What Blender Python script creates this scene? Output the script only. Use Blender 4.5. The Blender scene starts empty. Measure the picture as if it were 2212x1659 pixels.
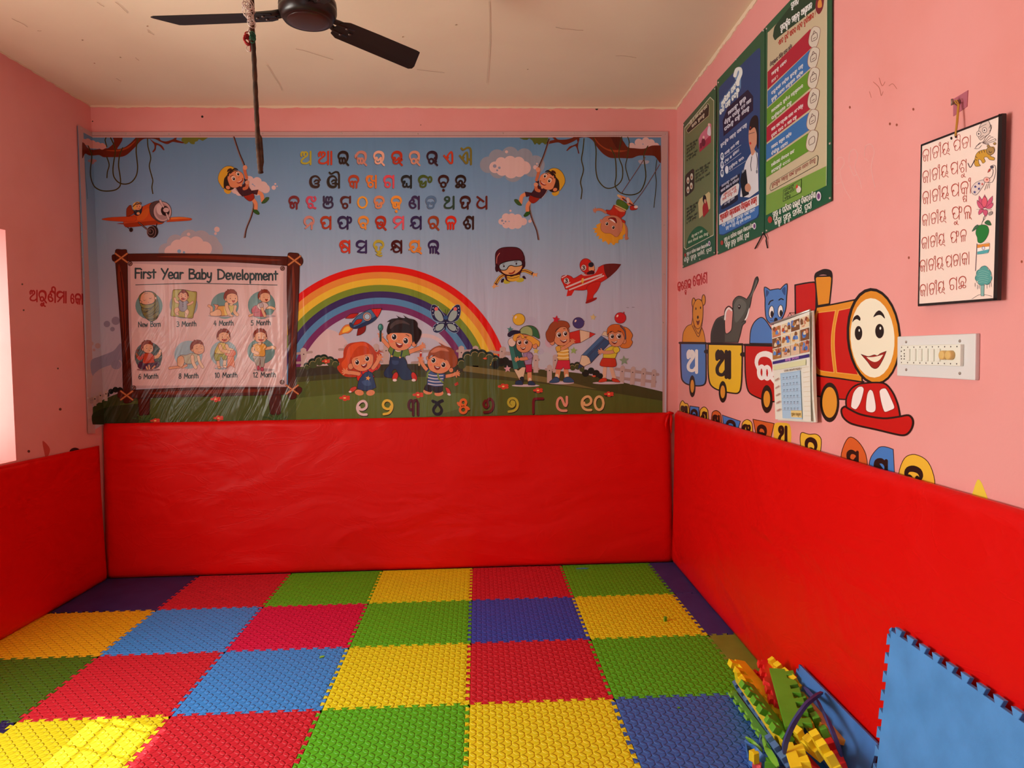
import bpy, bmesh, math, random
from mathutils import Vector, Matrix, noise
from mathutils.geometry import tessellate_polygon
random.seed(7)
scene = bpy.context.scene
COL = scene.collection

# ---------------------------------------------------------------- camera
PW, PH = 2212, 1659
FOC, PITCH, YAW, ROLL, CAMZ = 1493.5, 0.0455216, 0.0483470, -0.0142256, 1.455073
_f = Vector((math.sin(YAW)*math.cos(PITCH), math.cos(YAW)*math.cos(PITCH), -math.sin(PITCH)))
_r0 = Vector((math.cos(YAW), -math.sin(YAW), 0)); _u0 = _r0.cross(_f)
CR = math.cos(ROLL)*_r0 + math.sin(ROLL)*_u0
CU = -math.sin(ROLL)*_r0 + math.cos(ROLL)*_u0
CF = _f
EYE = Vector((0, 0, CAMZ))
cam_data = bpy.data.cameras.new('camera'); cam = bpy.data.objects.new('camera', cam_data); COL.objects.link(cam)
cam_data.sensor_fit = 'HORIZONTAL'; cam_data.sensor_width = 36.0; cam_data.lens = FOC/PW*36.0
cam_data.clip_start = 0.02
cam.matrix_world = Matrix(((CR.x, CU.x, -CF.x, 0), (CR.y, CU.y, -CF.y, 0), (CR.z, CU.z, -CF.z, CAMZ), (0, 0, 0, 1)))
scene.camera = cam

def ray(u, v):
    return CR*((u-PW/2)/FOC) - CU*((v-PH/2)/FOC) + CF
def project(P):
    d = Vector(P)-EYE; return (PW/2+FOC*d.dot(CR)/d.dot(CF), PH/2-FOC*d.dot(CU)/d.dot(CF))
def on_plane(u, v, p0, n):
    d = ray(u, v); return EYE + d*((p0-EYE).dot(n)/d.dot(n))

# ---------------------------------------------------------------- exposure, world, sun, window daylight
scene.view_settings.view_transform = 'Standard'; scene.view_settings.look = 'None'
scene.view_settings.gamma = 1.0; scene.view_settings.use_curve_mapping = False
scene.view_settings.exposure = 0.0
scene.cycles.use_denoising = True
scene.cycles.max_bounces = 10; scene.cycles.diffuse_bounces = 6; scene.cycles.glossy_bounces = 4
scene.cycles.sample_clamp_indirect = 6.0
world = bpy.data.worlds.new('world'); scene.world = world; world.use_nodes = True
bg = world.node_tree.nodes['Background']
bg.inputs[0].default_value = (0.75, 0.88, 1.0, 1); bg.inputs[1].default_value = 1.0

def lamp(name, kind, energy, color, loc, direction, size=None, size_y=None):
    d = bpy.data.lights.new(name, kind); d.energy = energy; d.color = color
    if size: d.shape = 'RECTANGLE'; d.size = size; d.size_y = size_y
    o = bpy.data.objects.new(name, d); COL.objects.link(o); o.location = loc
    o.rotation_euler = Vector(direction).to_track_quat('-Z', 'Y').to_euler()
    return o
sun = lamp('sun', 'SUN', 5.5, (1.0, 0.93, 0.80), (-6, 6, 6), (0.727, -0.291, -1.0)); sun.data.angle = 0.004
# daylight that comes in by the window in the left wall
lamp('window_daylight', 'AREA', 82.0, (1.0, 0.96, 0.88), (-2.585, 1.95, 1.50), (1, -0.22, -0.30), 1.5, 1.2)
lamp('window_ground_glow', 'AREA', 40.0, (1.0, 0.93, 0.80), (-2.60, 2.0, 1.45), (0.75, -0.2, 0.7), 1.6, 1.0)
# small lamp added inside the recess to brighten the far jamb
lamp('jamb_fill', 'AREA', 4.5, (1.0, 0.96, 0.88), (-2.64, 3.52, 1.50), (-0.12, 1, 0.05), 0.14, 1.1)
# fill lamp added at the unseen doorway behind the camera
lamp('rear_fill', 'AREA', 3.0, (1.0, 0.92, 0.82), (-0.9, -1.55, 1.15), (0.25, 1, 0.05), 0.95, 2.0)

# ---------------------------------------------------------------- helpers
def lin(c): return tuple((x/12.92 if x <= 0.04045 else ((x+0.055)/1.055)**2.4) for x in c)
def hexlin(h):
    h = h.lstrip('#')
    if len(h) == 3: h = ''.join(c*2 for c in h)
    return lin([int(h[i:i+2], 16)/255 for i in (0, 2, 4)])
# how much daylight (linear r, g, b) falls on each stretch of wall: turns a colour seen in the photo into the pigment's own colour
LIGHT = {'banner': (0.82, 0.71, 0.65), 'right': (0.98, 0.80, 0.70), 'poster': (1.02, 0.88, 0.76), 'chart': (0.80, 0.68, 0.60), 'left': (0.60, 0.36, 0.33), 'floor': (0.80, 0.66, 0.56), 'pure': (1, 1, 1)}
def pigment(h, where='pure'):
    L = LIGHT[where]; return tuple(min(0.9, max(0.0012, a/b)) for a, b in zip(hexlin(h), L))

_mats = {}
def N(nt, t, **kw):
    n = nt.nodes.new(t)
    for k, v in kw.items(): setattr(n, k, v)
    return n
def base_mat(name, rgb, rough=0.6, spec=0.4, metal=0.0, coat=0.0):
    m = bpy.data.materials.new(name); m.use_nodes = True
    b = m.node_tree.nodes['Principled BSDF']
    b.inputs['Base Color'].default_value = (*rgb[:3], 1); b.inputs['Roughness'].default_value = rough
    b.inputs['Specular IOR Level'].default_value = spec; b.inputs['Metallic'].default_value = metal
    b.inputs['Coat Weight'].default_value = coat
    m.diffuse_color = (*rgb[:3], 1)
    return m, m.node_tree, b
def math_n(nt, op, a, b=None, c=None, clamp=False):
    n = N(nt, 'ShaderNodeMath', operation=op); n.use_clamp = clamp
    for i, x in enumerate((a, b, c)):
        if x is None: continue
        if isinstance(x, (int, float)): n.inputs[i].default_value = x
        else: nt.links.new(x, n.inputs[i])
    return n.outputs[0]
def mottled(name, rgb, rgb2, scale=3.0, rough=0.7, spec=0.3, bump=0.1, bscale=60.0, bdist=0.002, contrast=(0.4, 0.7), coat=0.0):
    """pigment with wear mottling from one noise and fine bump from another"""
    if name in _mats: return _mats[name]
    m, nt, b = base_mat(name, rgb, rough, spec, coat=coat)
    tc = N(nt, 'ShaderNodeTexCoord')
    nz = N(nt, 'ShaderNodeTexNoise'); nz.inputs['Scale'].default_value = scale; nz.inputs['Detail'].default_value = 6
    nt.links.new(tc.outputs['Object'], nz.inputs['Vector'])
    cr = N(nt, 'ShaderNodeValToRGB'); cr.color_ramp.elements[0].position = contrast[0]; cr.color_ramp.elements[1].position = contrast[1]
    cr.color_ramp.elements[0].color = (*rgb, 1); cr.color_ramp.elements[1].color = (*rgb2, 1)
    nt.links.new(nz.outputs['Fac'], cr.inputs[0]); nt.links.new(cr.outputs[0], b.inputs['Base Color'])
    if bump:
        n2 = N(nt, 'ShaderNodeTexNoise'); n2.inputs['Scale'].default_value = bscale; n2.inputs['Detail'].default_value = 4
        nt.links.new(tc.outputs['Object'], n2.inputs['Vector'])
        bp = N(nt, 'ShaderNodeBump'); bp.inputs['Strength'].default_value = bump; bp.inputs['Distance'].default_value = bdist
        nt.links.new(n2.outputs['Fac'], bp.inputs['Height']); nt.links.new(bp.outputs[0], b.inputs['Normal'])
    _mats[name] = m; return m
def plain(name, rgb, rough=0.5, spec=0.4, metal=0.0):
    if name in _mats: return _mats[name]
    m = base_mat(name, rgb, rough, spec, metal)[0]; _mats[name] = m; return m

def tag(o, label=None, cat=None, group=None, kind=None):
    for k, v in (('label', label), ('category', cat), ('group', group), ('kind', kind)):
        if v: o[k] = v
    return o
def empty(name, loc, label, cat, group=None):
    o = bpy.data.objects.new(name, None); COL.objects.link(o); o.location = loc; o.empty_display_size = 0.05
    return tag(o, label, cat, group)
def link(name, bm, mats, parent=None, smooth=False):
    """one mesh object from a bmesh whose coordinates are world coordinates (kept in place under its parent)"""
    me = bpy.data.meshes.new(name); bmesh.ops.recalc_face_normals(bm, faces=bm.faces) if not bm.get('keep') else None
    bm.to_mesh(me); bm.free()
    return link_mesh(name, me, mats, parent, smooth)
def link_mesh(name, me, mats, parent=None, smooth=False):
    for m in (mats if isinstance(mats, (list, tuple)) else [mats]): me.materials.append(m)
    if smooth: me.polygons.foreach_set('use_smooth', [True]*len(me.polygons))
    o = bpy.data.objects.new(name, me); COL.objects.link(o)
    if parent is not None:
        o.parent = parent; bpy.context.view_layer.update() if False else None
        o.matrix_parent_inverse = Matrix.LocRotScale(parent.location, parent.rotation_euler, parent.scale).inverted()
    return o
def mesh_obj(name, verts, faces, mats, parent=None, smooth=False, midx=None):
    me = bpy.data.meshes.new(name); me.from_pydata([tuple(v) for v in verts], [], faces)
    if midx: me.polygons.foreach_set('material_index', midx)
    me.update(); return link_mesh(name, me, mats, parent, smooth)
class MB:
    """collects boxes, tubes, lathes and prisms into one mesh"""
    def __init__(s): s.v = []; s.f = []; s.m = []
    def add(s, verts, faces, mi=0):
        k = len(s.v); s.v += [Vector(v) for v in verts]; s.f += [tuple(i+k for i in f) for f in faces]; s.m += [mi]*len(faces); return s
    def box(s, c, d, M=None, mi=0, bev=0.0):
        bm = bmesh.new(); bmesh.ops.create_cube(bm, size=1)
        for v in bm.verts: v.co = Vector((v.co.x*d[0], v.co.y*d[1], v.co.z*d[2]))
        if bev: bmesh.ops.bevel(bm, geom=bm.edges[:], offset=bev, segments=2, profile=0.6, affect='EDGES')
        M = M or Matrix.Identity(3); c = Vector(c); bm.verts.index_update()
        s.add([M @ v.co + c for v in bm.verts], [[v.index for v in f.verts] for f in bm.faces], mi); bm.free(); return s
    def tube(s, pts, r, n=8, mi=0, cap=True):
        pts = [Vector(p) for p in pts]; rs = r if isinstance(r, (list, tuple)) else [r]*len(pts)
        V = []; F = []; prev = None
        for i, p in enumerate(pts):
            t = (pts[min(i+1, len(pts)-1)] - pts[max(i-1, 0)]).normalized()
            if prev is None:
                a = t.orthogonal().normalized()
            else:
                a = (prev - t*prev.dot(t)).normalized()
            prev = a; b = t.cross(a)
            V += [p + (a*math.cos(2*math.pi*k/n) + b*math.sin(2*math.pi*k/n))*rs[i] for k in range(n)]
        for i in range(len(pts)-1):
            for k in range(n): F.append((i*n+k, i*n+(k+1) % n, (i+1)*n+(k+1) % n, (i+1)*n+k))
        if cap: F += [tuple(range(n))[::-1], tuple(range((len(pts)-1)*n, len(pts)*n))]
        return s.add(V, F, mi)
    def lathe(s, prof, c, n=40, mi=0, axis=None):
        V = []; F = []; c = Vector(c)
        for r, z in prof: V += [c + Vector((r*math.cos(2*math.pi*k/n), r*math.sin(2*math.pi*k/n), z)) for k in range(n)]
        for i in range(len(prof)-1):
            for k in range(n): F.append((i*n+k, i*n+(k+1) % n, (i+1)*n+(k+1) % n, (i+1)*n+k))
        F += [tuple(range(n))[::-1], tuple(range((len(prof)-1)*n, len(prof)*n))]
        return s.add(V, F, mi)
    def prism(s, poly, O, X, Y, Z, mi=0):
        """2-D outline extruded: points O + x*X + y*Y, thickness vector Z"""
        n = len(poly); O, X, Y, Z = map(Vector, (O, X, Y, Z))
        V = [O + X*x + Y*y for x, y in poly] + [O + X*x + Y*y + Z for x, y in poly]
        T = tessellate_polygon([[Vector((x, y, 0)) for x, y in poly]])
        F = [tuple(t) for t in T] + [tuple(i+n for i in t)[::-1] for t in T] + [(i, (i+1) % n, (i+1) % n+n, i+n) for i in range(n)]
        return s.add(V, F, mi)
    def build(s, name, mats, parent=None, smooth=False):
        bm = bmesh.new(); vs = [bm.verts.new(v) for v in s.v]
        for f, mi in zip(s.f, s.m):
            try: bm.faces.new([vs[i] for i in f]).material_index = mi
            except ValueError: pass
        bmesh.ops.recalc_face_normals(bm, faces=bm.faces)
        me = bpy.data.meshes.new(name); bm.to_mesh(me); bm.free()
        return link_mesh(name, me, mats, parent, smooth)
# ---------------------------------------------------------------- room shell
YB, ZC, YF = 4.68, 3.09, -1.6
def xr(y): return 1.365 + 0.025*(y-YB)      # inner face of the right wall
def xl(y): return -2.48 + 0.030*(y-YB)      # inner face of the left wall
PINK = pigment('#e58a80', 'pure')
PINK = (0.80, 0.36, 0.35)
pink = mottled('pink_limewash', PINK, (0.76, 0.31, 0.285), 2.2, 0.75, 0.25, 0.25, 90, 0.002, (0.42, 0.75))
cream = mottled('cream_plaster', (0.82, 0.71, 0.53), (0.76, 0.64, 0.47), 1.3, 0.85, 0.2, 0.25, 9, 0.008, (0.4, 0.75))
concrete = mottled('grey_concrete', (0.35, 0.33, 0.30), (0.28, 0.26, 0.24), 5, 0.8, 0.2, 0.2, 40, 0.002)
T = 0.23
def slab(name, V, m, kind='structure'):
    """a thick wall piece: V = 4 inner corners (counter-clockwise seen from inside) and outward offset"""
    (a, b, c, d), off = V; off = Vector(off)
    P = [Vector(p) for p in (a, b, c, d)]; Q = [p+off for p in P]
    o = mesh_obj(name, P+Q, [(0, 1, 2, 3), (7, 6, 5, 4), (0, 4, 5, 1), (1, 5, 6, 2), (2, 6, 7, 3), (3, 7, 4, 0)], m)
    o['kind'] = kind; return o
slab('floor', [((-2.9, YB+.2, -0.001), (-2.9, YF-.2, -0.001), (1.7, YF-.2, -0.001), (1.7, YB+.2, -0.001)), (0, 0, -0.1)], concrete)
slab('wall_back', [((-2.9, YB, -.1), (1.7, YB, -.1), (1.7, YB, ZC+.1), (-2.9, YB, ZC+.1)), (0, T, 0)], pink)
slab('wall_right', [((xr(YB+.1), YB+.1, -.1), (xr(YF-.1), YF-.1, -.1), (xr(YF-.1), YF-.1, ZC+.1), (xr(YB+.1), YB+.1, ZC+.1)), (T, 0, 0)], pink)
# left wall: one mesh around the window opening (y 2.2..3.8, z 0.91..2.145), with the jambs' plastered thickness
WY0, WY1, WZ0, WZ1 = 1.2, 3.845, 0.910, 2.145
def left_wall():
    ys = [YF-.1, WY0, WY1, YB+.1]; zs = [-.1, WZ0, WZ1, ZC+.1]
    V = []; F = []
    for off in (0, -T):
        for y in ys:
            for z in zs: V.append((xl(y)+off, y, z))
    def i(o, a, b): return o*16+a*4+b
    for a in range(3):
        for b in range(3):
            if a == 1 and b == 1: continue
            F.append((i(0, a, b), i(0, a+1, b), i(0, a+1, b+1), i(0, a, b+1)))
            F.append((i(1, a, b), i(1, a, b+1), i(1, a+1, b+1), i(1, a+1, b)))
    for (a, b), (c, d) in (((1, 1), (2, 1)), ((2, 1), (2, 2)), ((2, 2), (1, 2)), ((1, 2), (1, 1))):
        F.append((i(0, a, b), i(0, c, d), i(1, c, d), i(1, a, b)))
    o = mesh_obj('wall_left', V, F, pink); o['kind'] = 'structure'
left_wall()
# front wall (behind the camera) with an open doorway
for nm, x0, x1, z0, z1 in (('wall_front', -2.9, -1.4, -.1, ZC+.1), ('wall_front.001', -0.4, 1.7, -.1, ZC+.1), ('wall_front.002', -1.4, -0.4, 2.15, ZC+.1)):
    slab(nm, [((x1, YF, z0), (x0, YF, z0), (x0, YF, z1), (x1, YF, z1)), (0, -T, 0)], pink)
# ceiling: slightly uneven plaster whose ragged edge laps a little way down the walls
def ceiling():
    V = []; F = []; nx, ny = 46, 66
    x0, x1, y0, y1 = -2.72, 1.42, YF-.1, YB+.02
    for j in range(ny+1):
        for i in range(nx+1):
            x = x0+(x1-x0)*i/nx; y = y0+(y1-y0)*j/ny
            z = ZC + 0.002*noise.noise(Vector((x*1.3, y*1.3, 0))) + 0.02*max(0, (x-0.9))*max(0, 4.7-y)
            V.append((x, y, z))
    for j in range(ny):
        for i in range(nx): F.append((j*(nx+1)+i, (j+1)*(nx+1)+i, (j+1)*(nx+1)+i+1, j*(nx+1)+i+1))
    k = len(V); V += [(x0, y0, ZC+.2), (x1, y0, ZC+.2), (x1, y1, ZC+.2), (x0, y1, ZC+.2)]
    F.append((k, k+1, k+2, k+3))
    # ragged plaster lip along back and right walls
    def lip(pts, n, th):
        k = len(V); m = len(pts)
        for p, d in pts:
            V.append((p[0], p[1], ZC+.03)); V.append((p[0], p[1], ZC-d)); V.append((p[0]+n[0]*th, p[1]+n[1]*th, ZC-d)); V.append((p[0]+n[0]*th, p[1]+n[1]*th, ZC+.03))
        for i in range(m-1):
            a = k+4*i; b = a+4
            F.append((a+1, b+1, b+2, a+2)); F.append((a+2, b+2, b+3, a+3))
    rnd = random.Random(3)
    lip([((x, YB), 0.006+0.012*abs(noise.noise(Vector((x*5, 0, 1))))+0.006*rnd.random()) for x in [-2.48+3.845*i/160 for i in range(161)]], (0, -1), 0.006)
    lip([((xr(y), y), 0.002+0.04*abs(noise.noise(Vector((0, y*4, 2))))+0.012*rnd.random()) for y in [YB-5.5*i/240 for i in range(241)]], (-1, 0), 0.006)
    lip([((xl(y), y), 0.003+0.008*rnd.random()) for y in [YB-4*i/140 for i in range(141)]], (1, 0), 0.004)
    o = mesh_obj('ceiling', V, F, cream); o['kind'] = 'structure'
ceiling()
def ceiling_marks():
    S = MB(); r = random.Random(21)
    for u0, v0, u1, v1 in ((210, 5, 225, 15), (250, 5, 275, 28), (25, 40, 60, 58), (320, 68, 332, 76), (292, 125, 301, 131), (318, 65, 325, 72), (1057, 5, 1058, 90), (1058, 90, 1052, 180), (640, 105, 720, 128), (575, 140, 610, 195), (250, 170, 262, 176), (80, 66, 90, 67), (900, 150, 960, 158), (1200, 60, 1260, 66), (1330, 120, 1375, 124)):
        P = [on_plane(u0+(u1-u0)*k/4+r.uniform(-1, 1), v0+(v1-v0)*k/4+r.uniform(-1, 1), Vector((0, 0, ZC-.0045)), Vector((0, 0, 1))) for k in range(5)]
        S.tube(P, .0009, 4)
    for u, v in ((178, 87), (260, 124), (204, 137), (318, 57), (985, 54), (870, 80), (1140, 150)):
        p = on_plane(u, v, Vector((0, 0, ZC-.004)), Vector((0, 0, 1))); S.tube([p+Vector((0, 0, .001)), p-Vector((0, 0, .001))], .004, 7)
    tag(S.build('plaster_scratch', plain('plaster_scratch_brown', (0.48, 0.34, 0.23), .9)), 'thin scratches and specks in the cream ceiling plaster', 'scratch', None, 'stuff')
    S = MB()
    for u, v, r_ in ((437, 252, .008), (909, 270, .003), (200, 262, .004), (1289, 235, .01), (440, 228, .006)):
        p = on_plane(u, v, Vector((0, YB, 0)), Vector((0, 1, 0))); S.tube([p+Vector((0, .002, 0)), p-Vector((0, .0006, 0))], r_, 8)
    tag(S.build('wall_hole', plain('dark_hole', (.03, .02, .015), .9)), 'small dark nail holes in the pink strip above the banner', 'hole', None, 'stuff')
ceiling_marks()
# window in the left wall: steel frame with bars at the outer face, unseen pale boards added to block the sun round its patch
grey_steel = plain('window_grey_paint', (0.45, 0.46, 0.46), 0.45, 0.5)
def window():
    r = bpy.data.objects.new('window_1', None); COL.objects.link(r); r.location = (xl(3)-T+.03, 3.0, WZ0); r['kind'] = 'structure'
    x = xl(3)-T+0.03
    fr = MB()
    for y in (WY0+.02, WY1-.02, 2.2): fr.box((x, y, (WZ0+WZ1)/2), (.05, .04, WZ1-WZ0-.002), bev=.004)
    for z in (WZ0+.02, WZ1-.02, 1.56): fr.box((x, (WY0+WY1)/2, z), (.05, WY1-WY0-.002, .04), bev=.004)
    fr.box((x, 3.31, (WZ0+WZ1)/2), (.05, .04, WZ1-WZ0-.002), bev=.004)
    fr.build('window_frame', grey_steel, r)
    g = MB()
    for k in range(1, 15):
        if abs(WY0+k*.16-3.31) > .05: g.tube([(x, WY0+k*.17, WZ0), (x, WY0+k*.17, WZ1)], .009, 6)
    for z in (1.72, 1.86, 2.0): g.tube([(x, WY0, z), (x, 3.31, z)], .009, 6)
    g.build('window_bars', grey_steel, r)
    b = MB()
    b.box((x-.01, (WY0+3.31)/2, (WZ0+1.56)/2), (.012, 3.31-WY0-.05, 1.56-WZ0-.05)); b.box((x-.01, (3.31+WY1)/2, (WZ0+WZ1)/2), (.012, WY1-3.31-.02, WZ1-WZ0-.03))
    b.build('sun_block_board', plain('pale_board', (0.75, 0.73, 0.68), 0.6), r)
window()

# ---------------------------------------------------------------- padded red vinyl on the lower walls
def vinyl(name, rgb, seed, strength=0.5):
    m, nt, b = base_mat(name, rgb, 0.40, 0.18)
    tc = N(nt, 'ShaderNodeTexCoord')
    mp = N(nt, 'ShaderNodeMapping'); mp.inputs['Scale'].default_value = (1.0, 1.0, 1.9); mp.inputs['Location'].default_value = (seed, 0, seed)
    nt.links.new(tc.outputs['Object'], mp.inputs[0])
    n1 = N(nt, 'ShaderNodeTexNoise'); n1.inputs['Scale'].default_value = 1.3; n1.inputs['Detail'].default_value = 2; n1.inputs['Distortion'].default_value = 1.6
    n2 = N(nt, 'ShaderNodeTexNoise'); n2.inputs['Scale'].default_value = 2.2; n2.inputs['Detail'].default_value = 3; n2.inputs['Distortion'].default_value = 2.2
    for n in (n1, n2): nt.links.new(mp.outputs[0], n.inputs['Vector'])
    # thin creases where the second noise crosses its middle
    c = math_n(nt, 'ABSOLUTE', math_n(nt, 'SUBTRACT', n2.outputs['Fac'], 0.5))
    c = math_n(nt, 'SUBTRACT', 1.0, math_n(nt, 'MULTIPLY', c, 28.0), clamp=True)
    h = math_n(nt, 'ADD', math_n(nt, 'MULTIPLY', n1.outputs['Fac'], 2.4), math_n(nt, 'MULTIPLY', c, 0.05))
    bp = N(nt, 'ShaderNodeBump'); bp.inputs['Strength'].default_value = strength; bp.inputs['Distance'].default_value = 0.03
    nt.links.new(h, bp.inputs['Height']); nt.links.new(bp.outputs[0], b.inputs['Normal'])
    return m
RED = (0.70, 0.004, 0.003)
red_vinyl = vinyl('red_vinyl', RED, 0.0, 0.30)
def pad(name, A, B, ztop, depth_top, depth_bot, inward, wall_off, label, amp=0.006, seed=0, ztop2=None):
    """quilted pad between floor points A and B (on the wall line); front face swells out from the wall"""
    nx, nz = 110, 50; V = []; F = []
    A = Vector(A); B = Vector(B); n = Vector(inward); ztop2 = ztop2 or ztop
    for layer in (0, 1):
        for j in range(nz+1):
            t = j/nz
            for i in range(nx+1):
                s = i/nx; zt = ztop+(ztop2-ztop)*s
                p = A.lerp(B, s); z = 0.0125+(zt-0.0125)*t
                if layer == 0:
                    d = depth_bot+(depth_top-depth_bot)*t
                    # rounded rims
                    d -= 0.018*max(0, 1-(1-t)*zt/0.03)**2 + 0.012*max(0, 1-t*zt/0.04)**2
                    e = min(s, 1-s)*(B-A).length; d -= 0.018*max(0, 1-e/0.03)**2
                    q = Vector((p.x*1.7+seed, p.y*1.7, z*2.6))
                    edge = min(1, e/0.05)*min(1, (1-t)*zt/0.05)
                    d += amp*edge*(noise.noise(q)+0.35*noise.noise(q*2.7))
                    # gathers under the staples on the top edge
                    d += 0.0035*math.exp(-(zt-z)/0.07)*math.sin(p.x*34+p.y*34+2*math.sin(p.x*9+p.y*7))*min(1, (zt-z)/0.02+.2)
                    z += 0.003*noise.noise(Vector((p.x*3+p.y*3, seed, 7)))*t
                    V.append(p+n*d+Vector((0, 0, z)))
                else: V.append(p+n*0.012+Vector((0, 0, z)))
    W = nx+1; K = W*(nz+1)
    for j in range(nz):
        for i in range(nx):
            a = j*W+i; F.append((a, a+1, a+W+1, a+W)); F.append((K+a+W, K+a+W+1, K+a+1, K+a))
    for i in range(nx): F.append((i+1, i, K+i, K+i+1)); a = nz*W+i; F.append((a, a+1, K+a+1, K+a))
    for j in range(nz): a = j*W; F.append((a, a+W, K+a+W, K+a)); b = a+nx; F.append((b+W, b, K+b, K+b+W))
    bm = bmesh.new(); me = bpy.data.meshes.new(name); me.from_pydata([tuple(v) for v in V], [], F); bm.from_mesh(me); bmesh.ops.recalc_face_normals(bm, faces=bm.faces); bm.to_mesh(me); bm.free()
    return tag(link_mesh(name, me, red_vinyl, None, True), label, 'wall pad')
pad('wall_pad', (-2.468, YB, 0), (1.308, YB, 0), 1.026, 0.045, 0.085, (0, -1, 0), 0, 'red vinyl padding across the back wall below the cartoon banner', 0.008, 0.0, 1.030)
_bp = bpy.data.objects['wall_pad']
m = MB()
for q in ([(1447, 893), (1441, 903), (1438, 916), (1440, 930)], [(1449, 893), (1450, 905), (1449, 918), (1450, 936)], [(1438, 894), (1446, 891), (1454, 893)]):
    m.tube([on_plane(u, v, Vector((0, YB-.058-.012*(i == 1), 0)), Vector((0, 1, 0))) for i, (u, v) in enumerate(q)], [.005, .010, .008, .003][:len(q)], 8)
m.build('gathered_corner', red_vinyl, _bp, True)
pad('wall_pad', (xr(4.63), 4.63, 0), (xr(0.9), 0.9, 0), 1.045, 0.042, 0.068, (-1, 0.02, 0), 0, 'red vinyl padding along the right wall below the painted train', 0.004, 4.0, 1.075)
pad('wall_pad', (xl(0.9), 0.9, 0), (xl(4.60), 4.60, 0), 0.945, 0.022, 0.045, (1, 0, 0), 0, 'darker red vinyl padding on the left wall below the window', 0.007, 9.0, 0.888)
# ---------------------------------------------------------------- foam floor tiles with jigsaw edges
TS, GX, GY, TH = 0.6, -1.86716, 4.59401, 0.012
def foam(name, rgb, embossed=True):
    if name in _mats: return _mats[name]
    m, nt, b = base_mat(name, rgb, 0.45, 0.40)
    tc = N(nt, 'ShaderNodeTexCoord'); sp = N(nt, 'ShaderNodeSeparateXYZ'); nt.links.new(tc.outputs['Object'], sp.inputs[0])
    if embossed:
        s = 0.0262
        px = math_n(nt, 'DIVIDE', sp.outputs[0], s); py = math_n(nt, 'DIVIDE', sp.outputs[1], s)
        cx = math_n(nt, 'FLOOR', px); cy = math_n(nt, 'FLOOR', py)
        fx = math_n(nt, 'SUBTRACT', math_n(nt, 'SUBTRACT', px, cx), 0.5); fy = math_n(nt, 'SUBTRACT', math_n(nt, 'SUBTRACT', py, cy), 0.5)
        par = math_n(nt, 'FLOORED_MODULO', math_n(nt, 'ADD', cx, cy), 2.0)
        sg = math_n(nt, 'SUBTRACT', math_n(nt, 'MULTIPLY', par, 2.0), 1.0)
        fys = math_n(nt, 'MULTIPLY', fy, sg)
        a = math_n(nt, 'DIVIDE', math_n(nt, 'ADD', fx, fys), 0.93); c = math_n(nt, 'DIVIDE', math_n(nt, 'SUBTRACT', fx, fys), 0.46)
        d = math_n(nt, 'ADD', math_n(nt, 'MULTIPLY', a, a), math_n(nt, 'MULTIPLY', c, c))
        mr = N(nt, 'ShaderNodeMapRange', interpolation_type='SMOOTHSTEP'); mr.inputs['From Min'].default_value = 1.25; mr.inputs['From Max'].default_value = 0.35
        nt.links.new(d, mr.inputs['Value'])
        bp = N(nt, 'ShaderNodeBump'); bp.inputs['Strength'].default_value = 1.0; bp.inputs['Distance'].default_value = 0.0042
        nt.links.new(mr.outputs[0], bp.inputs['Height']); nt.links.new(bp.outputs[0], b.inputs['Normal'])
    else:
        nz = N(nt, 'ShaderNodeTexNoise'); nz.inputs['Scale'].default_value = 9; nz.inputs['Detail'].default_value = 8
        nt.links.new(tc.outputs['Object'], nz.inputs['Vector'])
        cr = N(nt, 'ShaderNodeValToRGB'); cr.color_ramp.elements[0].position = 0.35; cr.color_ramp.elements[1].position = 0.75
        cr.color_ramp.elements[0].color = (*rgb, 1); cr.color_ramp.elements[1].color = (*[min(1, x*1.25+.01) for x in rgb], 1)
        nt.links.new(nz.outputs['Fac'], cr.inputs[0]); nt.links.new(cr.outputs[0], b.inputs['Base Color'])
        n2 = N(nt, 'ShaderNodeTexNoise'); n2.inputs['Scale'].default_value = 320; nt.links.new(tc.outputs['Object'], n2.inputs['Vector'])
        bp = N(nt, 'ShaderNodeBump'); bp.inputs['Strength'].default_value = 0.25; bp.inputs['Distance'].default_value = 0.001
        nt.links.new(n2.outputs['Fac'], bp.inputs['Height']); nt.links.new(bp.outputs[0], b.inputs['Normal'])
    _mats[name] = m; return m
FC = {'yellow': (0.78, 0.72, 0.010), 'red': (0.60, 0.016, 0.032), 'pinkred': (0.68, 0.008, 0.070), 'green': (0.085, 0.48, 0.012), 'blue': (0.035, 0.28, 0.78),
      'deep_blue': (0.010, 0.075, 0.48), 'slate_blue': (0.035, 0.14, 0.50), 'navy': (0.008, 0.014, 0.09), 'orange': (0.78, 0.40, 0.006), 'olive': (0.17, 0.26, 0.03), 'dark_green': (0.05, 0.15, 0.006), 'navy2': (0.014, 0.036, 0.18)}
TEETH = 10
def tooth_edge(n=TEETH, L=TS, h=0.018, dw=0.0):
    """open dovetail polyline along x from 0 to L; +y teeth belong to the tile below the line"""
    pts = [(0.0, 0.0)]; p = L/(n+0.5)
    for k in range(n):
        x = p*(k+0.5)+p*.25
        w = p*0.26-dw; fl = p*0.09
        pts += [(x-w+fl, 0.0), (x-w-fl*.6, h), (x+w+fl*.6, h), (x+w-fl, 0.0)]
    pts.append((L, 0.0)); return pts
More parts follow.
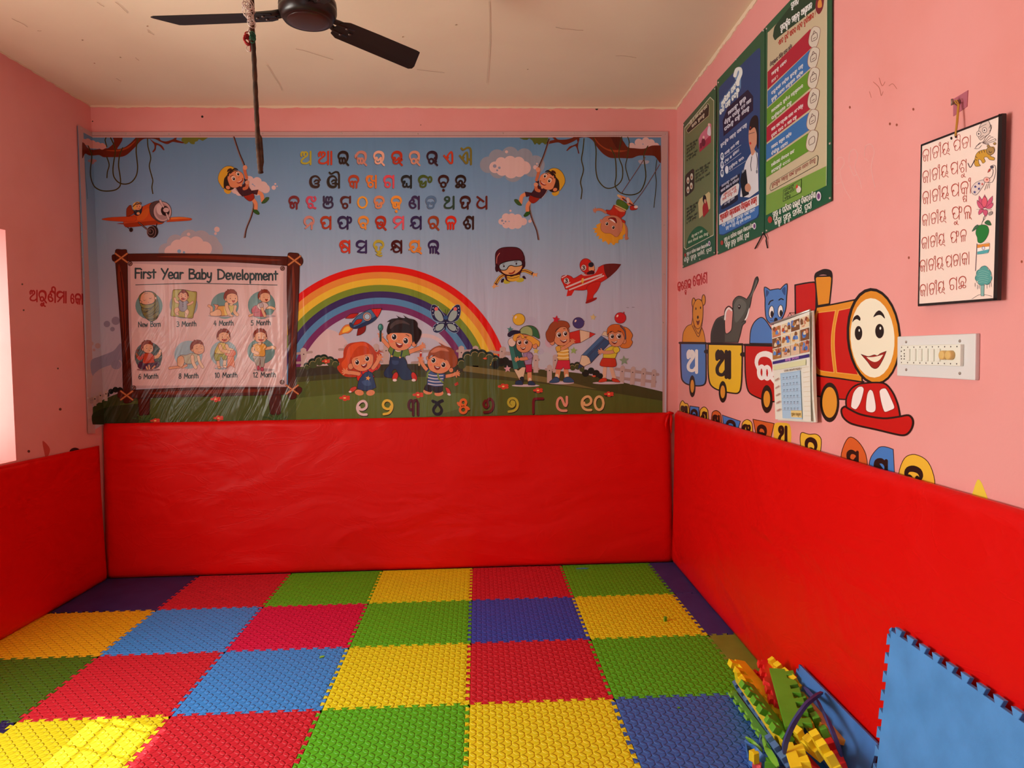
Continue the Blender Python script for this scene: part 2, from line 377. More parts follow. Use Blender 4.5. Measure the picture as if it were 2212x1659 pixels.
def tile_outline(kinds, sx=TS, sy=TS, gap=0.0007):
    """kinds: N, E, S, W edges; 't' teeth out, 'i' sockets, '-' straight.  Returns outline centred on the tile's centre, counter-clockwise"""
    h = 0.018; hx, hy = sx/2, sy/2
    def edge(k, L):
        if k == '-': return [(0.0, 0.0), (L, 0.0)]
        e = tooth_edge(L=L, n=max(2, round(TEETH*L/TS)), dw=0.0007 if k == 't' else 0.0)
        y = -h/2 + (-gap if True else 0)
        return [(a, (b - h/2) - gap*2) for a, b in e] if k == 't' else [(a, (b - h/2) + 0.0) for a, b in e]
    out = []
    # y up is outward for 't'; sockets are the neighbour's teeth seen from inside
    def place(k, L, origin, dx, dn):
        e = edge(k, L)
        if k == 'i': e = [(L-a, -b - gap) for a, b in reversed(edge('i', L))]
        if k == '-': e = [(a, -gap) for a, b in e]
        e = [(max(gap, min(L-gap, a)), b) for a, b in e]
        return [(origin[0]+dx[0]*a+dn[0]*b, origin[1]+dx[1]*a+dn[1]*b) for a, b in e]
    out += place(kinds[2], sx, (-hx, -hy), (1, 0), (0, -1))
    out += place(kinds[1], sy, (hx, -hy), (0, 1), (1, 0))
    out += place(kinds[0], sx, (hx, hy), (-1, 0), (0, 1))
    out += place(kinds[3], sy, (-hx, hy), (0, -1), (-1, 0))
    # drop points that coincide
    res = []
    for p in out:
        if not res or (Vector(p)-Vector(res[-1])).length > 2e-4: res.append(p)
    return res
def tile_mesh(outline, th=TH, bev=0.0012):
    """slab from an outline, with a small chamfer round its upper rim"""
    P = [Vector(p) for p in outline]; n = len(P)
    if sum(P[i-1].x*P[i].y-P[i].x*P[i-1].y for i in range(n)) < 0: P.reverse()
    I = []
    for i in range(n):
        a = (P[i]-P[i-1]).normalized(); b = (P[(i+1) % n]-P[i]).normalized(); na = Vector((-a.y, a.x)); nb = Vector((-b.y, b.x)); m = na+nb
        m = m.normalized()/max(.5, m.normalized().dot(na)) if m.length > .2 else na
        I.append(P[i]+m*bev)
    V = [(p.x, p.y, 0) for p in P]+[(p.x, p.y, th-bev*.8) for p in P]+[(p.x, p.y, th) for p in I]
    T = tessellate_polygon([[Vector((p.x, p.y, 0)) for p in I]]); F = []
    for t in T:
        q = (I[t[1]]-I[t[0]]).cross(I[t[2]]-I[t[0]]); t = tuple(t) if q > 0 else tuple(t)[::-1]
        F.append(tuple(i+2*n for i in t)); F.append(t[::-1])
    for i in range(n):
        j = (i+1) % n; F.append((i, j, j+n, i+n)); F.append((i+n, j+n, j+2*n, i+2*n))
    me = bpy.data.meshes.new('foam_tile'); me.from_pydata(V, [], F); me.update(); return me
# colour, smooth side up?, label;  rows from the back wall, columns from the left
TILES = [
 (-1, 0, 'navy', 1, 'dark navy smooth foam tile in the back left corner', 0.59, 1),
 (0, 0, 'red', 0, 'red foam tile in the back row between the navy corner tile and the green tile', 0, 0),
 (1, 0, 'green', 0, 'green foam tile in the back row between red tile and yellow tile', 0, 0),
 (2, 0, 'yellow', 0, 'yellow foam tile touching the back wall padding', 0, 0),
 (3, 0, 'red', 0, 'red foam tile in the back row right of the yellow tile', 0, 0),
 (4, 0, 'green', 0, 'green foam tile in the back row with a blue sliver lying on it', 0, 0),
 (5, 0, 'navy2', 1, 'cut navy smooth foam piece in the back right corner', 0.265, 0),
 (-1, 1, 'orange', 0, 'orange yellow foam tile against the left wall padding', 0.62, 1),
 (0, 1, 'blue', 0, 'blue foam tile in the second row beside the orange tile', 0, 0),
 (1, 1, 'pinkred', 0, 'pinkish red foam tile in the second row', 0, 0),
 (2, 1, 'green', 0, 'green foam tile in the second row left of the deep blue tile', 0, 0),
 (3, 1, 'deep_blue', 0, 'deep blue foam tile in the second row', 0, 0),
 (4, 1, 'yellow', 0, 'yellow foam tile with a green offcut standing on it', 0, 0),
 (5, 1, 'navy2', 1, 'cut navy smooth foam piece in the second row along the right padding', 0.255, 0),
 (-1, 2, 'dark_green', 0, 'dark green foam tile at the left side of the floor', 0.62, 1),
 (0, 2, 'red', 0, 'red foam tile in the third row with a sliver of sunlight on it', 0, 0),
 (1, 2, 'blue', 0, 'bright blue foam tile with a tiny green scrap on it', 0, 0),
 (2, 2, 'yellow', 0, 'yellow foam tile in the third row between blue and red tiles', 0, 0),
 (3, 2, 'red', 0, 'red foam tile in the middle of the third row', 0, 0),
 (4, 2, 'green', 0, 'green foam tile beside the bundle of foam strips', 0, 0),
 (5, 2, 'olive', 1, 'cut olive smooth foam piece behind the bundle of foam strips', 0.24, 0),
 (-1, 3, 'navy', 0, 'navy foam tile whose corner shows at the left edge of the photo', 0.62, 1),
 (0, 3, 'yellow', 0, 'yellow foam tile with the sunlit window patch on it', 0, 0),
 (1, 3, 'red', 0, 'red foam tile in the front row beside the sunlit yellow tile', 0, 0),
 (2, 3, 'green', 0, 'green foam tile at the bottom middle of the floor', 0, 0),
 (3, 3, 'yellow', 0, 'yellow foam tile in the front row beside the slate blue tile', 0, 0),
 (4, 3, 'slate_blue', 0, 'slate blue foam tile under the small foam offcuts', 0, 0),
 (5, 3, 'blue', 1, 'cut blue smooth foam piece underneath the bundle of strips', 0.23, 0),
]
_occ = {(t[0], t[1]) for t in TILES}
_tmesh = {}
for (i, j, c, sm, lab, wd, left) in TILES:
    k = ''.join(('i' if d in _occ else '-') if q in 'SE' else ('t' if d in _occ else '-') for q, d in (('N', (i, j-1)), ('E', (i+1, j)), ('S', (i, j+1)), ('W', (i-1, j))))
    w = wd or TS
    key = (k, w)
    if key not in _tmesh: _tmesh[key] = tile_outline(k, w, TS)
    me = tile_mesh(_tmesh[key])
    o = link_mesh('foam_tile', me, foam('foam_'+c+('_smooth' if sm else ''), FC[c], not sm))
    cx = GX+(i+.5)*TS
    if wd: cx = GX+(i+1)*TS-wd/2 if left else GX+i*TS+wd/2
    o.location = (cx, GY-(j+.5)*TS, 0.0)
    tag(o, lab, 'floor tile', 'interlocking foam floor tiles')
# ---------------------------------------------------------------- flat print: polygons and brush strokes laid on a wall plane in thin layers of ink
def smooth_pts(tok, closed, sub=4):
    P = []; corner = []
    for t in tok.replace('\n', ' ').split():
        c = t.endswith('!'); x, y = t.rstrip('!').split(','); P.append(Vector((float(x), float(y)))); corner.append(c)
    n = len(P)
    if n < 3 and not closed: return P
    out = []
    rng = range(n) if closed else range(n-1)
    for i in rng:
        p1, p2 = P[i], P[(i+1) % n]
        p0 = P[i-1] if (closed or i > 0) else p1; p3 = P[(i+2) % n] if (closed or i+2 < n) else p2
        m1 = (p2-p0)*0.5 if not corner[i] else (p2-p1)*0.0; m2 = (p3-p1)*0.5 if not corner[(i+1) % n] else (p2-p1)*0.0
        # keep tangents no longer than the chord: no loops
        L = (p2-p1).length
        if m1.length > L: m1 *= L/m1.length
        if m2.length > L: m2 *= L/m2.length
        if corner[i] and corner[(i+1) % n]: out.append(p1); continue
        for k in range(sub):
            t = k/sub; t2 = t*t; t3 = t2*t
            out.append(p1*(2*t3-3*t2+1)+m1*(t3-2*t2+t)+p2*(-2*t3+3*t2)+m2*(t3-t2))
    if not closed: out.append(P[-1])
    return out
def ribbon(pts, w, closed=False, cap=True, prof=None):
    """stroke outline as convex quads (and end caps); w = full width"""
    pts = [p for i, p in enumerate(pts) if i == 0 or (p-pts[i-1]).length > 1e-6]
    n = len(pts); polys = []
    if n < 2: return polys
    nor = []
    for i in range(n):
        a = pts[i]-pts[i-1] if (i > 0 or closed) else pts[1]-pts[0]
        b = pts[(i+1) % n]-pts[i] if (i < n-1 or closed) else pts[-1]-pts[-2]
        if a.length < 1e-9: a = b
        if b.length < 1e-9: b = a
        a = a.normalized(); b = b.normalized(); t = a+b
        if t.length < 0.3: t = a
        t.normalize(); m = Vector((-t.y, t.x)); k = max(0.6, m.dot(Vector((-a.y, a.x))))
        nor.append(m/k)
    for i in range(n if closed else n-1):
        j = (i+1) % n
        wi = w*(prof(i/(n-1)) if prof else 1)/2; wj = w*(prof(j/(n-1)) if prof else 1)/2
        polys.append([pts[i]+nor[i]*wi, pts[j]+nor[j]*wj, pts[j]-nor[j]*wj, pts[i]-nor[i]*wi])
    if cap and not closed:
        for p, q, e in ((pts[0], pts[1], 0), (pts[-1], pts[-2], 1)):
            r = w*(prof(e) if prof else 1)/2; d = (p-q).normalized(); s = Vector((-d.y, d.x))
            polys.append([p+s*r*math.cos(math.pi*k/6)+d*r*math.sin(math.pi*k/6) for k in range(7)])
    return polys
INK_STEP = 3e-5
def ink_mat(h, where, kind):
    key = ('ink', h, where, kind)
    if key in _mats: return _mats[key]
    if kind == 'vinyl': m = vinyl_print('print_'+h, pigment(h, where))
    elif kind == 'paint': m = base_mat('wall_paint_'+h, pigment(h, where), 0.42, 0.35)[0]
    else: m = base_mat('print_'+h, pigment(h, where), 0.5, 0.3)[0]
    _mats[key] = m; return m
_vg = None
def vinyl_group():
    """shared wrinkle bump so that every print colour follows the same folds of the sheet"""
    global _vg
    if _vg: return _vg
    g = bpy.data.node_groups.new('vinyl_folds', 'ShaderNodeTree'); g.interface.new_socket('Normal', in_out='OUTPUT', socket_type='NodeSocketVector')
    out = N(g, 'NodeGroupOutput'); ge = N(g, 'ShaderNodeNewGeometry')
    mp = N(g, 'ShaderNodeMapping'); mp.inputs['Scale'].default_value = (3.6, 1.0, 0.35); g.links.new(ge.outputs['Position'], mp.inputs[0])
    n1 = N(g, 'ShaderNodeTexNoise'); n1.inputs['Scale'].default_value = 1.6; n1.inputs['Detail'].default_value = 3; n1.inputs['Distortion'].default_value = 0.6; g.links.new(mp.outputs[0], n1.inputs['Vector'])
    s0 = N(g, 'ShaderNodeSeparateXYZ'); g.links.new(ge.outputs['Position'], s0.inputs[0])
    ac = math_n(g, 'SUBTRACT', math_n(g, 'MULTIPLY', s0.outputs[0], 7.8), math_n(g, 'MULTIPLY', s0.outputs[2], 4.5))    # across the diagonal creases
    al = math_n(g, 'ADD', math_n(g, 'MULTIPLY', s0.outputs[0], 0.7), math_n(g, 'MULTIPLY', s0.outputs[2], 1.2))        # along them
    cb = N(g, 'ShaderNodeCombineXYZ'); g.links.new(ac, cb.inputs[0]); g.links.new(al, cb.inputs[2])
    n2 = N(g, 'ShaderNodeTexNoise'); n2.inputs['Scale'].default_value = 1.0; n2.inputs['Detail'].default_value = 3; n2.inputs['Distortion'].default_value = 1.0; g.links.new(cb.outputs[0], n2.inputs['Vector'])
    sp = N(g, 'ShaderNodeSeparateXYZ'); g.links.new(ge.outputs['Position'], sp.inputs[0])
    mr = N(g, 'ShaderNodeMapRange', interpolation_type='SMOOTHSTEP'); mr.inputs['From Min'].default_value = -0.9; mr.inputs['From Max'].default_value = -1.7; g.links.new(sp.outputs[0], mr.inputs['Value'])
    mz = N(g, 'ShaderNodeMapRange', interpolation_type='SMOOTHSTEP'); mz.inputs['From Min'].default_value = 1.9; mz.inputs['From Max'].default_value = 1.2; g.links.new(sp.outputs[2], mz.inputs['Value'])
    h = math_n(g, 'ADD', math_n(g, 'MULTIPLY', n1.outputs['Fac'], 0.7), math_n(g, 'MULTIPLY', math_n(g, 'MULTIPLY', n2.outputs['Fac'], 1.5), math_n(g, 'MULTIPLY', mr.outputs[0], mz.outputs[0])))
    bp = N(g, 'ShaderNodeBump'); bp.inputs['Strength'].default_value = 0.6; bp.inputs['Distance'].default_value = 0.03
    g.links.new(h, bp.inputs['Height']); g.links.new(bp.outputs[0], out.inputs[0]); _vg = g; return g
def vinyl_print(name, rgb):
    m, nt, b = base_mat(name, rgb, 0.20, 0.28)
    n = N(nt, 'ShaderNodeGroup'); n.node_tree = vinyl_group(); nt.links.new(n.outputs[0], b.inputs['Normal'])
    return m
class Plane:
    def __init__(s, p0, n): s.p0 = Vector(p0); s.n = Vector(n).normalized()
    def at(s, u, v): return on_plane(u, v, s.p0, s.n)
    def normal(s, u, v): return s.n
class Art:
    def __init__(s, surf, where, kind, T=(0, 0, 1), k=0):
        s.surf, s.where, s.kind, s.T, s.k = surf, where, kind, T, k; s.items = []
    def px(s, p): return (s.T[0]+p[0]/s.T[2], s.T[1]+p[1]/s.T[-1])
    def fr(s, *T): s.T = T; return s
    def _emit(s, h, polys):
        """polys: lists of 2-D points in the current drawing frame"""
        s.k += 1; V = []; F = []
        for pi_, poly in enumerate(polys):
            lift = s.k*INK_STEP+0.0002+(pi_ % 13)*2.1e-6     # overlapping strokes of one colour never share a plane
            q = [s.px(p) for p in poly]
            for t in ([tuple(range(len(q)))] if len(q) <= 4 or len(poly) == 7 else tessellate_polygon([[Vector((x, y, 0)) for x, y in q]])):
                tri = [q[i] for i in t]
                for c in s.surf.split(tri) if hasattr(s.surf, 'split') else [tri]:
                    n = s.surf.normal(*c[0]) if not hasattr(s.surf, 'split') else s.surf.side(c)
                    pts = [(s.surf.at(*p) if not hasattr(s.surf, 'split') else s.surf.at_side(p, n)) + n*lift for p in c]
                    nn = (pts[1]-pts[0]).cross(pts[2]-pts[0])
                    if nn.dot(n) < 0: pts.reverse()
                    b = len(V); V += pts; F.append(tuple(range(b, b+len(pts))))
        s.items.append((h, V, F))
    def p(s, h, pts, ol=None, w=1.5, sub=4):
        P = smooth_pts(pts, True, sub); s._emit(h, [P])
        if ol: s._emit(ol, ribbon(P, w, True))
        return s
    def q(s, h, pts, ol=None, w=1.5):           # straight-sided
        return s.p(h, ' '.join(t+'!' for t in pts.split()), ol, w)
    def l(s, h, w, pts, taper=False, sub=4):    # brush stroke
        P = smooth_pts(pts, False, sub); s._emit(h, ribbon(P, w, False, True, (lambda t: 1-0.75*t) if taper else None)); return s
    def sl(s, h, w, pts): return s.l(h, w, ' '.join(t+'!' for t in pts.split()))
    def e(s, h, cx, cy, rx, ry=None, rot=0, ol=None, w=1.5, n=28):
        ry = ry or rx; c, d = math.cos(math.radians(rot)), math.sin(math.radians(rot))
        P = [Vector((cx+rx*math.cos(2*math.pi*i/n)*c-ry*math.sin(2*math.pi*i/n)*d, cy+rx*math.cos(2*math.pi*i/n)*d+ry*math.sin(2*math.pi*i/n)*c)) for i in range(n)]
        s._emit(h, [P])
        if ol: s._emit(ol, ribbon(P, w, True))
        return s
    def star(s, h, cx, cy, r, rot=0, k=0.45, ol=None, w=1):
        P = [Vector((cx+(r if i % 2 == 0 else r*k)*math.sin(math.radians(rot)+math.pi*i/5), cy-(r if i % 2 == 0 else r*k)*math.cos(math.radians(rot)+math.pi*i/5))) for i in range(10)]
        s._emit(h, [P])
        if ol: s._emit(ol, ribbon(P, w, True))
        return s
    def cloud(s, h, blobs):                      # overlapping puffs of one colour
        s._emit(h, [[Vector((x+rx*math.cos(2*math.pi*i/22), y+(ry)*math.sin(2*math.pi*i/22))) for i in range(22)] for x, y, rx, ry in [(b+(b[2],))[:4] for b in blobs]])
        return s
    def text(s, h, string, p0, p1, hh, wt=1.3, shear=0.0, shadow=None):
        """lettering between drawing-frame points p0 (baseline start) and p1 (baseline end), cap height hh measured along the drawing's up direction (y up)"""
        st, W = layout(string)
        p0, p1 = Vector(p0), Vector(p1); X = (p1-p0)/max(W, .1); Y = Vector((0, -hh/10.0))
        u = (X.length+Y.length)/2
        polys = []
        for pts, wm, prof in st:
            Q = [p0+X*(p.x+shear*p.y)+Y*p.y for p in pts]
            polys += ribbon(Q, wt*wm*u, False, True, prof)
        if shadow: s._emit(shadow[0], [[p+Vector(shadow[1]) for p in q] for q in polys])
        s._emit(h, polys); return s
    def flush(s, name, parent=None, label=None):
        V = []; F = []; mi = []; mats = []; idx = {}
        for h, v, f in s.items:
            if h not in idx: idx[h] = len(mats); mats.append(ink_mat(h, s.where, s.kind))
            b = len(V); V += v; F += [tuple(i+b for i in t) for t in f]; mi += [idx[h]]*len(f)
        s.items = []
        o = mesh_obj(name, V, F, mats, parent, False, mi)
        if label: o['label'] = label
        return o
# ---------------------------------------------------------------- brush lettering (letter shapes drawn as strokes in a 10-unit box)
AR = 'A1.7,3.6 .8,6 1.8,8.4 4.5,9.3 7.2,8.4 8.2,6 7.3,3.9'
AQ = 'A1.7,3.6 .8,6 1.8,8.4 4.5,9.3 7.2,8.4 8.1,6 7.7,3.2 6.6,1.5;/6.6,1.5 8.7,-.7'
AL = 'A1.7,3.6 .8,6 1.8,8.4 4.5,9.2 6.6,8.5 7.8,7'
BR = ';/8.1,0 8.1,9.6'
def ov(x, y, a, b=None):
    b = b or a
    return ';'+' '.join('%.2f,%.2f' % (x+a*math.cos(i*math.pi/4), y+b*math.sin(i*math.pi/4)) for i in range(9))
KNOT = ';2.1,5 3,5 3,4 1.9,2.9 2.2,1.2 4,.6 5.8,1.4 6.2,3.4 6.3,5;6.3,5 3.8,2.7'
LEGS = ';/2.2,0 2.2,4.1;2.2,4.1 3.2,5 4.3,4.1;/4.3,0 4.3,4.1;4.3,4.1 5.4,5 6.5,4.1;/6.5,0 6.5,4.1'
PHOOK = ';3.7,4.2 3,5.1 1.9,4.5;2.7,4.8 2,3.2 2.3,1.4 3.9,.6 6,1.2 7.9,3.2'
AI = ';1.8,12.2 3.2,11 6.4,12.6 8.6,12.2 9.4,10;/9.4,10.4 9.4,0'
GL = {
 'ଅ': ';.9,6.3 .7,8.2 1.8,9.3 2.8,8.5 2.8,6.9;2.8,8.4 4,9.3 5.4,8.5 5.3,6.7 3,5 1,3.1 1.2,1.4 3.2,.7 5.8,1 8,2.6'+BR,
 'ଆ': ';.9,6.3 .7,8.2 1.8,9.3 2.8,8.5 2.8,6.9;2.8,8.4 4,9.3 5.4,8.5 5.3,6.7 3,5 1,3.1 1.2,1.4 3.2,.7 5.8,1 8,2.6'+BR+';/10.6,0 10.6,9.6',
 'ଇ': AQ+ov(2.9, 2.8, 1.15, 2.1)+ov(5.1, 2.8, 1.15, 2.1), 'ଈ': AQ+ov(2.9, 2.6, 1.1, 2)+ov(5.1, 2.6, 1.1, 2)+';1.6,4.6 .1,5.4 .3,7 1.8,7.6',
 'ଉ': AQ+KNOT, 'ଊ': AQ+KNOT+';7.8,4.2 8.6,3.4 7.6,2.6', 'ଋ': AQ+ov(4, 2.4, 1.8)+';7.6,4.6 6.6,3.8 7.8,2.8', 'ୠ': AQ+ov(4, 2.4, 1.8)+';7.4,5.4 6.6,4.6 7.8,3.8 6.8,2.8 7.9,2',
 'ଏ': ';/.5,6.6 5.4,.9;5.4,.9 6.8,1 7.1,3 7,7.6 6.3,9.3 5,8.6 2.9,5.6 3.8,5.1',
 'ଐ': ';/.5,6.6 5.2,.9;5.2,.9 6.4,1 6.7,3 6.6,7.6 6,9 4.8,8.4 2.9,5.6 3.8,5.1;6.7,4.4 9,3.4'+AI,
 'ଓ': 'A8.4,6 6.8,8.4 4.4,9.3 1.6,8 .7,4.8 1.8,1.7 4.4,.6 6.8,1 7.3,2.5 5.8,3.3 4.4,3.3;5.6,3.4 7.3,4.3 6.7,5.8 5,6 4,5',
 'ଔ': 'A7.6,6 6.4,8.4 4.2,9.3 1.6,8 .7,4.8 1.8,1.7 4.2,.6 6.4,1 6.9,2.5 5.6,3.3 4.2,3.3;5.4,3.4 6.9,4.3 6.4,5.8 4.8,6 3.8,5;7,3.4 9.2,2.6'+AI,
 'କ': AR+';4.4,0 4.4,4.2 3.2,5 2,4.2 2,1.9 3,1 4.3,1.6;4.4,4.2 5.6,5 6.7,4.2 6.7,0',
 'ଖ': 'A1.9,3.6 .9,6 1.6,8.4 3.6,9.3 5.4,9.2;5.2,9.2 4.3,7.4 5.4,5.6 8,5.6'+ov(4, 2.4, 1.9)+BR, 'ଗ': AL+ov(3.5, 2.4, 1.9)+BR,
 'ଘ': AL+';2,4.8 3,5 2.9,3.9 1.8,2.4 2.4,.9 3.8,.8 4.6,2 4.6,3.3;4.6,2 5.2,.9 6.4,.7 8,2'+BR,
 'ଙ': 'A1.7,3.6 .8,6 1.8,8.4 4.5,9.3 7,8.4 8.2,7.4'+KNOT+ov(9.5, 6.6, 1.3, 2.1), 'ଚ': AR+ov(4.4, 2.4, 1.9), 'ଛ': AR+ov(4.4, 3.9, 1.4, 1.7)+ov(2.3, 1.4, 1.5, 1)+ov(6.5, 1.4, 1.5, 1),
 'ଜ': AR+';2.1,5 3,5 3,4.2 1.9,3 2.2,1.2 3.6,.7 4.6,1.5 4.3,3.6 5.2,5 6.4,4.5 6.7,3 6.7,0',
 'ଝ': 'A1.9,3.6 .8,6 1.6,8.4 3.4,9.2 5,9.1;5,9.1 4.6,7.4 5.6,6 7.2,6.4 7.7,8 6.9,9.4'+ov(3.8, 2.4, 1.7)+';/5,1.4 7.7,.4',
 'ଞ': ';2.4,5.4 .9,4 1.4,1.6 4.4,.6 7.4,1.6 8,4 6.8,5.4;/1,9.6 1,6.4;1,6.4 1.6,5.4 3,5.4;2.8,6.2 2.9,8.6 3.8,9.3 5,8.4 5,7;5,8.4 6.3,9.3 7.5,8.2 7,6 5,5.2 3,5.4;3.4,3.8 3.5,5 4.4,5.2 4.7,4 5,5.2',
 'ଟ': 'A1.9,3.3 .8,6 1.8,8.4 4.2,9.2 7.6,8.6;/7.9,9.6 7.9,4.8'+ov(4, 2.3, 1.8), 'ଠ': ov(4.5, 5, 3.6, 4.2), 'ଡ': AR+KNOT,
 'ଢ': AR+';2,5 2.8,4.6 2,2.6 2.8,.9 4.6,.8 5.6,2 5.5,4.4 4.5,5 3.6,4.2 3.7,2.4;/6.7,0 6.7,4.8',
 'ଣ': 'A2.5,6.8 3.2,8.8 5,9.3 6.6,8.6 7.8,7;4.2,5.5 3.8,7 2.4,7 .9,5.3 .8,3 2,1 3.9,.7 5.4,1.8 5,3.4 3,4.4 1,4.3'+BR,
 'ତ': AR+';2.4,5 3.3,4.6 2,2.6 2.6,.9 4.4,.6 6.2,1.2 6.7,3.4 6.2,5 5.1,4.8 5,3.8', 'ଥ': ov(3, 7.8, 1.8, 1.5)+';4.7,7.2 4.4,6 2,4.4 .9,2.6 1.6,1 3.6,.6 6,1 8,2.8'+BR,
 'ଦ': AR+';2,4.8 3,5 3,4 1.9,2.6 2.4,1 4.2,.8 6.2,2.2;/6.5,0 6.5,4.9', 'ଧ': ';/.8,9.4 5.8,5.7;2.8,7 1,4.6 .9,2.4 2.4,.9 5,.7 8,2.6'+BR,
 'ନ': 'A2.8,2.6 1,4.4 .9,6.8 2.2,8.6 4.5,9.3 7,8.4 8.1,6 7.4,3.8;1.6,.7 3.6,2.4 6.5,5.2;/6.5,5 6.5,0',
 'ପ': AL+PHOOK+BR, 'ଫ': AL+PHOOK+BR+ov(9.6, 7, 1.4, 2.1), 'ବ': AR+ov(4.2, 2.8, 1.8)+';/5.9,4.2 6.2,0', 'ଭ': AQ+';2,5.2 2.9,4.6 2,2.8 2.6,1 4,.6 5.6,1.3 6.2,3 6.1,5;4.8,5.5 3.9,4.2 4.6,3 5.9,3.4',
 'ମ': 'A2.8,4.2 .9,5.6 1.2,8 3.2,9.2 5.6,9 8,8;2.8,4.2 5,4.4 7.4,6.4;/6.8,5.6 1.5,.8'+BR, 'ଯ': AL+PHOOK+BR+';/.2,2.6 2.4,4.2',
 'ୟ': 'A1.7,3.6 .8,6 1.8,8.4 4.5,9.2 6.6,8.5 7.5,7;3.7,4.2 3,5.1 1.9,4.5;2.7,4.8 2,3.2 2.3,1.4 3.9,.6 5.6,1.4 6.6,3.4 7.6,4.6;/7.7,4.6 7.7,9.6;/.2,2.6 2.4,4.2;7.6,4.6 9,3.6 8.4,2.2 7.2,2.8;6.6,1 8,.8 9.6,-.6',
 'ର': AQ+ov(4, 2.4, 1.8), 'ଳ': AR+LEGS, 'ଲ': AQ+LEGS,
 'ଶ': 'A2.5,6.8 3.2,8.8 5,9.3 6.6,8.6 7.8,7;4.2,5.5 3.8,7 2.4,7 .9,5.3 1.1,3.7 2.2,2.9'+ov(4, 2.2, 1.8)+BR, 'ଷ': AL+PHOOK+BR+';/2.6,7 8,2.6',
 'ସ': 'A2.8,4.4 .9,5.6 1.2,8 3.2,9.2 5.6,9 8,8;2.8,4.4 5.4,4.2 7.2,6;/6,4.8 1.6,1.1;1.6,1 4.4,.4 8,.5'+BR,
 'ହ': AR+';2.2,5 3,4.4 2.4,1.8 4.4,.8 6,2 6.2,5;3.6,.6 6.2,-.2 3.2,-1.2 5.6,-2.4 6.8,-2.2', 'Ж': AL+PHOOK+BR+';/2.6,7 8,2.6;/.2,2.6 2.4,4.2',
 '୧': ';2.6,5.4 3,4.2 5.2,3.9 7.6,5.2 8,7.4 6.4,9.2 4,9.1 1.7,7.4 1,4.6 2.4,1.8 5,.7 8,.7', '୨': ';7.2,5.6 6.6,4.4 4.4,4 2,5 1.2,7 2.4,9 4.8,9.5 7.2,8.4 8.2,6 7.4,3.2 5.4,1.3 1.8,.7',
 '୩': ';3.9,3.5 2,3.5 .9,5.4 1.2,8 2.6,9.4 4,8.4 4.3,6;/4.3,6.6 4.3,0;4.3,7.6 5.4,9.2 7,9.2 8,7.6;/8,7.8 8,0', '୪': ';.8,9 3.6,8 5.6,6.4 7.6,3.6 6.8,1.3 4.5,.5 2.2,1.3 1.4,3.6 3.4,6.4 5.6,8.2 8.2,9.2',
 '୫': ov(4.5, 7.3, 2.1, 1.9)+ov(4.5, 2.6, 2.5, 2.1)+';.5,7 1.6,5.6 3.2,5.2;5.6,4.6 7.4,4 8.6,3', '୬': ';2.2,8.2 1,6.6 1.2,4.8 3,3.8 4.4,5 3.8,6.6 3.9,8.4 5.4,9.4 7.4,8.4 8.2,5.8 7.6,2.9 5.4,1.1 1.4,.7',
 '୭': ';4.2,5.6 3.4,6.2 3.8,7.4 5.2,7 5.4,5.2 4,4 2.2,4.6 1,6.6 2,8.8 4.6,9.4 7,8.4 8.2,5.6 7.4,2.9 5,1.3 1.4,.8', '୮': ';/1.4,0 1.4,7.4;1.4,7.2 2,8.8 3.6,9.2;/3.6,9.2 8.6,9.2',
 '୯': ';/8.2,9.6 8.2,5.6;8.2,5.6 7.4,4 6.4,4.6 4.6,8.2 3.4,9.2 1.6,8 .8,5 1.6,2.3 4,.9 7.8,.8', '୦': ov(4.5, 5, 3.3, 4.3),
 # latin, digits, marks
 'F': ';/1,0 1,10;/1,9.8 6,9.8;/1,5.4 5,5.4|6', 'Y': ';/.4,10 3.6,5;/7,10 2,-.6|7', 'B': ';/1,0 1,10;1,9.8 5,9.4 5.4,7 1.2,5.4;1.2,5.4 6.4,4.6 6,.8 1,.2|7', 'D': ';/1,0 1,10;.6,9.8 4.4,9.4 7.4,6 6,1.4 1,.2|8.4',
 'N': ';/1,0 1,9.8;/1,9.8 6.6,.4;/6.6,.4 6.6,10|8', 'M': ';/.6,0 1.6,9.8;/1.6,9.8 4.6,3;/4.6,3 7.4,9.8;/7.4,9.8 8.6,0|9.4',
 'i': ';/1,0 1,6.4;/1,8.8 1,9|2.2', 'r': ';/1,0 1,6.4;1,4 2.4,6.2 4,6|4.4', 's': ';4,5.8 2,6.4 .8,5.2 2.4,3.6 4,2.2 3,.2 .6,.4|5', 't': ';/2,9 2,.4;/.4,6.4 4,6.4|4.4', 'e': ';.9,3 4.6,3.6 4,6 2,6.4 .7,4 1.2,1 3,.1 4.8,1|5.6',
 'a': ';4.4,5.6 2.6,6.4 .8,4.6 .8,1.4 2.4,.2 4,1.4 4.5,4;/4.5,6.4 4.8,0|5.8', 'b': ';/1,10 1,0;1,4.6 3,6.4 4.9,4.6 4.6,1.2 2.6,.1 1,1.4|5.8', 'y': ';.8,6.4 1.2,2.8 2.8,1.8 4.4,3.4;4.6,6.4 4.2,0 2.6,-3 .6,-2.4|5.6', 'v': ';/.4,6.4 2.2,.2;/2.2,.2 4.4,6.6|5',
 'l': ';/1.2,10 1.2,.2|2.4', 'o': ov(2.7, 3.2, 2, 3.1)+'|5.6', 'p': ';/1,6.4 1,-3.4;1,4.6 3,6.4 4.9,4.6 4.6,1.2 2.6,.1 1,1.4|5.8', 'm': ';/.8,0 .8,6.4;.8,4.4 2.4,6.4 3.6,5 3.7,0;3.7,4.4 5.4,6.4 6.6,5 6.8,0|7.8', 'n': ';/.8,0 .8,6.4;.8,4.2 2.8,6.4 4.4,5 4.6,0|5.6',
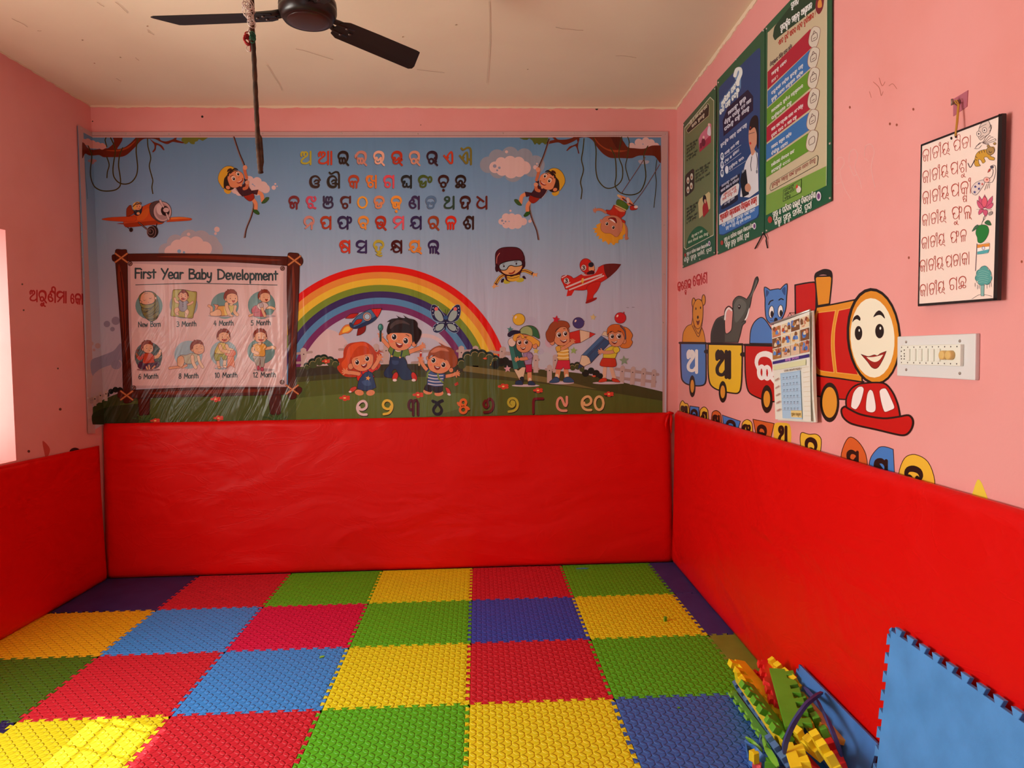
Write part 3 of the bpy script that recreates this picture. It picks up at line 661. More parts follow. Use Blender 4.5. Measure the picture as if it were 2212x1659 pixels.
 'w': ';/.4,6.4 1.8,.2;/1.8,.2 3.4,5;/3.4,5 5,.2;/5,.2 6.6,6.4|7.2', 'h': ';/1,10 1,0;1,4 2.8,6.4 4.5,5 4.8,0|5.8',
 '0': ov(3, 5, 2.4, 4.8)+'|6.4', '1': ';/.8,8 2.6,9.8;/2.6,9.8 2.6,0|4.4', '2': ';.8,8 2.4,9.8 4.6,9 4.6,6.6 2.6,3 .8,.4;/.8,.3 5.2,.3|6', '3': ';.8,9 3,9.8 4.6,8 3.6,5.6 2,5.2;2.4,5.2 5,4.2 4.8,1.2 2.6,.1 .6,1|6', '4': ';/3.4,9.8 .6,3.4;/.6,3.4 5.4,3.4;/4,6 4,0|6', '5': ';/4.8,9.6 1.4,9.6;/1.4,9.6 1.1,5.6;1.1,5.6 3.4,6 5,4 4.2,.9 2.2,.2 .6,1|6', '6': ';4,9.8 1.6,6.6 .8,3 2,.3 4.2,.5 5,3 3.6,5 1.2,3.6|6', '8': ov(2.9, 7.4, 1.8, 2.2)+ov(2.9, 2.6, 2.2, 2.5)+'|6',
 '?': ';1,7.6 2.4,9.8 5,9.2 5.4,7 3.4,4.8 3.2,3;/3.2,.6 3.2,.3|6.4', '!': ';/1,9.8 1,3;/1,.6 1,.3|2.4', ',': ';.8,.6 1,-.4 .4,-1.6|3', '|': ';/1,9.6 1,0|3', '-': ';/.6,4.6 3.4,4.6|4.4', '(': ';3,10 1.2,7 1.2,3 3,0|3.6', ')': ';.6,10 2.4,7 2.4,3 .6,0|3.6', '.': ';/.8,.5 .9,.4|2.4',
}
def _arch(t): return 0.80+0.80*math.sin(math.pi*min(1, max(0, t)))**2
_gc = {}
def glyph(ch):
    if ch in _gc: return _gc[ch]
    d = GL[ch]; W = None
    if '|' in d and ch != '|': d, W = d.split('|')
    elif ch == '|': d = ';/1,9.6 1,0'; W = 3
    out = []
    for s in d.split(';'):
        if not s: continue
        prof = None
        if s[0] == 'A': prof = _arch; s = s[1:]
        if s[0] == '/': pts = smooth_pts(' '.join(t+'!' for t in s[1:].split()), False)
        else: pts = smooth_pts(s, False, 3)
        out.append((pts, 1.0, prof))
    if W is None: W = max(p.x for q, _, _ in out for p in q)+1.5
    _gc[ch] = (out, float(W)); return _gc[ch]
def layout(s):
    """simple cluster layout; returns strokes and total width"""
    st = []; x = 0.0; i = 0
    s = s.replace('\u0b5c', 'ଡ\u0b3c').replace('\u0b5d', 'ଢ\u0b3c').replace('\u0b71', 'ବ')
    def put(g, dx, dy=0.0, k=1.0, wm=1.0):
        for pts, w, pr in glyph(g)[0]: st.append(([Vector((dx+p.x*k, dy+p.y*k)) for p in pts], w*wm, pr))
        return glyph(g)[1]*k
    def stroke(t, dx, wm=1.0, dy=0.0, k=1.0):
        for q in t.split(';'):
            if not q: continue
            pts = smooth_pts(' '.join(a+'!' for a in q[1:].split()) if q[0] == '/' else q, False, 3)
            st.append(([Vector((dx+p.x*k, dy+p.y*k)) for p in pts], wm, None))
    while i < len(s):
        c = s[i]
        if c == ' ': x += 5.0; i += 1; continue
        # gather cluster marks
        j = i+1; marks = ''
        while j < len(s) and s[j] in 'ାିୀୁୂୃେୋୌୈ୍ଂଁ଼' or (j < len(s) and s[j-1] == '୍'):
            marks += s[j]; j += 1
        if any(m in marks for m in 'େୋୌୈ'):
            stroke('4.4,6.4 3.6,8.6 2.2,9 .8,7 .7,3 2,.7 3.8,.8 4.7,2.6 4,4.6 2.4,5.2 .8,4.4', x); x += 6.0
        if c in GL: w = put(c, x)
        else: i = j; continue
        bx = x; x += w; k = 0
        while k < len(marks):
            m = marks[k]
            if m == '୍' and k+1 < len(marks):
                n = marks[k+1]
                if n in 'ଯୟ': stroke('0,5 1.4,5.8 2,4.2 .8,2.6 2,.8 3,-.8', x-1.0); x += 2.4
                elif n in GL: put(n, bx+2.6, -5.6, 0.5, 0.75)
                k += 2; continue
            if m == '୍': stroke('/-1,-.4 1,-2.4', x-1.5)
            elif m in 'ାୋୌ': stroke('/.6,0 .6,9.6', x); x += 2.4
            elif m == 'ି': stroke('-2.6,10.4 -2.4,12.4 -.8,13.2 .8,12.2 1,10.4', x-2.4)
            elif m == 'ୀ': stroke('/.8,0 .8,9.6;-1,9 -.6,10.8 .8,11 .9,9.4 -.2,8.6', x); x += 2.6
            elif m == 'ୁ': stroke('4.4,-.8 4.4,-2.2 2.6,-3.6 1.4,-2.6 2.6,-1.4 4.4,-3 6,-3.8', bx+1.4)
            elif m == 'ୂ': stroke('4.4,-.8 4.4,-2.2 2.6,-3.6 1.4,-2.6 2.6,-1.4 4.4,-3 6,-3.8;5.4,-1 6.2,-3', bx+1.4)
            elif m == 'ୃ': stroke('5,-.6 3.4,-1.4 3.4,-2.8 5.4,-3.4', bx)
            elif m in 'ଂଁ': stroke('0,8 1,9.4 0,10.6 -1,9.4 0,8', x)
            elif m == '଼': stroke('/4.4,-1.8 4.6,-2.2', bx, 1.4)
            k += 1
        i = j
    return st, x
# ---------------------------------------------------------------- cartoon banner on the back wall (its left end folds round the corner on to the left wall)
BY = YB-0.009
class BannerSurf:
    def __init__(s):
        s.nb = Vector((0, -1, 0)); s.nl = Vector((1, -0.03, 0)).normalized()
        s.pb = Vector((0, BY, 2)); s.pl = Vector((xl(4.5)+0.009, 4.5, 2))
        # the fold: where the two planes meet
        x = s.pl.x - (s.nl.y*(BY-4.5))/s.nl.x
        a = project((x, BY, 3)); b = project((x, BY, 1)); s.a = a; s.k = (b[0]-a[0])/(b[1]-a[1])
    def d(s, p): return p[0]-(s.a[0]+s.k*(p[1]-s.a[1]))
    def split(s, tri):
        D = [s.d(p) for p in tri]
        if min(D) > -1e-6 or max(D) < 1e-6: return [tri]
        out = []
        for sg in (1, -1):
            r = []
            for i in range(len(tri)):
                p, q = tri[i], tri[(i+1) % len(tri)]; a, b = D[i]*sg, D[(i+1) % len(tri)]*sg
                if a >= 0: r.append(p)
                if a*b < 0: t = a/(a-b); r.append((p[0]+(q[0]-p[0])*t, p[1]+(q[1]-p[1])*t))
            if len(r) > 2: out.append(r)
        return out
    def side(s, c): return s.nb if sum(s.d(p) for p in c) > 0 else s.nl
    def at_side(s, p, n): return on_plane(p[0], p[1], s.pb, s.nb) if n is s.nb else on_plane(p[0], p[1], s.pl, s.nl)
    def at(s, u, v): n = s.side([(u, v)]); return s.at_side((u, v), n)
BS = BannerSurf()
banner = empty('vinyl_banner', (-0.6, BY, 1.03), 'wide vinyl banner with alphabet letters, rainbow and cartoon children on the back wall', 'banner')
def sky_print():
    m, nt, b = base_mat('print_sky', (0.3, 0.4, 0.5), 0.20, 0.28)
    g = N(nt, 'ShaderNodeGroup'); g.node_tree = vinyl_group(); nt.links.new(g.outputs[0], b.inputs['Normal'])
    ge = N(nt, 'ShaderNodeNewGeometry'); sp = N(nt, 'ShaderNodeSeparateXYZ'); nt.links.new(ge.outputs['Position'], sp.inputs[0])
    mr = N(nt, 'ShaderNodeMapRange'); mr.inputs['From Min'].default_value = 1.3; mr.inputs['From Max'].default_value = 2.92; nt.links.new(sp.outputs[2], mr.inputs['Value'])
    cr = N(nt, 'ShaderNodeValToRGB'); E = cr.color_ramp.elements
    E[0].position = 0; E[0].color = (*pigment('#b3a4aa', 'banner'), 1); E[1].position = 1; E[1].color = (*pigment('#557692', 'banner'), 1)
    for p, c in ((0.30, '#a59fac'), (0.55, '#8796a8'), (0.75, '#6d87a2')): e = E.new(p); e.color = (*pigment(c, 'banner'), 1)
    nt.links.new(mr.outputs[0], cr.inputs[0]); nt.links.new(cr.outputs[0], b.inputs['Base Color']); return m
# the sheet itself: a thin folded slab
def banner_sheet():
    B = [(167, 268), BS.a and (project((BS.at(200, 285).x, BY, 2.925))[0], 285), (1443, 285), (1435, 897), None, None]
    zt, zb = 2.918, 1.021
    xr_, xf = 1.299, None
    n = BS.nl; x = BS.pl.x-(n.y*(BY-4.5))/n.x
    L = on_plane(168, 272, BS.pl, BS.nl); Lb = on_plane(191, 936, BS.pl, BS.nl)
    pts = [Vector((L.x, L.y, L.z)), Vector((x, BY, zt)), Vector((1.303, BY, zt+.004)), Vector((1.283, BY, zb)), Vector((x, BY, zb)), Vector((Lb.x, Lb.y, Lb.z))]
    o1 = Vector((0, 0.0025, 0)); o2 = Vector((-0.0025, 0, 0))
    offs = [o2, o1+o2, o1, o1, o1+o2, o2]
    V = pts+[p+o for p, o in zip(pts, offs)]
    F = [(1, 4, 3, 2), (0, 5, 4, 1), (7, 8, 9, 10), (6, 7, 10, 11), (0, 1, 7, 6), (1, 2, 8, 7), (2, 3, 9, 8), (3, 4, 10, 9), (4, 5, 11, 10), (5, 0, 6, 11)]
    return mesh_obj('banner_sheet', V, F, sky_print(), banner)
banner_sheet()
A = Art(BS, 'banner', 'vinyl')
WH, LAV, GRE = '#c9a199', '#a39aa6', '#aba5aa'
# --- border margin, with its bright inner line
A.fr(0, 0, 1)
A.q('#b08a84', '168,269 197,285 1443,284 1443,297 200,297 180,286').q('#b08a84', '1428,290 1443,284 1435,899 1431,899').q('#b08a84', '168,269 180,286 206,936 190,937 183,600')
A.sl('#c9a097', 1.3, '200,296 700,296 1429,295').sl('#7a4038', 1.0, '200,293.5 700,293.8 1429,293')
A.flush('border', banner)
nail = plain('nail_steel', (0.55, 0.50, 0.47), 0.35, 0.5, 0.8)
for u, v in [(199, 290), (272, 289), (365, 289), (430, 288), (476, 288), (567, 289), (738, 288), (902, 289), (1086, 288), (1239, 288), (1436, 290), (1434, 486), (1434, 592), (1432, 697), (1436, 750), (175, 278), (179, 428), (176, 501), (177, 555), (181, 602), (188, 766), (190, 860), (194, 931)]:
    p = BS.at(u, v); n = BS.side([(u, v)]); m = MB(); X = n.orthogonal().normalized(); Y = n.cross(X)
    rr = [(.0045, 0), (.0042, .0014), (.0022, .0026), (0.0004, .003)]
    V = [p+n*(z+.0004)+X*r*math.cos(k*math.pi/5)+Y*r*math.sin(k*math.pi/5) for r, z in rr for k in range(10)]
    F = [(i*10+k, i*10+(k+1) % 10, (i+1)*10+(k+1) % 10, (i+1)*10+k) for i in range(3) for k in range(10)]+[tuple(range(30, 40))]
    m.add(V, F); m.build('nail', nail, banner, True)
# --- landscape: pale clouds low down, fence, hills, bushes
A.k = 0; A.fr(620, 560, 4.514)
A.cloud('#c2a09c', [(370, 930, 250, 250), (120, 980, 160, 120)]).cloud('#b49da3', [(880, 920, 110, 160)])
A.flush('cloud_picture', banner); A.p('#c2a09c', '1250,760 1330,725 1450,750 1560,830 1660,960 1600,960 1500,830 1400,770')
A.flush('cloud_picture', banner); A.fr(1040, 620, 5.027).cloud(GRE, [(690, 790, 110, 80), (600, 830, 60, 40), (760, 830, 50, 40)]); A.flush('cloud_picture', banner); A.cloud('#a59aa8', [(540, 370, 55, 48), (380, 400, 30, 40), (640, 700, 40, 34)])
A.flush('cloud_picture', banner); A.fr(0, 0, 1)
A.p('#857d8e', '196,780 215,770 245,758 262,742 262,792 240,790 215,798 200,812').p('#a88f92', '200,815 215,798 240,788 262,780 262,850 200,880')
A.flush('cloud_picture', banner); A.cloud('#837a8a', [(231, 700, 7), (250, 693, 9), (243, 711, 5), (251, 788, 11, 10)]).cloud('#ad8c88', [(197, 742, 5), (211, 747, 6), (203, 756, 3)])
A.flush('cloud_picture', banner)
A.k = 10
# rainbow (elliptical bands seen square on)
A.fr(620, 560, 4.514)
def band(h, r0, r1, cx=912, cy=1310):
    ax, ay = 1.0, 0.985
    P = []
    for i in range(61):
        t = math.pi*(0.02+0.96*i/60); P.append((cx-r0*ax*math.cos(t), cy-r0*ay*math.sin(t)))
    Q = [(cx-r1*ax*math.cos(math.pi*(0.02+0.96*i/60)), cy-r1*ay*math.sin(math.pi*(0.02+0.96*i/60))) for i in range(61)]
    A._emit(h, [[Vector(P[i]), Vector(P[i+1]), Vector(Q[i+1]), Vector(Q[i])] for i in range(60)])
for h, r0, r1 in (('#c9130a', 1268, 1204), ('#d07a30', 1204, 1140), ('#d6a42e', 1140, 1076), ('#6c7a26', 1076, 1012), ('#33234f', 1012, 950), ('#4c7596', 950, 888), ('#6b2450', 888, 826)): band(h, r0, r1)
A.flush('rainbow_picture', banner)
A.k = 20
FEN, FDK = '#ad8f85', '#5a3a34'
def pales(pts, w, h, lean=0):
    for x, y in pts:
        A.p(FEN, f'{x-w},{y+h}! {x-w+lean},{y+8}! {x+lean},{y-8} {x+w+lean},{y+8}! {x+w},{y+h}!'); A.e('#2c1c1c', x+lean*.6, y+h*.3, 6, 6)
def rail(x0, y0, x1, y1, w): A.sl('#9d7f77', w, f'{x0},{y0} {x1},{y1}')
rail(90, 920, 240, 905, 24); rail(90, 1010, 240, 1005, 24); pales([(168, 870)], 28, 190, -8)
A.flush('fence_picture', banner); rail(510, 880, 640, 880, 24); pales([(580, 835)], 26, 170)
A.flush('fence_picture', banner); rail(860, 900, 1160, 880, 26); rail(880, 1000, 1000, 1000, 26); pales([(870, 830), (966, 832), (1110, 835)], 28, 200)
A.flush('fence_picture', banner); rail(1150, 905, 1400, 895, 26); rail(1220, 1010, 1330, 1000, 26); A.flush('fence_picture', banner); rail(1660, 895, 1900, 890, 26); pales([(1700, 850), (1838, 850)], 28, 200)
rail(2010, 905, 2200, 915, 24); pales([(2096, 858)], 28, 170, 10)
A.flush('fence_picture', banner); A.fr(1040, 620, 5.027); rail(100, 700, 300, 730, 30); pales([(215, 655)], 26, 150, 12); rail(540, 770, 620, 790, 26); rail(560, 880, 620, 890, 26); rail(700, 895, 830, 905, 26); pales([(590, 740), (738, 850), (800, 740)], 26, 190)
A.flush('fence_picture', banner)
for x0, y0, x1, y1, w in ((1460, 890, 1915, 950, 32), (1450, 985, 1885, 1030, 32)): rail(x0, y0, x1, y1, w)
pales([(1520, 860), (1635, 870), (1750, 885), (1862, 900)], 24, 190, 12)
A.flush('fence_picture', banner); A.fr(180, 520, 4.1475); rail(60, 1420, 190, 1385, 26); rail(65, 1450, 150, 1425, 22); pales([(100, 1390), (150, 1360), (205, 1345)], 14, 90)
A.flush('fence_picture', banner)
A.k = 40; A.fr(0, 0, 1)
A.p('#3d3a1b', '640,793! 700,790 830,787 920,786 1000,788 1060,789 1110,793 1180,799 1250,806 1300,816 1350,827! 1431,846! 1431,897! 640,897!')
A.p('#332b1e', '640,798! 740,789 830,788 920,789 1000,792 1050,797 1090,802 1040,806 940,800 830,800 740,806 640,815!')
A.p('#6a5a30', '1000,789! 1060,797 1110,804 1180,815 1240,828 1290,841! 1225,833 1150,822 1080,812 1000,802!')
A.p('#4d5220', '640,826! 740,818 830,816 940,814 1040,818 1120,824 1220,834 1300,845 1431,866! 1431,899! 640,905!')
A.p('#353a1a', '200,880! 215,868 235,858 262,848 300,842! 300,917! 200,917!').p('#454f20', '260,872! 330,860 430,850 530,848 660,838! 660,914! 230,917!').p('#2b2f17', '200,893 240,878 300,872! 300,917! 200,917!')
A.p('#57602a', '640,860! 760,850 900,848 1010,852 1000,880 900,905! 640,908!')
A.flush('hill_picture', banner)
def bush(dark, line, pts, inner=None):
    A.cloud(dark, pts)
    if inner: A.cloud(inner, [(x+6, y+18, r*.82) for x, y, r in pts]); [A.l(line, 5, f'{x-r*.7},{y+18} {x-r*.45},{y+18-r*.62} {x+6},{y+18-r*.8} {x+r*.5},{y+18-r*.6}') for x, y, r in pts]
A.fr(620, 560, 4.514)
bush('#142318', '#8a7a4a', [(190, 1035, 28), (250, 1010, 44), (310, 980, 48), (360, 970, 44), (420, 990, 44), (470, 1010, 40)], '#3a3f1f')
bush('#12211a', '#9a8150', [(1700, 1010, 50), (1760, 950, 52), (1830, 925, 52), (1900, 930, 52), (1970, 950, 50), (2030, 980, 46)], '#3a3f1f'); A.cloud('#12211a', [(2030, 1030, 40), (2090, 1005, 42), (2150, 1020, 42), (2200, 1030, 34)])
A.p('#3a3f1f', '1680,1030! 1720,1000 1800,960 1900,960 1990,1010 1960,1042! 1800,1036!')
A.fr(1040, 620, 5.027); A.cloud('#161a14', [(150, 840, 40), (200, 810, 36), (260, 800, 40), (310, 830, 36), (1130, 935, 40), (1190, 910, 36), (1245, 940, 40), (1290, 965, 30)])
bush('#23281a', '#8a7a4a', [(985, 860, 36), (1040, 850, 38), (1085, 880, 32)], '#3a3f1f')
A.fr(180, 520, 4.1475); A.cloud('#11150f', [(215, 1380, 22), (250, 1350, 24), (290, 1335, 26), (330, 1340, 28)])
A.flush('bush_picture', banner)
def flower(x, y, s, back='#231a18'):
    if back: A.p(back, f'{x-52*s},{y+8*s} {x-20*s},{y-18*s} {x+4*s},{y-24*s} {x+40*s},{y-16*s} {x+56*s},{y+8*s} {x+34*s},{y+32*s} {x},{y+34*s} {x-36*s},{y+28*s}')
    A.cloud('#c03a26', [(x-34*s, y+2*s, 20*s, 13*s), (x-4*s, y-14*s, 20*s, 12*s), (x+32*s, y-8*s, 20*s, 13*s), (x+34*s, y+12*s, 18*s, 12*s), (x+2*s, y+20*s, 20*s, 12*s), (x, y+3*s, 28*s, 14*s)]); A.e('#d6a860', x, y+2*s, 13*s, 8*s); A.flush('flower_picture', banner)
A.fr(620, 560, 4.514)
for x, y, s, b in ((380, 993, .75, None), (563, 1350, 1, None), (1278, 1320, 1, None), (1930, 966, .35, None), (2108, 1238, 1, None)): flower(x, y, s, b)
A.q('#a83020', '1630,1215 1665,1195 1672,1220 1640,1238'); A.flush('flower_picture', banner)
A.fr(1040, 620, 5.027)
for x, y, s, b in ((614, 1120, 1, '#2a1a18'), (1383, 1160, 1, '#2a1a18'), (1220, 967, .4, None), (38, 775, .4, None)): flower(x, y, s, b)
A.fr(200, 880, 4.424)
for x, y in ((600, 125), (1205, 100)): flower(x, y, .9, None)
A.fr(0, 250, 2.3703); flower(1105, 1450, .5, None)
# --- sky: clouds, branches, vines
A.k = 0; A.fr(1000, 280, 4.6085)
A.cloud('#85838b', [(250, 350, 82), (340, 280, 84), (470, 255, 86), (610, 270, 84), (720, 350, 94), (690, 390, 84), (500, 430, 92), (350, 400, 86), (480, 350, 160, 100)]).cloud(WH, [(320, 375, 58), (380, 330, 56), (470, 325, 64), (555, 330, 60), (610, 380, 66), (560, 410, 62), (480, 420, 66), (390, 400, 60)])
A.cloud('#7f7d8c', [(316, 363, 18), (362, 380, 13), (341, 405, 10)]).cloud(WH, [(434, 221, 15), (720, 375, 21), (737, 340, 10), (752, 364, 8)]); A.flush('cloud_picture', banner)
A.cloud(WH, [(385, 915, 32), (430, 875, 42), (485, 875, 42), (545, 885, 44), (600, 915, 38), (545, 945, 42), (490, 950, 42), (430, 945, 38), (473, 808, 11), (666, 912, 16), (678, 888, 7), (688, 907, 6)]).cloud('#7f7d8c', [(391, 907, 12), (424, 915, 9), (406, 934, 7)]); A.flush('cloud_picture', banner)
A.cloud(WH, [(1680, 165, 34), (1750, 130, 40), (1820, 115, 38), (1870, 135, 40), (1920, 165, 34), (1800, 170, 130, 22)]).cloud('#9a9098', [(1800, 325, 50, 20), (1770, 315, 26, 14), (1830, 320, 26, 14)]); A.flush('cloud_picture', banner)
A.fr(210, 420, 10.0545); A.cloud('#9a9095', [(1500, 1230, 170), (1700, 1060, 190), (2000, 960, 200), (2250, 1000, 220), (2450, 1080, 200), (2540, 1190, 190), (2100, 1150, 350, 140)]).cloud(WH, [(1640, 1240, 180, 140), (1750, 1140, 160), (1920, 1060, 150), (2150, 1070, 160), (2330, 1180, 160), (2000, 1180, 350, 110), (1985, 865, 36), (2600, 760, 60), (2570, 850, 30)]).cloud('#7a90a6', [(1780, 1235, 42), (1885, 1258, 26)]); A.flush('cloud_picture', banner)
A.fr(450, 290, 7.213); A.cloud(WH, [(640, 720, 70), (760, 740, 72), (850, 810, 76), (890, 850, 70), (760, 880, 76), (660, 850, 70), (430, 850, 80), (480, 900, 60), (1020, 832, 34), (1044, 775, 16), (1072, 811, 11)]); A.flush('cloud_picture', banner)
A.fr(160, 270, 7.9); A.cloud('#b98076', [(170, 270, 34), (230, 290, 60), (310, 330, 70), (400, 350, 60), (480, 365, 56), (520, 370, 34), (360, 370, 140, 34)]).cloud('#8c6464', [(310, 610, 80, 30), (310, 630, 40, 40)])
A.flush('cloud_picture', banner)
A.k = 12; A.fr(160, 270, 7.9)
BR1, BR2 = '#5c1d0c', '#8a3516'
A.p(BR1, '138,300 180,320 220,380 290,420 400,415 520,400 590,390 680,300 660,218! 830,218! 820,270 780,340 740,410 860,380 960,310 1050,218! 1460,218! 1480,260 1560,280 1640,262 1690,240 1720,218! 1762,218! 1745,250 1850,285 1880,290 1870,315 1760,300 1680,290 1590,328 1480,290 1380,240 1280,235 1190,240 1120,290 1080,340 1000,420 900,510 800,545 600,550 500,548 430,515 350,520 260,520 190,490 150,560 137,570!')
A.p(BR2, '545,432 640,430 720,428 850,398 960,340 1050,262 1030,300 950,380 860,425 740,450 600,445')
A.p(BR1, '1290,236 1370,290 1420,310 1500,350 1545,425 1520,428 1470,370 1410,345 1395,420 1350,468 1335,455 1370,400 1365,330')
A.p('#5e5f1e', '1850,214! 1830,260 1870,300 1890,325 1930,318 1960,290 1990,318 2030,330 2060,322 2065,290 2110,275 2130,245 2170,262 2200,270 2290,214!')
VN, VD = '#4a3f17', '#241c0c'
def vine(w, pts):
    A.l(VN, w, pts); A.l(VD, w*.4, pts)
vine(22, '240,360 290,480 300,560 280,740 285,900 340,1040 440,1110 560,1128 700,1110 780,1050 795,960 780,830 760,700 770,560 800,450 830,390'); vine(22, '625,220 680,340 705,450 690,560 665,740 680,880 760,980 870,1010 980,975 1060,870 1085,740 1075,600 1060,420 1090,230')
vine(20, '545,220 530,260 560,370'); vine(20, '560,550 600,680 570,800 562,900'); vine(20, '1255,240 1262,370 1310,560 1285,700 1320,850 1345,950 1330,1060 1345,1170')
A.l('#20302c', 4, '180,640 195,900 215,1100 228,1260')
A.flush('branch_picture', banner); A.fr(1000, 280, 4.6085)
A.p(BR1, '818,128! 880,108 910,100 888,78! 920,78! 950,100 1030,98 1090,82 1100,74! 1460,72! 1560,72! 1600,120 1640,175 1700,185 1800,190 1880,160 1968,158! 1970,330 1930,290 1900,262 1800,258 1740,262 1680,285 1560,283 1470,282 1400,245 1340,180 1290,108 1240,78 1160,84 1100,118 1010,152 950,128 860,142 818,140!')
A.p('#4a150a', '1470,74! 1580,74! 1590,110 1560,195 1520,170!').p(BR2, '1310,80 1370,150 1450,195 1560,205 1640,208 1560,225 1470,218 1390,180 1330,125')
A.p(BR1, '1130,90 1140,130 1100,155 1060,170 1030,208 1036,214 1080,180 1120,166 1140,205 1148,238 1158,236 1145,180 1150,130 1160,90')
A.p('#4f531c', '560,82! 600,100 640,102 660,90 690,110 715,150 735,135 760,152 790,130 822,150 840,120 850,80!')
vine(11, '1205,90 1195,200 1180,300 1200,400 1170,520 1185,600 1175,690'); vine(11, '1300,80 1325,200 1322,380 1345,500 1420,580 1510,570 1580,500 1588,380 1550,260 1580,74'); vine(9, '1640,74 1655,130 1635,280 1618,370 1655,505')
vine(11, '1470,180 1515,280 1525,460 1515,560 1570,630 1680,650 1770,610 1820,470 1800,260 1840,165'); vine(7, '1930,300 1915,430 1925,530 1900,775')
A.l('#7d5650', 5, '1815,272 1700,450 1575,635'); A.l('#7d5650', 5, '1958,345 1800,600 1690,745'); A.l('#3c1512', 3, '1817,275 1702,453 1577,637'); A.l('#3c1512', 3, '1960,348 1802,603 1692,747')
A.flush('branch_picture', banner)
# --- alphabet rows
A.k = 30
ROWS = [
 (355, 28.5, 'ଅ:649:#a59426 ଆ:687:#b23014 ଇ:729:#1f0a06 ଈ:768:#b87462 ଉ:806:#d89a80 ଊ:845:#a82a12 ଋ:883:#c4826a ୠ:921:#280c1c ଏ:958:#b23014 ଐ:992:#6f6018'),
 (405.5, 27, 'ଓ:669:#2a0c08 ଔ:707:#1c0d06 କ:752:#a23214 ଖ:790:#d06a24 ଗ:828:#cc3f4a ଘ:866:#16181a ଙ:903:#3f4d16 ଚ଼:946:#300a08 ଛ:983:#1e0806'),
 (451, 27.5, 'ଜ:623:#6b1a20 ଝ:661:#b8384e ଞ:697:#24163a ଟ:735:#4a0a0c ଠ:771:#d98a22 ଡ:807:#c8764c ଢ଼:844:#d9822a ଣ:883:#2f1c44 ତ:919:#4c6480 ଥ:958:#1f3828 ଦ:993:#3a0a08 ଧ:1029:#5a120a'),
 (494.5, 27.5, 'ନ:656:#b87466 ପ:692:#9c2c10 ଫ:729:#261640 ବ:773:#d07a2a ଭ:810:#a02410 ମ:849:#cc4a56 ଯ:887:#281a44 ର:924:#8e3414 ଳ:962:#c4200c ଶ:1000:#2a0a08'),
 (546, 27, 'ଷ:733:#b8301c ସ:769:#2f1f48 ହ:806:#a8922e Ж:845:#3f0a0c ୟ:884:#d0762c ଲ:924:#2c1a44')]
for y, hh, row in ROWS:
    for it in row.split():
        g, x, c = it.split(':'); x = float(x); k = 25.0/9.2
        W = layout(g)[1]; A.k = 30
        for dx, dy, hx in ((-.9, 1.0, '#514c52'), (0, 0, c)):
            A.fr(0, 0, 1); A.text(hx, g, (x+dx, y+dy), (x+dx+W*k, y+dy), hh, 1.4)
        A.flush('printed_letter', banner)
A.k = 60
for g, x, y, c in (('୧', 769, 898, '#cfa9a4'), ('୨', 824, 897, '#cfa238'), ('୩', 880, 896, '#4a0e16'), ('୪', 932, 896, '#180a10'), ('୫', 988, 894, '#cc5a24'), ('୬', 1042, 893, '#5c1412'), ('୭', 1095, 892, '#a8922c'), ('୮', 1148, 892, '#64141a'), ('୯', 1201, 890, '#cc8068'), ('୧୦', 1254, 888, '#cc9a64')):
    W = layout(g)[1]; A.k = 60
    for dx, dy, hx in ((1, 1.8, '#20100e'), (0, 0, c)): A.text(hx, g, (x+dx, y+dy), (x+dx+W*2.85, y+dy-.4), 33.5, 1.7)
    A.flush('printed_numeral', banner)
# --- signboard picture on the banner
A.k = 70; A.fr(0, 250, 2.3703)
W1, W2, W3 = '#471509', '#6b230e', '#260a06'
A.p('#471509', '705,1430! 770,1430! 765,1530! 715,1535!', W3, 3).p(W1, '1375,1425! 1440,1425! 1437,1530! 1385,1530!', W3, 3)
A.q('#b08d8a', '650,735 1474,760 1468,1395 664,1396').q(WH, '668,757 1452,783 1446,1380 680,1382')
A.p(W1, '574,722 580,712 640,708 900,706 1200,712 1470,722 1535,720 1550,735 1548,760 1530,770 1470,768 1200,750 900,745 640,745 582,745', W3, 3).p(W2, '800,722 1000,716 1200,722 1440,738 1380,744 1200,738 1000,730')
A.p(W1, '610,1408 640,1406 1000,1392 1460,1390 1530,1388 1545,1395 1545,1412 1530,1425 1200,1434 900,1440 640,1448 605,1440', W3, 3).p(W2, '760,1420 1000,1405 1400,1400 1300,1415 900,1428')
A.p(W1, '592,690 625,686 650,690 655,900 660,1100 672,1300 678,1460 650,1472 634,1465 626,1200 612,1000 598,820', W3, 3).p(W2, '612,760 640,900 645,1100 655,1300 640,1180 622,1000 604,830').l(W3, 4, '618,800 632,960 640,1150')
A.p(W1, '1475,708 1505,703 1532,712 1530,900 1520,1150 1514,1300 1518,1440 1492,1452 1476,1440 1478,1200 1470,900', W3, 3).p(W2, '1500,760 1512,900 1502,1100 1496,1300 1490,1100 1494,900').l(W3, 4, '1490,790 1497,960 1488,1180')
for x, y in ((622, 728), (1508, 742), (650, 1432), (1497, 1402)):
    for d in (1, -1): A.sl('#8a4520', 10, f'{x-30},{y-22*d} {x+30},{y+22*d}'); A.sl('#c07244', 5, f'{x-30},{y-22*d} {x+30},{y+22*d}')
for x, y in ((668, 758), (1447, 782), (686, 1393), (1445, 1364)):
    A.e('#7a544c', x, y, 11, 11, 0, '#2c1512', 2.5).sl('#2c1512', 2.5, f'{x-6},{y+6} {x+6},{y-6}')
TX = '#2b3a3a'
A.sl(TX, 3.5, '696,866 1000,858 1420,867')
A.text(TX, 'First Year Baby Development', (690, 832), (1424, 842), 50, 1.7)
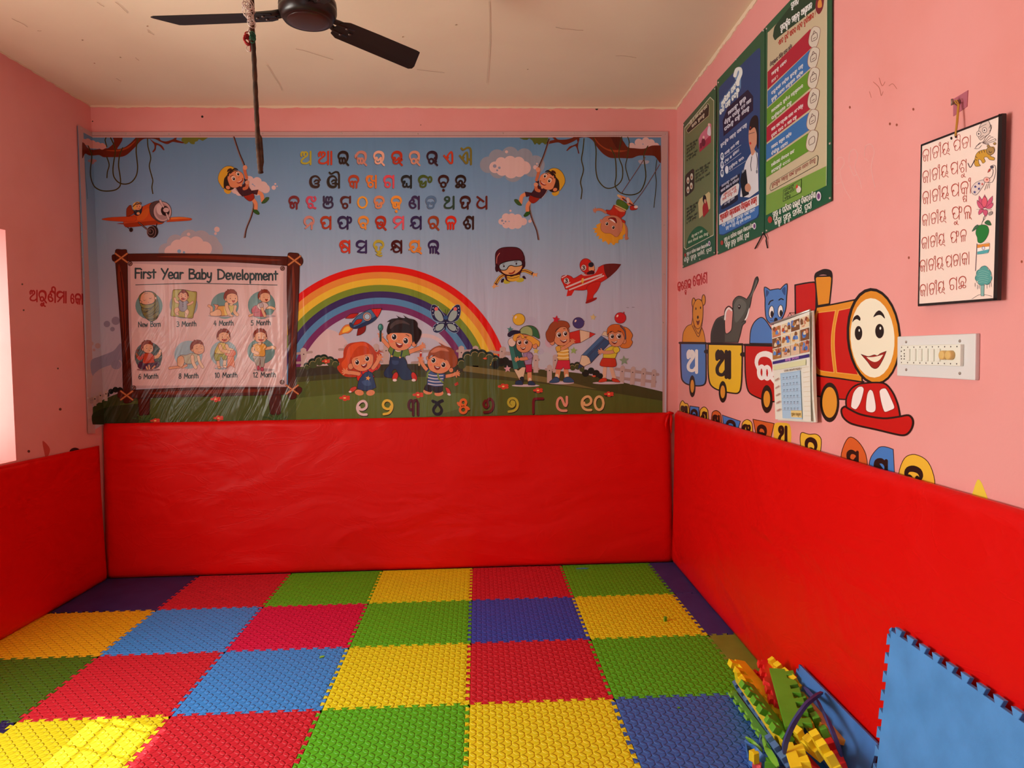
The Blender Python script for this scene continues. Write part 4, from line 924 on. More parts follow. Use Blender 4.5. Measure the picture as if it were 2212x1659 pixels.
for s, x, y in (('New Born', 708, 1082), ('3 Month', 905, 1080), ('4 Month', 1095, 1076), ('5 Month', 1285, 1074), ('6 Month', 710, 1348), ('8 Month', 916, 1346), ('10 Month', 1100, 1342), ('12 Month', 1296, 1340)):
    W = layout(s)[1]; A.text(TX, s, (x, y), (x+(len(s)*14.6), y-3), 26, 1.55)
for x, y in ((215, 905), (595, 902)):
    A.fr(0, 0, 1)
# grass tufts at the sign's feet
A.fr(200, 880, 4.424)
for x, y in ((490, 130), (1750, 120)):
    for a, b, c in ((-120, -30, -40), (-70, -60, -20), (0, -70, 10), (70, -62, 30), (110, -30, 40)): A.p('#3a5424', f'{x+c*.4-14},{y} {x+a*.6},{y+b*.9} {x+a},{y+b} {x+a*.7+12},{y+b*.6} {x+c*.4+16},{y}', '#22341a', 3)
A.flush('signboard_picture', banner)
# --- the eight babies
CIR, LN = '#5f7a74', '#5a1c10'
SKN, HR = '#cf9470', '#7c2c18'
def blobhair(x, y, r, sx=1):      # spiky cap of hair round a head at x,y
    A.p(HR, ' '.join('%g,%g' % (x+sx*a*r, y+b*r) for a, b in ((-.95, .35), (-1.0, -.1), (-.9, -.5), (-.72, -.82), (-.5, -.95), (-.42, -1.12), (-.2, -1.05), (-.05, -1.14), (.3, -1.1), (.5, -1.06), (.66, -.86), (.86, -.66), (.92, -.3), (.98, .1), (.8, .12), (.7, -.3), (.4, -.48), (.3, -.36), (.15, -.48), (-.05, -.38), (-.3, -.44), (-.5, -.3), (-.66, .0), (-.7, .3))), LN, 12)
def babyface(x, y, r, mouth=1, eyes='o', sx=1):
    A.e(SKN, x-sx*.86*r, y+.35*r, .16*r, .22*r, 0, LN, 10)
    A.p(SKN, ' '.join('%g,%g' % (x+sx*a*r, y+b*r) for a, b in ((-.72, -.3), (0, -.6), (.7, -.35), (.84, .2), (.78, .6), (.45, .88), (0, .95), (-.5, .82), (-.76, .5))), LN, 11)
    for k in (-.22, .5):
        if eyes == 'o': A.e('#4a2418', x+sx*k*r, y+.16*r, .06*r, .09*r)
        else: A.l('#7a3c28', 10, f'{x+sx*(k-.1)*r},{y+.18*r} {x+sx*k*r},{y+.1*r} {x+sx*(k+.1)*r},{y+.18*r}')
        A.l('#7a3c28', 9, f'{x+sx*(k-.1)*r},{y-.18*r} {x+sx*k*r},{y-.26*r} {x+sx*(k+.08)*r},{y-.22*r}')
    if mouth == 1: A.p('#a3301c', f'{x+sx*.0*r},{y+.42*r}! {x+sx*.25*r},{y+.46*r} {x+sx*.46*r},{y+.4*r}! {x+sx*.36*r},{y+.66*r} {x+sx*.2*r},{y+.76*r} {x+sx*.06*r},{y+.62*r}', LN, 7)
    elif mouth == 2: A.p('#a3301c', f'{x-sx*.3*r},{y+.4*r}! {x+sx*.08*r},{y+.48*r} {x+sx*.46*r},{y+.38*r}! {x+sx*.36*r},{y+.66*r} {x+sx*.08*r},{y+.78*r} {x-sx*.2*r},{y+.66*r}', LN, 7)
    elif mouth == 0: A.l(LN, 9, f'{x},{y+.6*r} {x+sx*.2*r},{y+.66*r} {x+sx*.4*r},{y+.58*r}')
    else: A.e(LN, x+sx*.25*r, y+.56*r, 9, 16)
def limb(h, w, pts): A.l(LN, w+16, pts); A.l(h, w, pts)
A.k = 110; A.fr(280, 610, 13.825)             # new born
A.e(CIR, 585, 700, 405, 400).p('#6d5f22', '345,660 300,560 285,440 340,350 430,285 560,262 700,290 790,360 835,480 880,640 885,900 850,1040 760,1130 640,1165 540,1110 430,990 370,850', '#20110c', 14)
A.p('#c98a66', '330,580 325,480 360,370 440,300 560,275 690,310 760,420 770,520 720,610 620,650 500,668 390,640', '#20110c', 12).e('#c98a66', 340, 585, 34, 34, 0, '#20110c', 10).e('#d8a98c', 785, 470, 32, 42, 0, '#20110c', 10)
A.p('#7d7030', '300,600! 380,650 500,672 640,655 760,600 840,500! 810,640 700,720 560,780 440,770 360,730', '#20110c', 10)
for q in ('820,540 760,660 640,800 500,890 390,900', '850,700 740,860 600,960 480,990', '860,780 760,920 640,1010 470,1030', '885,850 800,900 700,950', '885,960 800,1040 680,1090 530,1095', '850,1040 760,1090 640,1120 560,1110', '370,750 500,790 640,780', '390,850 470,880 560,850'): A.l('#20110c', 12, q)
A.l('#5a2a1a', 12, '425,530 455,548 490,528').l('#5a2a1a', 14, '595,475 625,490 660,470').e('#8c2a18', 572, 598, 10, 14)
for q in ('445,360 470,318', '480,352 505,312', '520,345 550,310', '500,270 460,235', '450,280 420,262'): A.l('#3a1a10', 9, q)
A.k = 110                                       # 3 month
A.e('#8b9092', 1620, 680, 420, 400).p('#96873a', '1300,240 1340,218 1600,215 1850,268 1990,280 2010,320 1990,600 1930,900 1900,1050 1870,1072 1650,1060 1400,1020 1250,1010 1230,960 1265,700 1275,400', LN, 14)
A.p('#a79a52', '1330,260 1600,250 1940,310 1920,600 1860,1000 1600,1000 1300,960 1310,600')
limb('#d0a080', 62, '1470,600 1390,570 1350,480'); limb('#d0a080', 62, '1740,660 1820,640 1885,590'); limb('#cf9a76', 110, '1460,800 1400,830 1420,930'); limb('#cf9a76', 60, '1420,930 1450,960'); limb('#d6ac8c', 100, '1690,830 1730,880 1700,960'); limb('#d6ac8c', 50, '1690,960 1690,1030')
A.p('#8b8288', '1460,560 1500,530 1600,580 1700,540 1760,580 1750,640 1720,640 1730,760 1690,830 1620,875 1520,850 1470,750 1490,620', LN, 11)
for y in (605, 657, 712): A.e('#2a1414', 1600, y, 14, 13)
A.p(HR, '1460,400 1480,330 1540,260 1600,225 1690,260 1750,330 1770,430 1740,470 1500,470', LN, 12).e(SKN, 1470, 410, 26, 34, 0, LN, 9).e(SKN, 1755, 440, 24, 32, 0, LN, 9)
A.p('#cf9270', '1490,360 1540,300 1610,330 1690,300 1735,380 1740,490 1680,550 1610,570 1530,530 1485,460', LN, 10)
A.p('#b0452c', '1550,480 1590,462 1640,470 1670,490 1650,530 1600,520 1560,520', '#6a1a10', 8).e('#6a1a10', 1612, 500, 22, 24)
for x in (1555, 1670): A.e('#4a2418', x, 415, 11, 13); A.l('#7a3c28', 8, f'{x-22},368 {x},352 {x+18},364')
A.k = 110; A.fr(440, 610, 13.825)             # 4 month
A.e(CIR, 635, 690, 415, 395).e('#a08784', 590, 1000, 450, 44)
limb(SKN, 70, '390,930 250,890 240,760 160,700'); A.p('#c47a54', '320,840! 350,730 290,655! 400,665 450,690 420,780 360,830', LN, 12)
limb('#cf9a72', 84, '950,720 920,850 960,930 1010,970')
A.p('#c98a3a', '450,710! 620,700 760,680 900,680! 880,850 820,930 740,980 560,1000 440,990 400,800', LN, 14).p('#cfae5c', '610,720! 640,720! 680,860 720,970! 650,985 620,860').p('#b29a3c', '740,680! 910,680! 890,850 815,940!', LN, 9)
A.p('#cf9a72', '200,960 230,1000 400,1010 520,990 535,900 490,820 420,800 350,830 290,870 200,900', LN, 12)
limb('#d2a078', 100, '690,640 700,780 780,960'); limb('#d2a078', 54, '790,970 850,1000')
blobhair(810, 440, 205); babyface(850, 450, 205, 1)
A.p('#d2a078', '760,660! 830,640 900,650! 830,700', LN, 8)
A.k = 110                                       # 5 month
A.e(CIR, 1735, 680, 408, 415).e('#a08784', 1760, 1010, 400, 44)
limb(SKN, 54, '1480,950 1370,1000'); A.p('#a83f48', '1590,690 1500,720 1440,800 1440,890 1490,950 1500,1010 1680,1020 1850,1000 1850,890 1740,820', LN, 12).l(LN, 10, '1490,910 1580,900 1660,880')
limb('#d2a078', 70, '1900,760 2010,750 2110,790')
A.p('#c4a69c', '1600,690 1680,610 1780,580 1900,630 1940,710 1880,760 1820,860 1720,830 1640,780', LN, 12); limb('#cf9a72', 74, '1740,740 1780,880 1830,1000'); A.p('#a89490', '1670,640 1740,600 1780,650 1790,730 1690,750', LN, 10)
blobhair(1810, 420, 185); babyface(1840, 420, 185, 1, '^')
A.k = 110; A.fr(280, 720, 13.825)             # 6 month
A.e('#48504c', 570, 690, 412, 430).e('#8c5f5c', 570, 1085, 350, 44)
A.p('#4a1c34', '250,920 280,860 400,850 640,870 800,840 880,840 925,900 900,970 820,1030 700,1050 540,1070 380,1070 270,1020', '#20100c', 14)
limb('#a83018', 90, '430,650 320,760 250,690'); limb('#8a5236', 52, '240,670 205,600'); A.e('#5a2a1a', 240, 520, 34, 44, 20, LN, 10)
limb('#d09870', 96, '730,720 840,690 900,600'); limb('#d8ae90', 60, '900,590 930,510')
A.p('#b23c1e', '430,610 530,590 640,590 740,680 740,800 750,870 600,890 430,900 400,840 420,740', LN, 12).l(LN, 8, '450,620 420,720')
for q in ('510,1000 540,1070', '590,960 600,1060', '760,980 690,1050'): limb('#c98a64', 44, q)
blobhair(530, 420, 190); babyface(560, 420, 180, 3)
A.k = 110                                       # 8 month
A.e('#8fa0a4', 1760, 640, 420, 420)
limb('#cf9270', 70, '1700,960 1600,1000 1450,1010 1200,1040'); A.p('#a8a086', '1520,650 1700,650 1880,590 2080,650! 2060,780 1960,880 1760,920 1650,880 1620,760', LN, 11)
A.p('#cf9a74', '1430,760 1500,680 1600,690 1640,800 1620,940 1560,1010 1450,970 1430,880', LN, 12); limb('#d8b090', 76, '2060,700 2100,860 2190,1010'); limb('#d8b090', 92, '1880,690 1900,860 1980,1020')
blobhair(2020, 430, 205); babyface(2060, 430, 205, 0, '^')
A.k = 110; A.fr(440, 700, 13.825)             # 10 month
A.e('#8b9a9a', 600, 880, 405, 390).e('#8f8f90', 520, 1330, 190, 30)
limb(SKN, 80, '430,1080 440,1180 460,1280'); A.e('#cf9a72', 470, 1300, 50, 34, 10, LN, 10); limb('#d8b090', 86, '640,1080 630,1180 620,1240'); A.e('#d8b090', 640, 1270, 60, 34, 15, LN, 10)
A.p('#8a8434', '330,870 500,900 660,890 700,960 690,1060 590,1070 540,980 500,1000 490,1080 350,1080', LN, 12)
A.p('#bfa050', '330,850 400,660 480,560 640,570 700,640 720,780 640,880 480,890', LN, 12); limb('#d2a078', 88, '690,640 740,740 860,780')
A.p('#c9735a', '640,880 700,800 900,780 960,850 940,930 800,970 680,940', '#a04a34', 10).p('#cf7f62', '720,960! 910,960! 930,1300! 880,1270 800,1240 740,1280 710,1320!', '#a04a34', 10)
limb('#cf9a72', 92, '490,650 560,790 760,830'); blobhair(600, 370, 205); babyface(610, 360, 200, 2); A.e(SKN, 780, 430, 26, 40, 0, LN, 9)
A.k = 110                                       # 12 month
A.e(CIR, 1720, 810, 410, 380).e('#9a7f7c', 1800, 1370, 310, 46)
A.p('#978a7c', '1490,940 1830,950 1830,1080 1790,1290 1710,1290 1690,1080 1670,1240 1590,1250 1510,1080', LN, 12).l(LN, 9, '1670,1050 1690,1030 1700,1100')
A.p('#a83f4e', '1585,1260 1650,1250 1690,1330 1670,1370 1600,1365', '#5a1a1c', 12).p('#a83f4e', '1710,1300 1770,1290 1800,1360 1780,1400 1710,1395', '#5a1a1c', 12)
limb('#cf9a72', 80, '1850,730 1950,720 2060,690 2120,720')
A.p('#c98a34', '1470,650 1560,580 1640,570 1760,570 1840,610 1890,700 1840,740 1830,950 1660,960 1490,940 1530,760', LN, 13).e('#cf9a72', 1680, 590, 60, 36, 0, LN, 9)
limb('#cf9a72', 84, '1480,720 1470,810 1620,880'); blobhair(1690, 370, 210); babyface(1700, 360, 205, 2); A.e(SKN, 1875, 420, 26, 40, 0, LN, 9)
A.flush('baby_pictures', banner, 'eight babies showing growth by month')
# --- cartoon figures printed on the banner
DK = '#2a0f0a'; SK, SK2 = '#cc7850', '#b85c38'
def eye(x, y, r, white=True):
    if white: A.e('#e0c4b4', x, y, r*1.25, r*1.45)
    A.e('#1a0c0a', x, y, r, r*1.2).e('#e8d8cc', x-r*.3, y-r*.45, r*.32)
def arm(h, w, pts, hand=None, hr=0, ol=DK, ow=5):
    A.l(ol, w+ow, pts); A.l(h, w, pts)
    if hand:
        x, y, ang = hand
        for k in (-50, -20, 8, 36): 
            a = math.radians(ang+k); A.sl(h, hr*.42, f'{x},{y} {x+hr*1.35*math.cos(a)},{y+hr*1.35*math.sin(a)}')
        a = math.radians(ang+85); A.sl(h, hr*.42, f'{x},{y} {x+hr*1.1*math.cos(a)},{y+hr*1.1*math.sin(a)}'); A.e(h, x, y, hr*.72, hr*.66)
# girl with red hair
A.k = 60; A.fr(620, 560, 4.514)
A.p('#a83214', '560,870 600,825 680,808 760,806 830,850 870,905 895,885 890,855 905,890 948,912 900,905 925,940 890,1000 915,1030 880,1080 840,1080 800,1060 700,1140 640,1150 560,1140 500,1085 490,1050 515,1020 495,970 545,960 550,910')
A.p('#c8471e', '600,860 680,815 770,820 800,900 700,920 620,960 600,1060 560,1080 530,1020 570,960')
A.p('#c4241a', '690,1105! 740,1080 800,1070 870,1040! 880,1070 830,1110 850,1150 700,1190 680,1150', DK, 4)
arm(SK, 36, '700,1118 650,1108 595,1105', (580, 1098, 190), 30); arm(SK, 36, '840,1060 870,1020 890,985', (895, 970, -60), 30)
A.p('#2c3a58', '745,1120! 770,1100 800,1095 830,1110 870,1250! 780,1285 685,1262! 700,1180', DK, 4).p('#3b4d70', '730,1190 800,1180 820,1220 790,1235 750,1225').l('#24304c', 8, '725,1090 735,1130').l('#24304c', 8, '785,1080 820,1110').star('#d68a44', 790, 1160, 26, 10)
A.p('#b43a2a', '605,1290 625,1255 670,1240 680,1260 650,1290 620,1300', DK, 3).e('#d0b8b0', 616, 1292, 14, 9).e(SK, 705, 1300, 44, 28, 10).e(SK, 815, 1302, 42, 28, -8)
A.e(SK, 622, 1045, 26, 30, 0, DK, 3).p(SK, '640,960 740,930 830,920 842,990 820,1050 770,1085 710,1090 655,1062 632,1010', DK, 3)
A.p('#b23a16', '628,985 640,920 700,850 770,850 820,900 838,960 825,930 790,925 700,945 650,962')
eye(685, 1005, 18); eye(783, 970, 18); A.p('#7a1410', '722,1030! 752,1028 780,1012! 776,1040 755,1058 735,1050', DK, 3).p('#e0c8bc', '728,1031! 752,1029 776,1016! 750,1040').l(DK, 4, '668,975 690,970').l(DK, 4, '760,940 785,938').e('#b8583a', 753, 1000, 7, 5).e('#d06a4a', 670, 1045, 18, 11).e('#d06a4a', 812, 1010, 14, 11)
A.flush('child_picture', banner, 'red haired girl jumping in a denim dress')
# boy with black hair
A.k = 60
arm(SK, 34, '1000,855 965,820 930,780', (910, 752, -80), 26); A.sl('#1d3634', 20, '912,795 912,705').e('#2f6a5e', 912, 665, 24, 34, 0, DK, 4).e('#5a9484', 906, 655, 8, 16)
arm(SK, 40, '1190,905 1240,885 1290,868', (1308, 853, -20), 30)
A.p('#5c7028', '985,890! 1010,842! 1080,872 1180,872! 1198,935! 1150,950 1165,1030 1010,1010 1010,930', DK, 4).e('#cfb0a0', 1085, 885, 30, 18)
A.p('#212c46', '1005,960! 1045,948 1110,962 1135,950! 1165,1000 1175,1050! 1212,1095 1235,1150 1180,1178 1115,1165 1058,1072 1022,1108 1052,1150 1000,1158 952,1140 948,1095 995,1035!', DK, 4)
A.p('#2f3d5c', '1025,985! 1090,990! 1085,1020 1055,1030 1025,1015').l('#1a2338', 12, '1045,880 1025,950').l('#1a2338', 12, '1125,885 1110,955').e('#d08a5c', 1022, 945, 9).e('#d08a5c', 1102, 957, 9)
for x, y, a in ((1055, 1145, -70), (1240, 1145, -110)): A.e('#b8281c', x, y, 46, 26, a, DK, 4).e('#d0b4ac', x-4, y+34, 20, 13)
A.e(SK, 985, 760, 16, 26, 0, DK, 3).e(SK, 1240, 830, 24, 24, 0, DK, 3).p(SK, '985,720 1080,700 1200,715 1228,760 1220,820 1170,878 1080,888 1010,852 985,790', DK, 3)
A.p('#1e1210', '975,715 972,690 985,640 1000,612 975,612 1020,582 1082,572 1064,548 1105,568 1150,572 1134,546 1182,575 1242,590 1272,622 1275,660 1312,705 1295,775 1255,830 1240,800 1222,808 1215,740 1180,722 1080,718 1010,722 990,735').p('#43322e', '1010,640 1070,595 1140,600 1200,640 1130,625 1060,640 1010,680')
eye(1045, 758, 22); eye(1158, 795, 22); A.p('#7a1410', '1060,808! 1092,820 1128,824! 1122,850 1096,864 1070,845', DK, 3).p('#e0c8bc', '1064,812! 1092,822 1124,827! 1095,838').l(DK, 6, '1035,712 1060,705 1075,715').l(DK, 6, '1160,735 1180,742 1190,752').e('#b8583a', 1093, 797, 8, 5).e('#d4664a', 1020, 802, 18, 13).e('#d4664a', 1190, 842, 18, 13)
A.flush('child_picture', banner, 'black haired boy jumping in dark overalls')
# boy with brown hair
A.k = 60
A.sl('#a82a1c', 22, '1306,905 1300,1000').sl('#cfa078', 16, '1292,1005 1288,1032').q('#d8c0b4', '1296,905 1318,905 1314,918 1296,918')
arm(SK, 32, '1372,1085 1340,1050 1308,1000', (1300, 985, -80), 26); arm(SK, 32, '1540,1142 1590,1135 1625,1125', (1645, 1118, -10), 28)
A.p('#2f3d62', '1355,1095! 1385,1060! 1440,1085! 1410,1130!', DK, 3).p('#2f3d62', '1500,1120! 1545,1115! 1545,1160! 1510,1170!', DK, 3)
A.p('#3a4a72', '1382,1080 1440,1110 1500,1115 1535,1120 1530,1180 1512,1245! 1440,1245 1365,1225! 1370,1160', DK, 4)
for y in (1130, 1160, 1190, 1220): A.l('#c8b4b4', 9, f'{1378},{y-6} 1440,{y+6} {1520},{y+4}')
A.l('#6a7a34', 16, '1395,1085 1372,1110 1368,1150').l('#6a7a34', 16, '1470,1110 1480,1160 1520,1200')
A.e(SK, 1372, 1292, 44, 26, 8).e(SK, 1482, 1308, 44, 26, -8).p('#271c20', '1358,1222! 1440,1245! 1518,1240! 1510,1292 1445,1300 1420,1275 1400,1295 1338,1270', DK, 4).p('#b43a2a', '1545,1250 1580,1265 1598,1310 1580,1328 1560,1300', DK, 3).e('#d0b8b0', 1580, 1318, 18, 10, 20)
A.e(SK, 1372, 965, 14, 22, 0, DK, 3).e(SK, 1600, 1080, 22, 24, 0, DK, 3).p(SK, '1372,990 1440,940 1560,965 1598,1030 1565,1090 1490,1115 1405,1088 1375,1040', DK, 3)
A.p('#8a3e1e', '1376,975 1380,915 1420,868 1480,842 1505,840 1478,812 1540,845 1600,865 1628,890 1660,880 1630,900 1662,965 1655,1030 1615,1058 1592,1040 1560,985 1480,965 1410,935').p('#b8684a', '1400,905 1460,862 1540,868 1580,900 1500,890 1440,910')
eye(1428, 985, 19); eye(1525, 1030, 19); A.p('#7a1410', '1436,1038! 1465,1048 1494,1050! 1485,1070 1462,1078 1442,1062', DK, 3).p('#e0c8bc', '1440,1042! 1466,1051 1490,1053! 1464,1060').l(DK, 5, '1420,942 1440,938').l(DK, 5, '1530,975 1548,985').e('#b8583a', 1464, 1022, 7, 5).e('#d4664a', 1402, 1030, 14, 11).e('#d4664a', 1550, 1065, 14, 11)
A.flush('child_picture', banner, 'brown haired boy jumping in a striped shirt')
# rocket
A.k = 60
A.p('#c8682a', '508,738 530,685 570,642 622,640 642,680 600,720 565,722', '#7a2c10', 3).p('#dca438', '540,715 560,670 600,655 620,680 590,705')
A.p('#a81e14', '568,578! 620,535 700,528! 655,570 620,578', DK, 4).p('#7c1410', '680,745! 692,680! 770,645! 762,700 720,735', DK, 4)
A.p('#3f5f7e', '625,632 680,560 760,510 830,484 925,480! 900,540 850,602 760,650 680,676 640,672', DK, 5).p('#1d2a48', '640,672 700,640 800,590 895,545 850,602 760,650 680,676').p('#c21c12', '818,486! 925,480! 905,530 880,572! 850,530', DK, 4)
A.e('#b88a78', 782, 560, 42, 42, 0, DK, 4).e('#5a3a3a', 782, 560, 32).e('#9aaab4', 782, 560, 26).p('#a81e14', '645,645! 680,590 735,585! 725,612 690,635', DK, 4).e('#24344e', 628, 645, 16, 30, -30, DK, 3)
A.flush('rocket_picture', banner)
# butterfly
A.k = 60
for m in (1, -1):
    X = lambda x: 1548+m*(x-1548)
    P = lambda s: ' '.join('%g,%s' % (X(float(t.split(',')[0])), t.split(',')[1]) for t in s.split())
    A.p('#191a3c', P('1548,580 1510,510 1450,447 1412,450 1404,520 1430,590 1500,618 1540,612'), '#98a0ae', 3).p('#191a3c', P('1540,620 1470,620 1425,660 1430,705 1470,718 1520,690 1545,650'), '#98a0ae', 3)
    A.p('#8b958e', P('1525,590 1500,520 1460,490 1436,520 1450,570 1490,605')).p('#8b958e', P('1530,632 1480,635 1448,665 1455,695 1490,695 1520,670')); A.e('#cc5a56', X(1455), 485, 18)
    for x, y in ((1425, 475), (1420, 505), (1425, 540), (1475, 465), (1440, 690), (1432, 670), (1470, 628)): A.e('#c8c0c4', X(x), y, 5)
A.l('#141530', 24, '1546,590 1545,640 1540,690', True).e('#2b4a74', 1548, 570, 20, 20).l('#141530', 3, '1545,550 1543,490').l('#141530', 3, '1552,550 1572,490')
A.flush('butterfly_picture', banner)
# ---- three children with giant pencils
A.k = 60; A.fr(1040, 620, 5.027); PK, OL = '#c47a54', '#3a150e'
def head(x, y, rx, ry, m): A.e(PK, x, y, rx, ry, 0, OL, 4)
def bigeye(x, y, r): A.e('#dcc0b4', x, y, r, r*1.15, 0, OL, 3).e('#1a0b08', x+r*.2, y, r*.66, r*.8).e('#e8d8cc', x+r*.05, y-r*.35, r*.2)
def grin(x, y, w, h): A.p('#6a1210', f'{x-w},{y-h*.3}! {x},{y+h*.1} {x+w},{y-h*.7}! {x+w*.7},{y+h*.7} {x+w*.05},{y+h*1.3} {x-w*.5},{y+h*.7}', OL, 3).p('#dccabc', f'{x-w*.8},{y-h*.18}! {x},{y+h*.15} {x+w*.9},{y-h*.55}! {x+w*.6},{y+h*.3} {x-w*.1},{y+h*.5}')
A.e('#b8a0a4', 480, 1070, 150, 13)
A.sl(PK, 46, '520,900 524,1010').sl('#c8b08c', 30, '525,1000 528,1030').p('#20324a', '505,1050 510,1025 550,1020 585,1050 580,1066 510,1064', OL, 4)
A.q('#a81e38', '480,840 545,835 550,920 482,928', OL, 4).p('#8f6f8c', '455,720 490,700 540,712 556,750 540,840! 475,845!', OL, 4)
A.q('#1d4a44', '300,640 400,610 478,870 420,880 350,895', OL, 5).q('#2e6458', '300,640 340,628 405,885 350,895').l(OL, 3, '345,640 405,885').p('#c8a888', '352,895! 380,892 400,905 440,872 480,872! 450,1000 410,1005!', OL, 4).p('#16262c', '412,990! 440,972 462,985! 455,1045!', OL, 3).e('#c8a898', 330, 600, 42, 48, 0, OL, 4)
A.p('#20324a', '365,1050 375,1020 430,1012 452,1050 445,1062 370,1060', OL, 4)
A.e(PK, 580, 640, 28, 30, 0, OL, 4).p(PK, '380,600 390,530 470,500 540,540 550,640 510,700 440,712 385,670', OL, 4)
A.p('#cc8a34', '350,580 340,550 372,500 420,495 470,545 440,560 420,520 385,550 375,590', OL, 3).p('#cc8a34', '470,545 530,530 600,570 632,600 620,650 595,615 560,630 540,600', OL, 3)
A.p('#2c5a38', '410,500 430,450 490,420 560,425 610,470 630,560 570,535 500,520', OL, 4).p('#8a9460', '415,500 435,450 490,425 545,455 550,530 480,510', OL, 3).p('#1a1a30', '285,530 290,500 340,470 420,480 420,500 350,515 310,542', OL, 4)
bigeye(410, 603, 24); bigeye(482, 600, 24); grin(450, 660, 30, 18); A.l(OL, 7, '390,550 415,538').l(OL, 7, '470,545 492,545').l(OL, 3, '425,640 420,628')
arm(PK, 34, '540,745 490,775 430,782', (395, 785, 180), 24, OL); A.p('#8f6f8c', '500,715 550,730 556,760 520,785 495,760', OL, 3)
A.flush('child_picture', banner, 'child in green cap hugging a green pencil')
A.k = 60; A.e('#b8a0a4', 870, 1040, 135, 16)
A.e('#b9929c', 735, 600, 44, 56).q('#b8241c', '790,540 1070,465 1075,605 830,640', OL, 4).q('#cda686', '1065,465 1180,490 1172,550 1075,605', OL, 4).q('#b8241c', '1176,490 1238,510 1172,552', OL, 4)
for a, b in (('840,880', '820,980'), ('915,880', '925,980')): A.sl(PK, 50, f'{a} {b}'); A.sl('#ccb090', 34, f'{b[:4]}960 {b}')
A.p('#2c4664', '735,1035 760,1010 800,975 840,990 842,1030 780,1042', OL, 4).p('#2c4664', '890,1030 895,990 950,975 1000,1010 1005,1032 940,1038', OL, 4)
A.q('#b82434', '830,795 955,790 965,890 900,892 890,870 870,895 800,890', OL, 4).p('#c89038', '808,660 860,630 930,640 945,700 950,795! 830,795! 825,720', OL, 4)
for y in (690, 725, 765): A.l('#d8b87c', 14, f'825,{y} 890,{y+6} 945,{y-2}')
A.e(PK, 768, 605, 26, 26, 0, OL, 4).p(PK, '790,520 850,440 940,440 955,540 955,600 900,635 830,630 790,590', OL, 4)
A.p('#8a3e20', '705,560 698,500 720,460 745,410 790,372 860,365 930,380 958,430 940,450 945,490 920,440 860,435 810,470 800,540 780,590 735,600', OL, 4)
bigeye(840, 520, 27); bigeye(907, 507, 25); grin(890, 580, 38, 20); A.l(OL, 6, '812,465 835,455').l(OL, 6, '890,455 912,455')
arm(PK, 36, '830,680 900,660 970,610', (985, 600, -70), 26, OL); A.p('#c89038', '805,655 850,640 860,690 820,700', OL, 3)
A.star('#b01a2a', 810, 352, 46, 10)
A.flush('child_picture', banner, 'child holding a red pencil')
A.k = 60; A.e('#b8a0a4', 1375, 1042, 168, 14)
A.sl('#c8987c', 40, '1340,880 1330,1000').sl('#c8987c', 40, '1410,880 1440,990')
A.p('#b8321c', '1268,1030 1290,1000 1335,988 1362,1000 1358,1022 1300,1035', OL, 4).p('#b8321c', '1415,1015 1420,990 1470,1000 1503,1025 1500,1035 1440,1030', OL, 4)
A.q('#2d4464', '1300,530 1400,600 1190,825 1085,745', OL, 5).q('#3e5a7e', '1300,530 1330,550 1110,765 1085,745').l(OL, 3, '1345,560 1140,775').q('#c8a888', '1330,480 1375,490 1370,540 1305,520', OL, 3).q('#c8a888', '1088,740 1140,745 1170,770 1188,825 1100,870 1065,830', OL, 4).q('#24344c', '1060,830 1110,862 1045,893', OL, 4)
A.p('#b42c18', '1315,770! 1450,770! 1462,858 1380,868 1285,850', OL, 4).p('#c8aa30', '1330,700 1390,650 1460,640 1480,690 1450,775! 1320,770!', OL, 4)
A.p('#c46a2a', '1540,440 1590,450 1640,520 1625,570 1640,600 1600,660 1520,660 1500,620 1560,560', OL, 4)
A.e(PK, 1548, 590, 24, 26, 0, OL, 4).p(PK, '1378,520 1400,480 1500,470 1550,540 1540,600 1490,645 1420,640 1385,600', OL, 4)
A.p('#b8541c', '1365,520 1368,450 1420,408 1500,410 1560,460 1560,560 1530,500 1500,480 1450,500 1420,480 1385,495', OL, 4).l('#4a4046', 16, '1510,425 1555,480 1565,560')
bigeye(1415, 537, 25); bigeye(1490, 535, 27); grin(1442, 595, 32, 18); A.l(OL, 7, '1395,495 1420,480').l(OL, 7, '1480,475 1510,490')
arm('#c4805c', 36, '1470,690 1400,708 1330,710', (1305, 700, 170), 28, OL); A.p('#c8aa30', '1430,660 1480,650 1498,690 1460,720 1435,700', OL, 3)
A.flush('child_picture', banner, 'girl with orange hair holding a blue pencil')
A.k = 60
for h, x, y, r, a in (('#cc9a2c', 406, 352, 66, -15), ('#3a3060', 1052, 390, 62, 20), ('#b81c20', 1507, 336, 62, -15)): A.e(h, x, y, r, r*.97, a, '#4a1c14', 4).e('#d8b4a0', x-r*.5, y-r*.35, r*.14, r*.24, 30); A.q(h, {406: '345,300 335,310 348,318', 1052: '1108,365 1122,372 1110,382', 1507: '1535,272 1552,268 1550,290'}[x]); A.flush('balloon_picture', banner)
for h, x, y, r, a in (('#3f6e68', 312, 462, 38, 5), ('#b8a04c', 592, 695, 36, 5), ('#8a9a54', 1000, 690, 42, 5), ('#bfa06a', 1212, 328, 38, 5), ('#79866a', 1548, 798, 56, -5), ('#c08a8c', 282, 888, 42, -5)): A.star(h, x, y, r, a); A.flush('star_picture', banner)
A.sl(OL, 3, '1575,222 1600,224').sl(OL, 3, '1635,219 1660,219')
A.flush('printed_mark', banner)
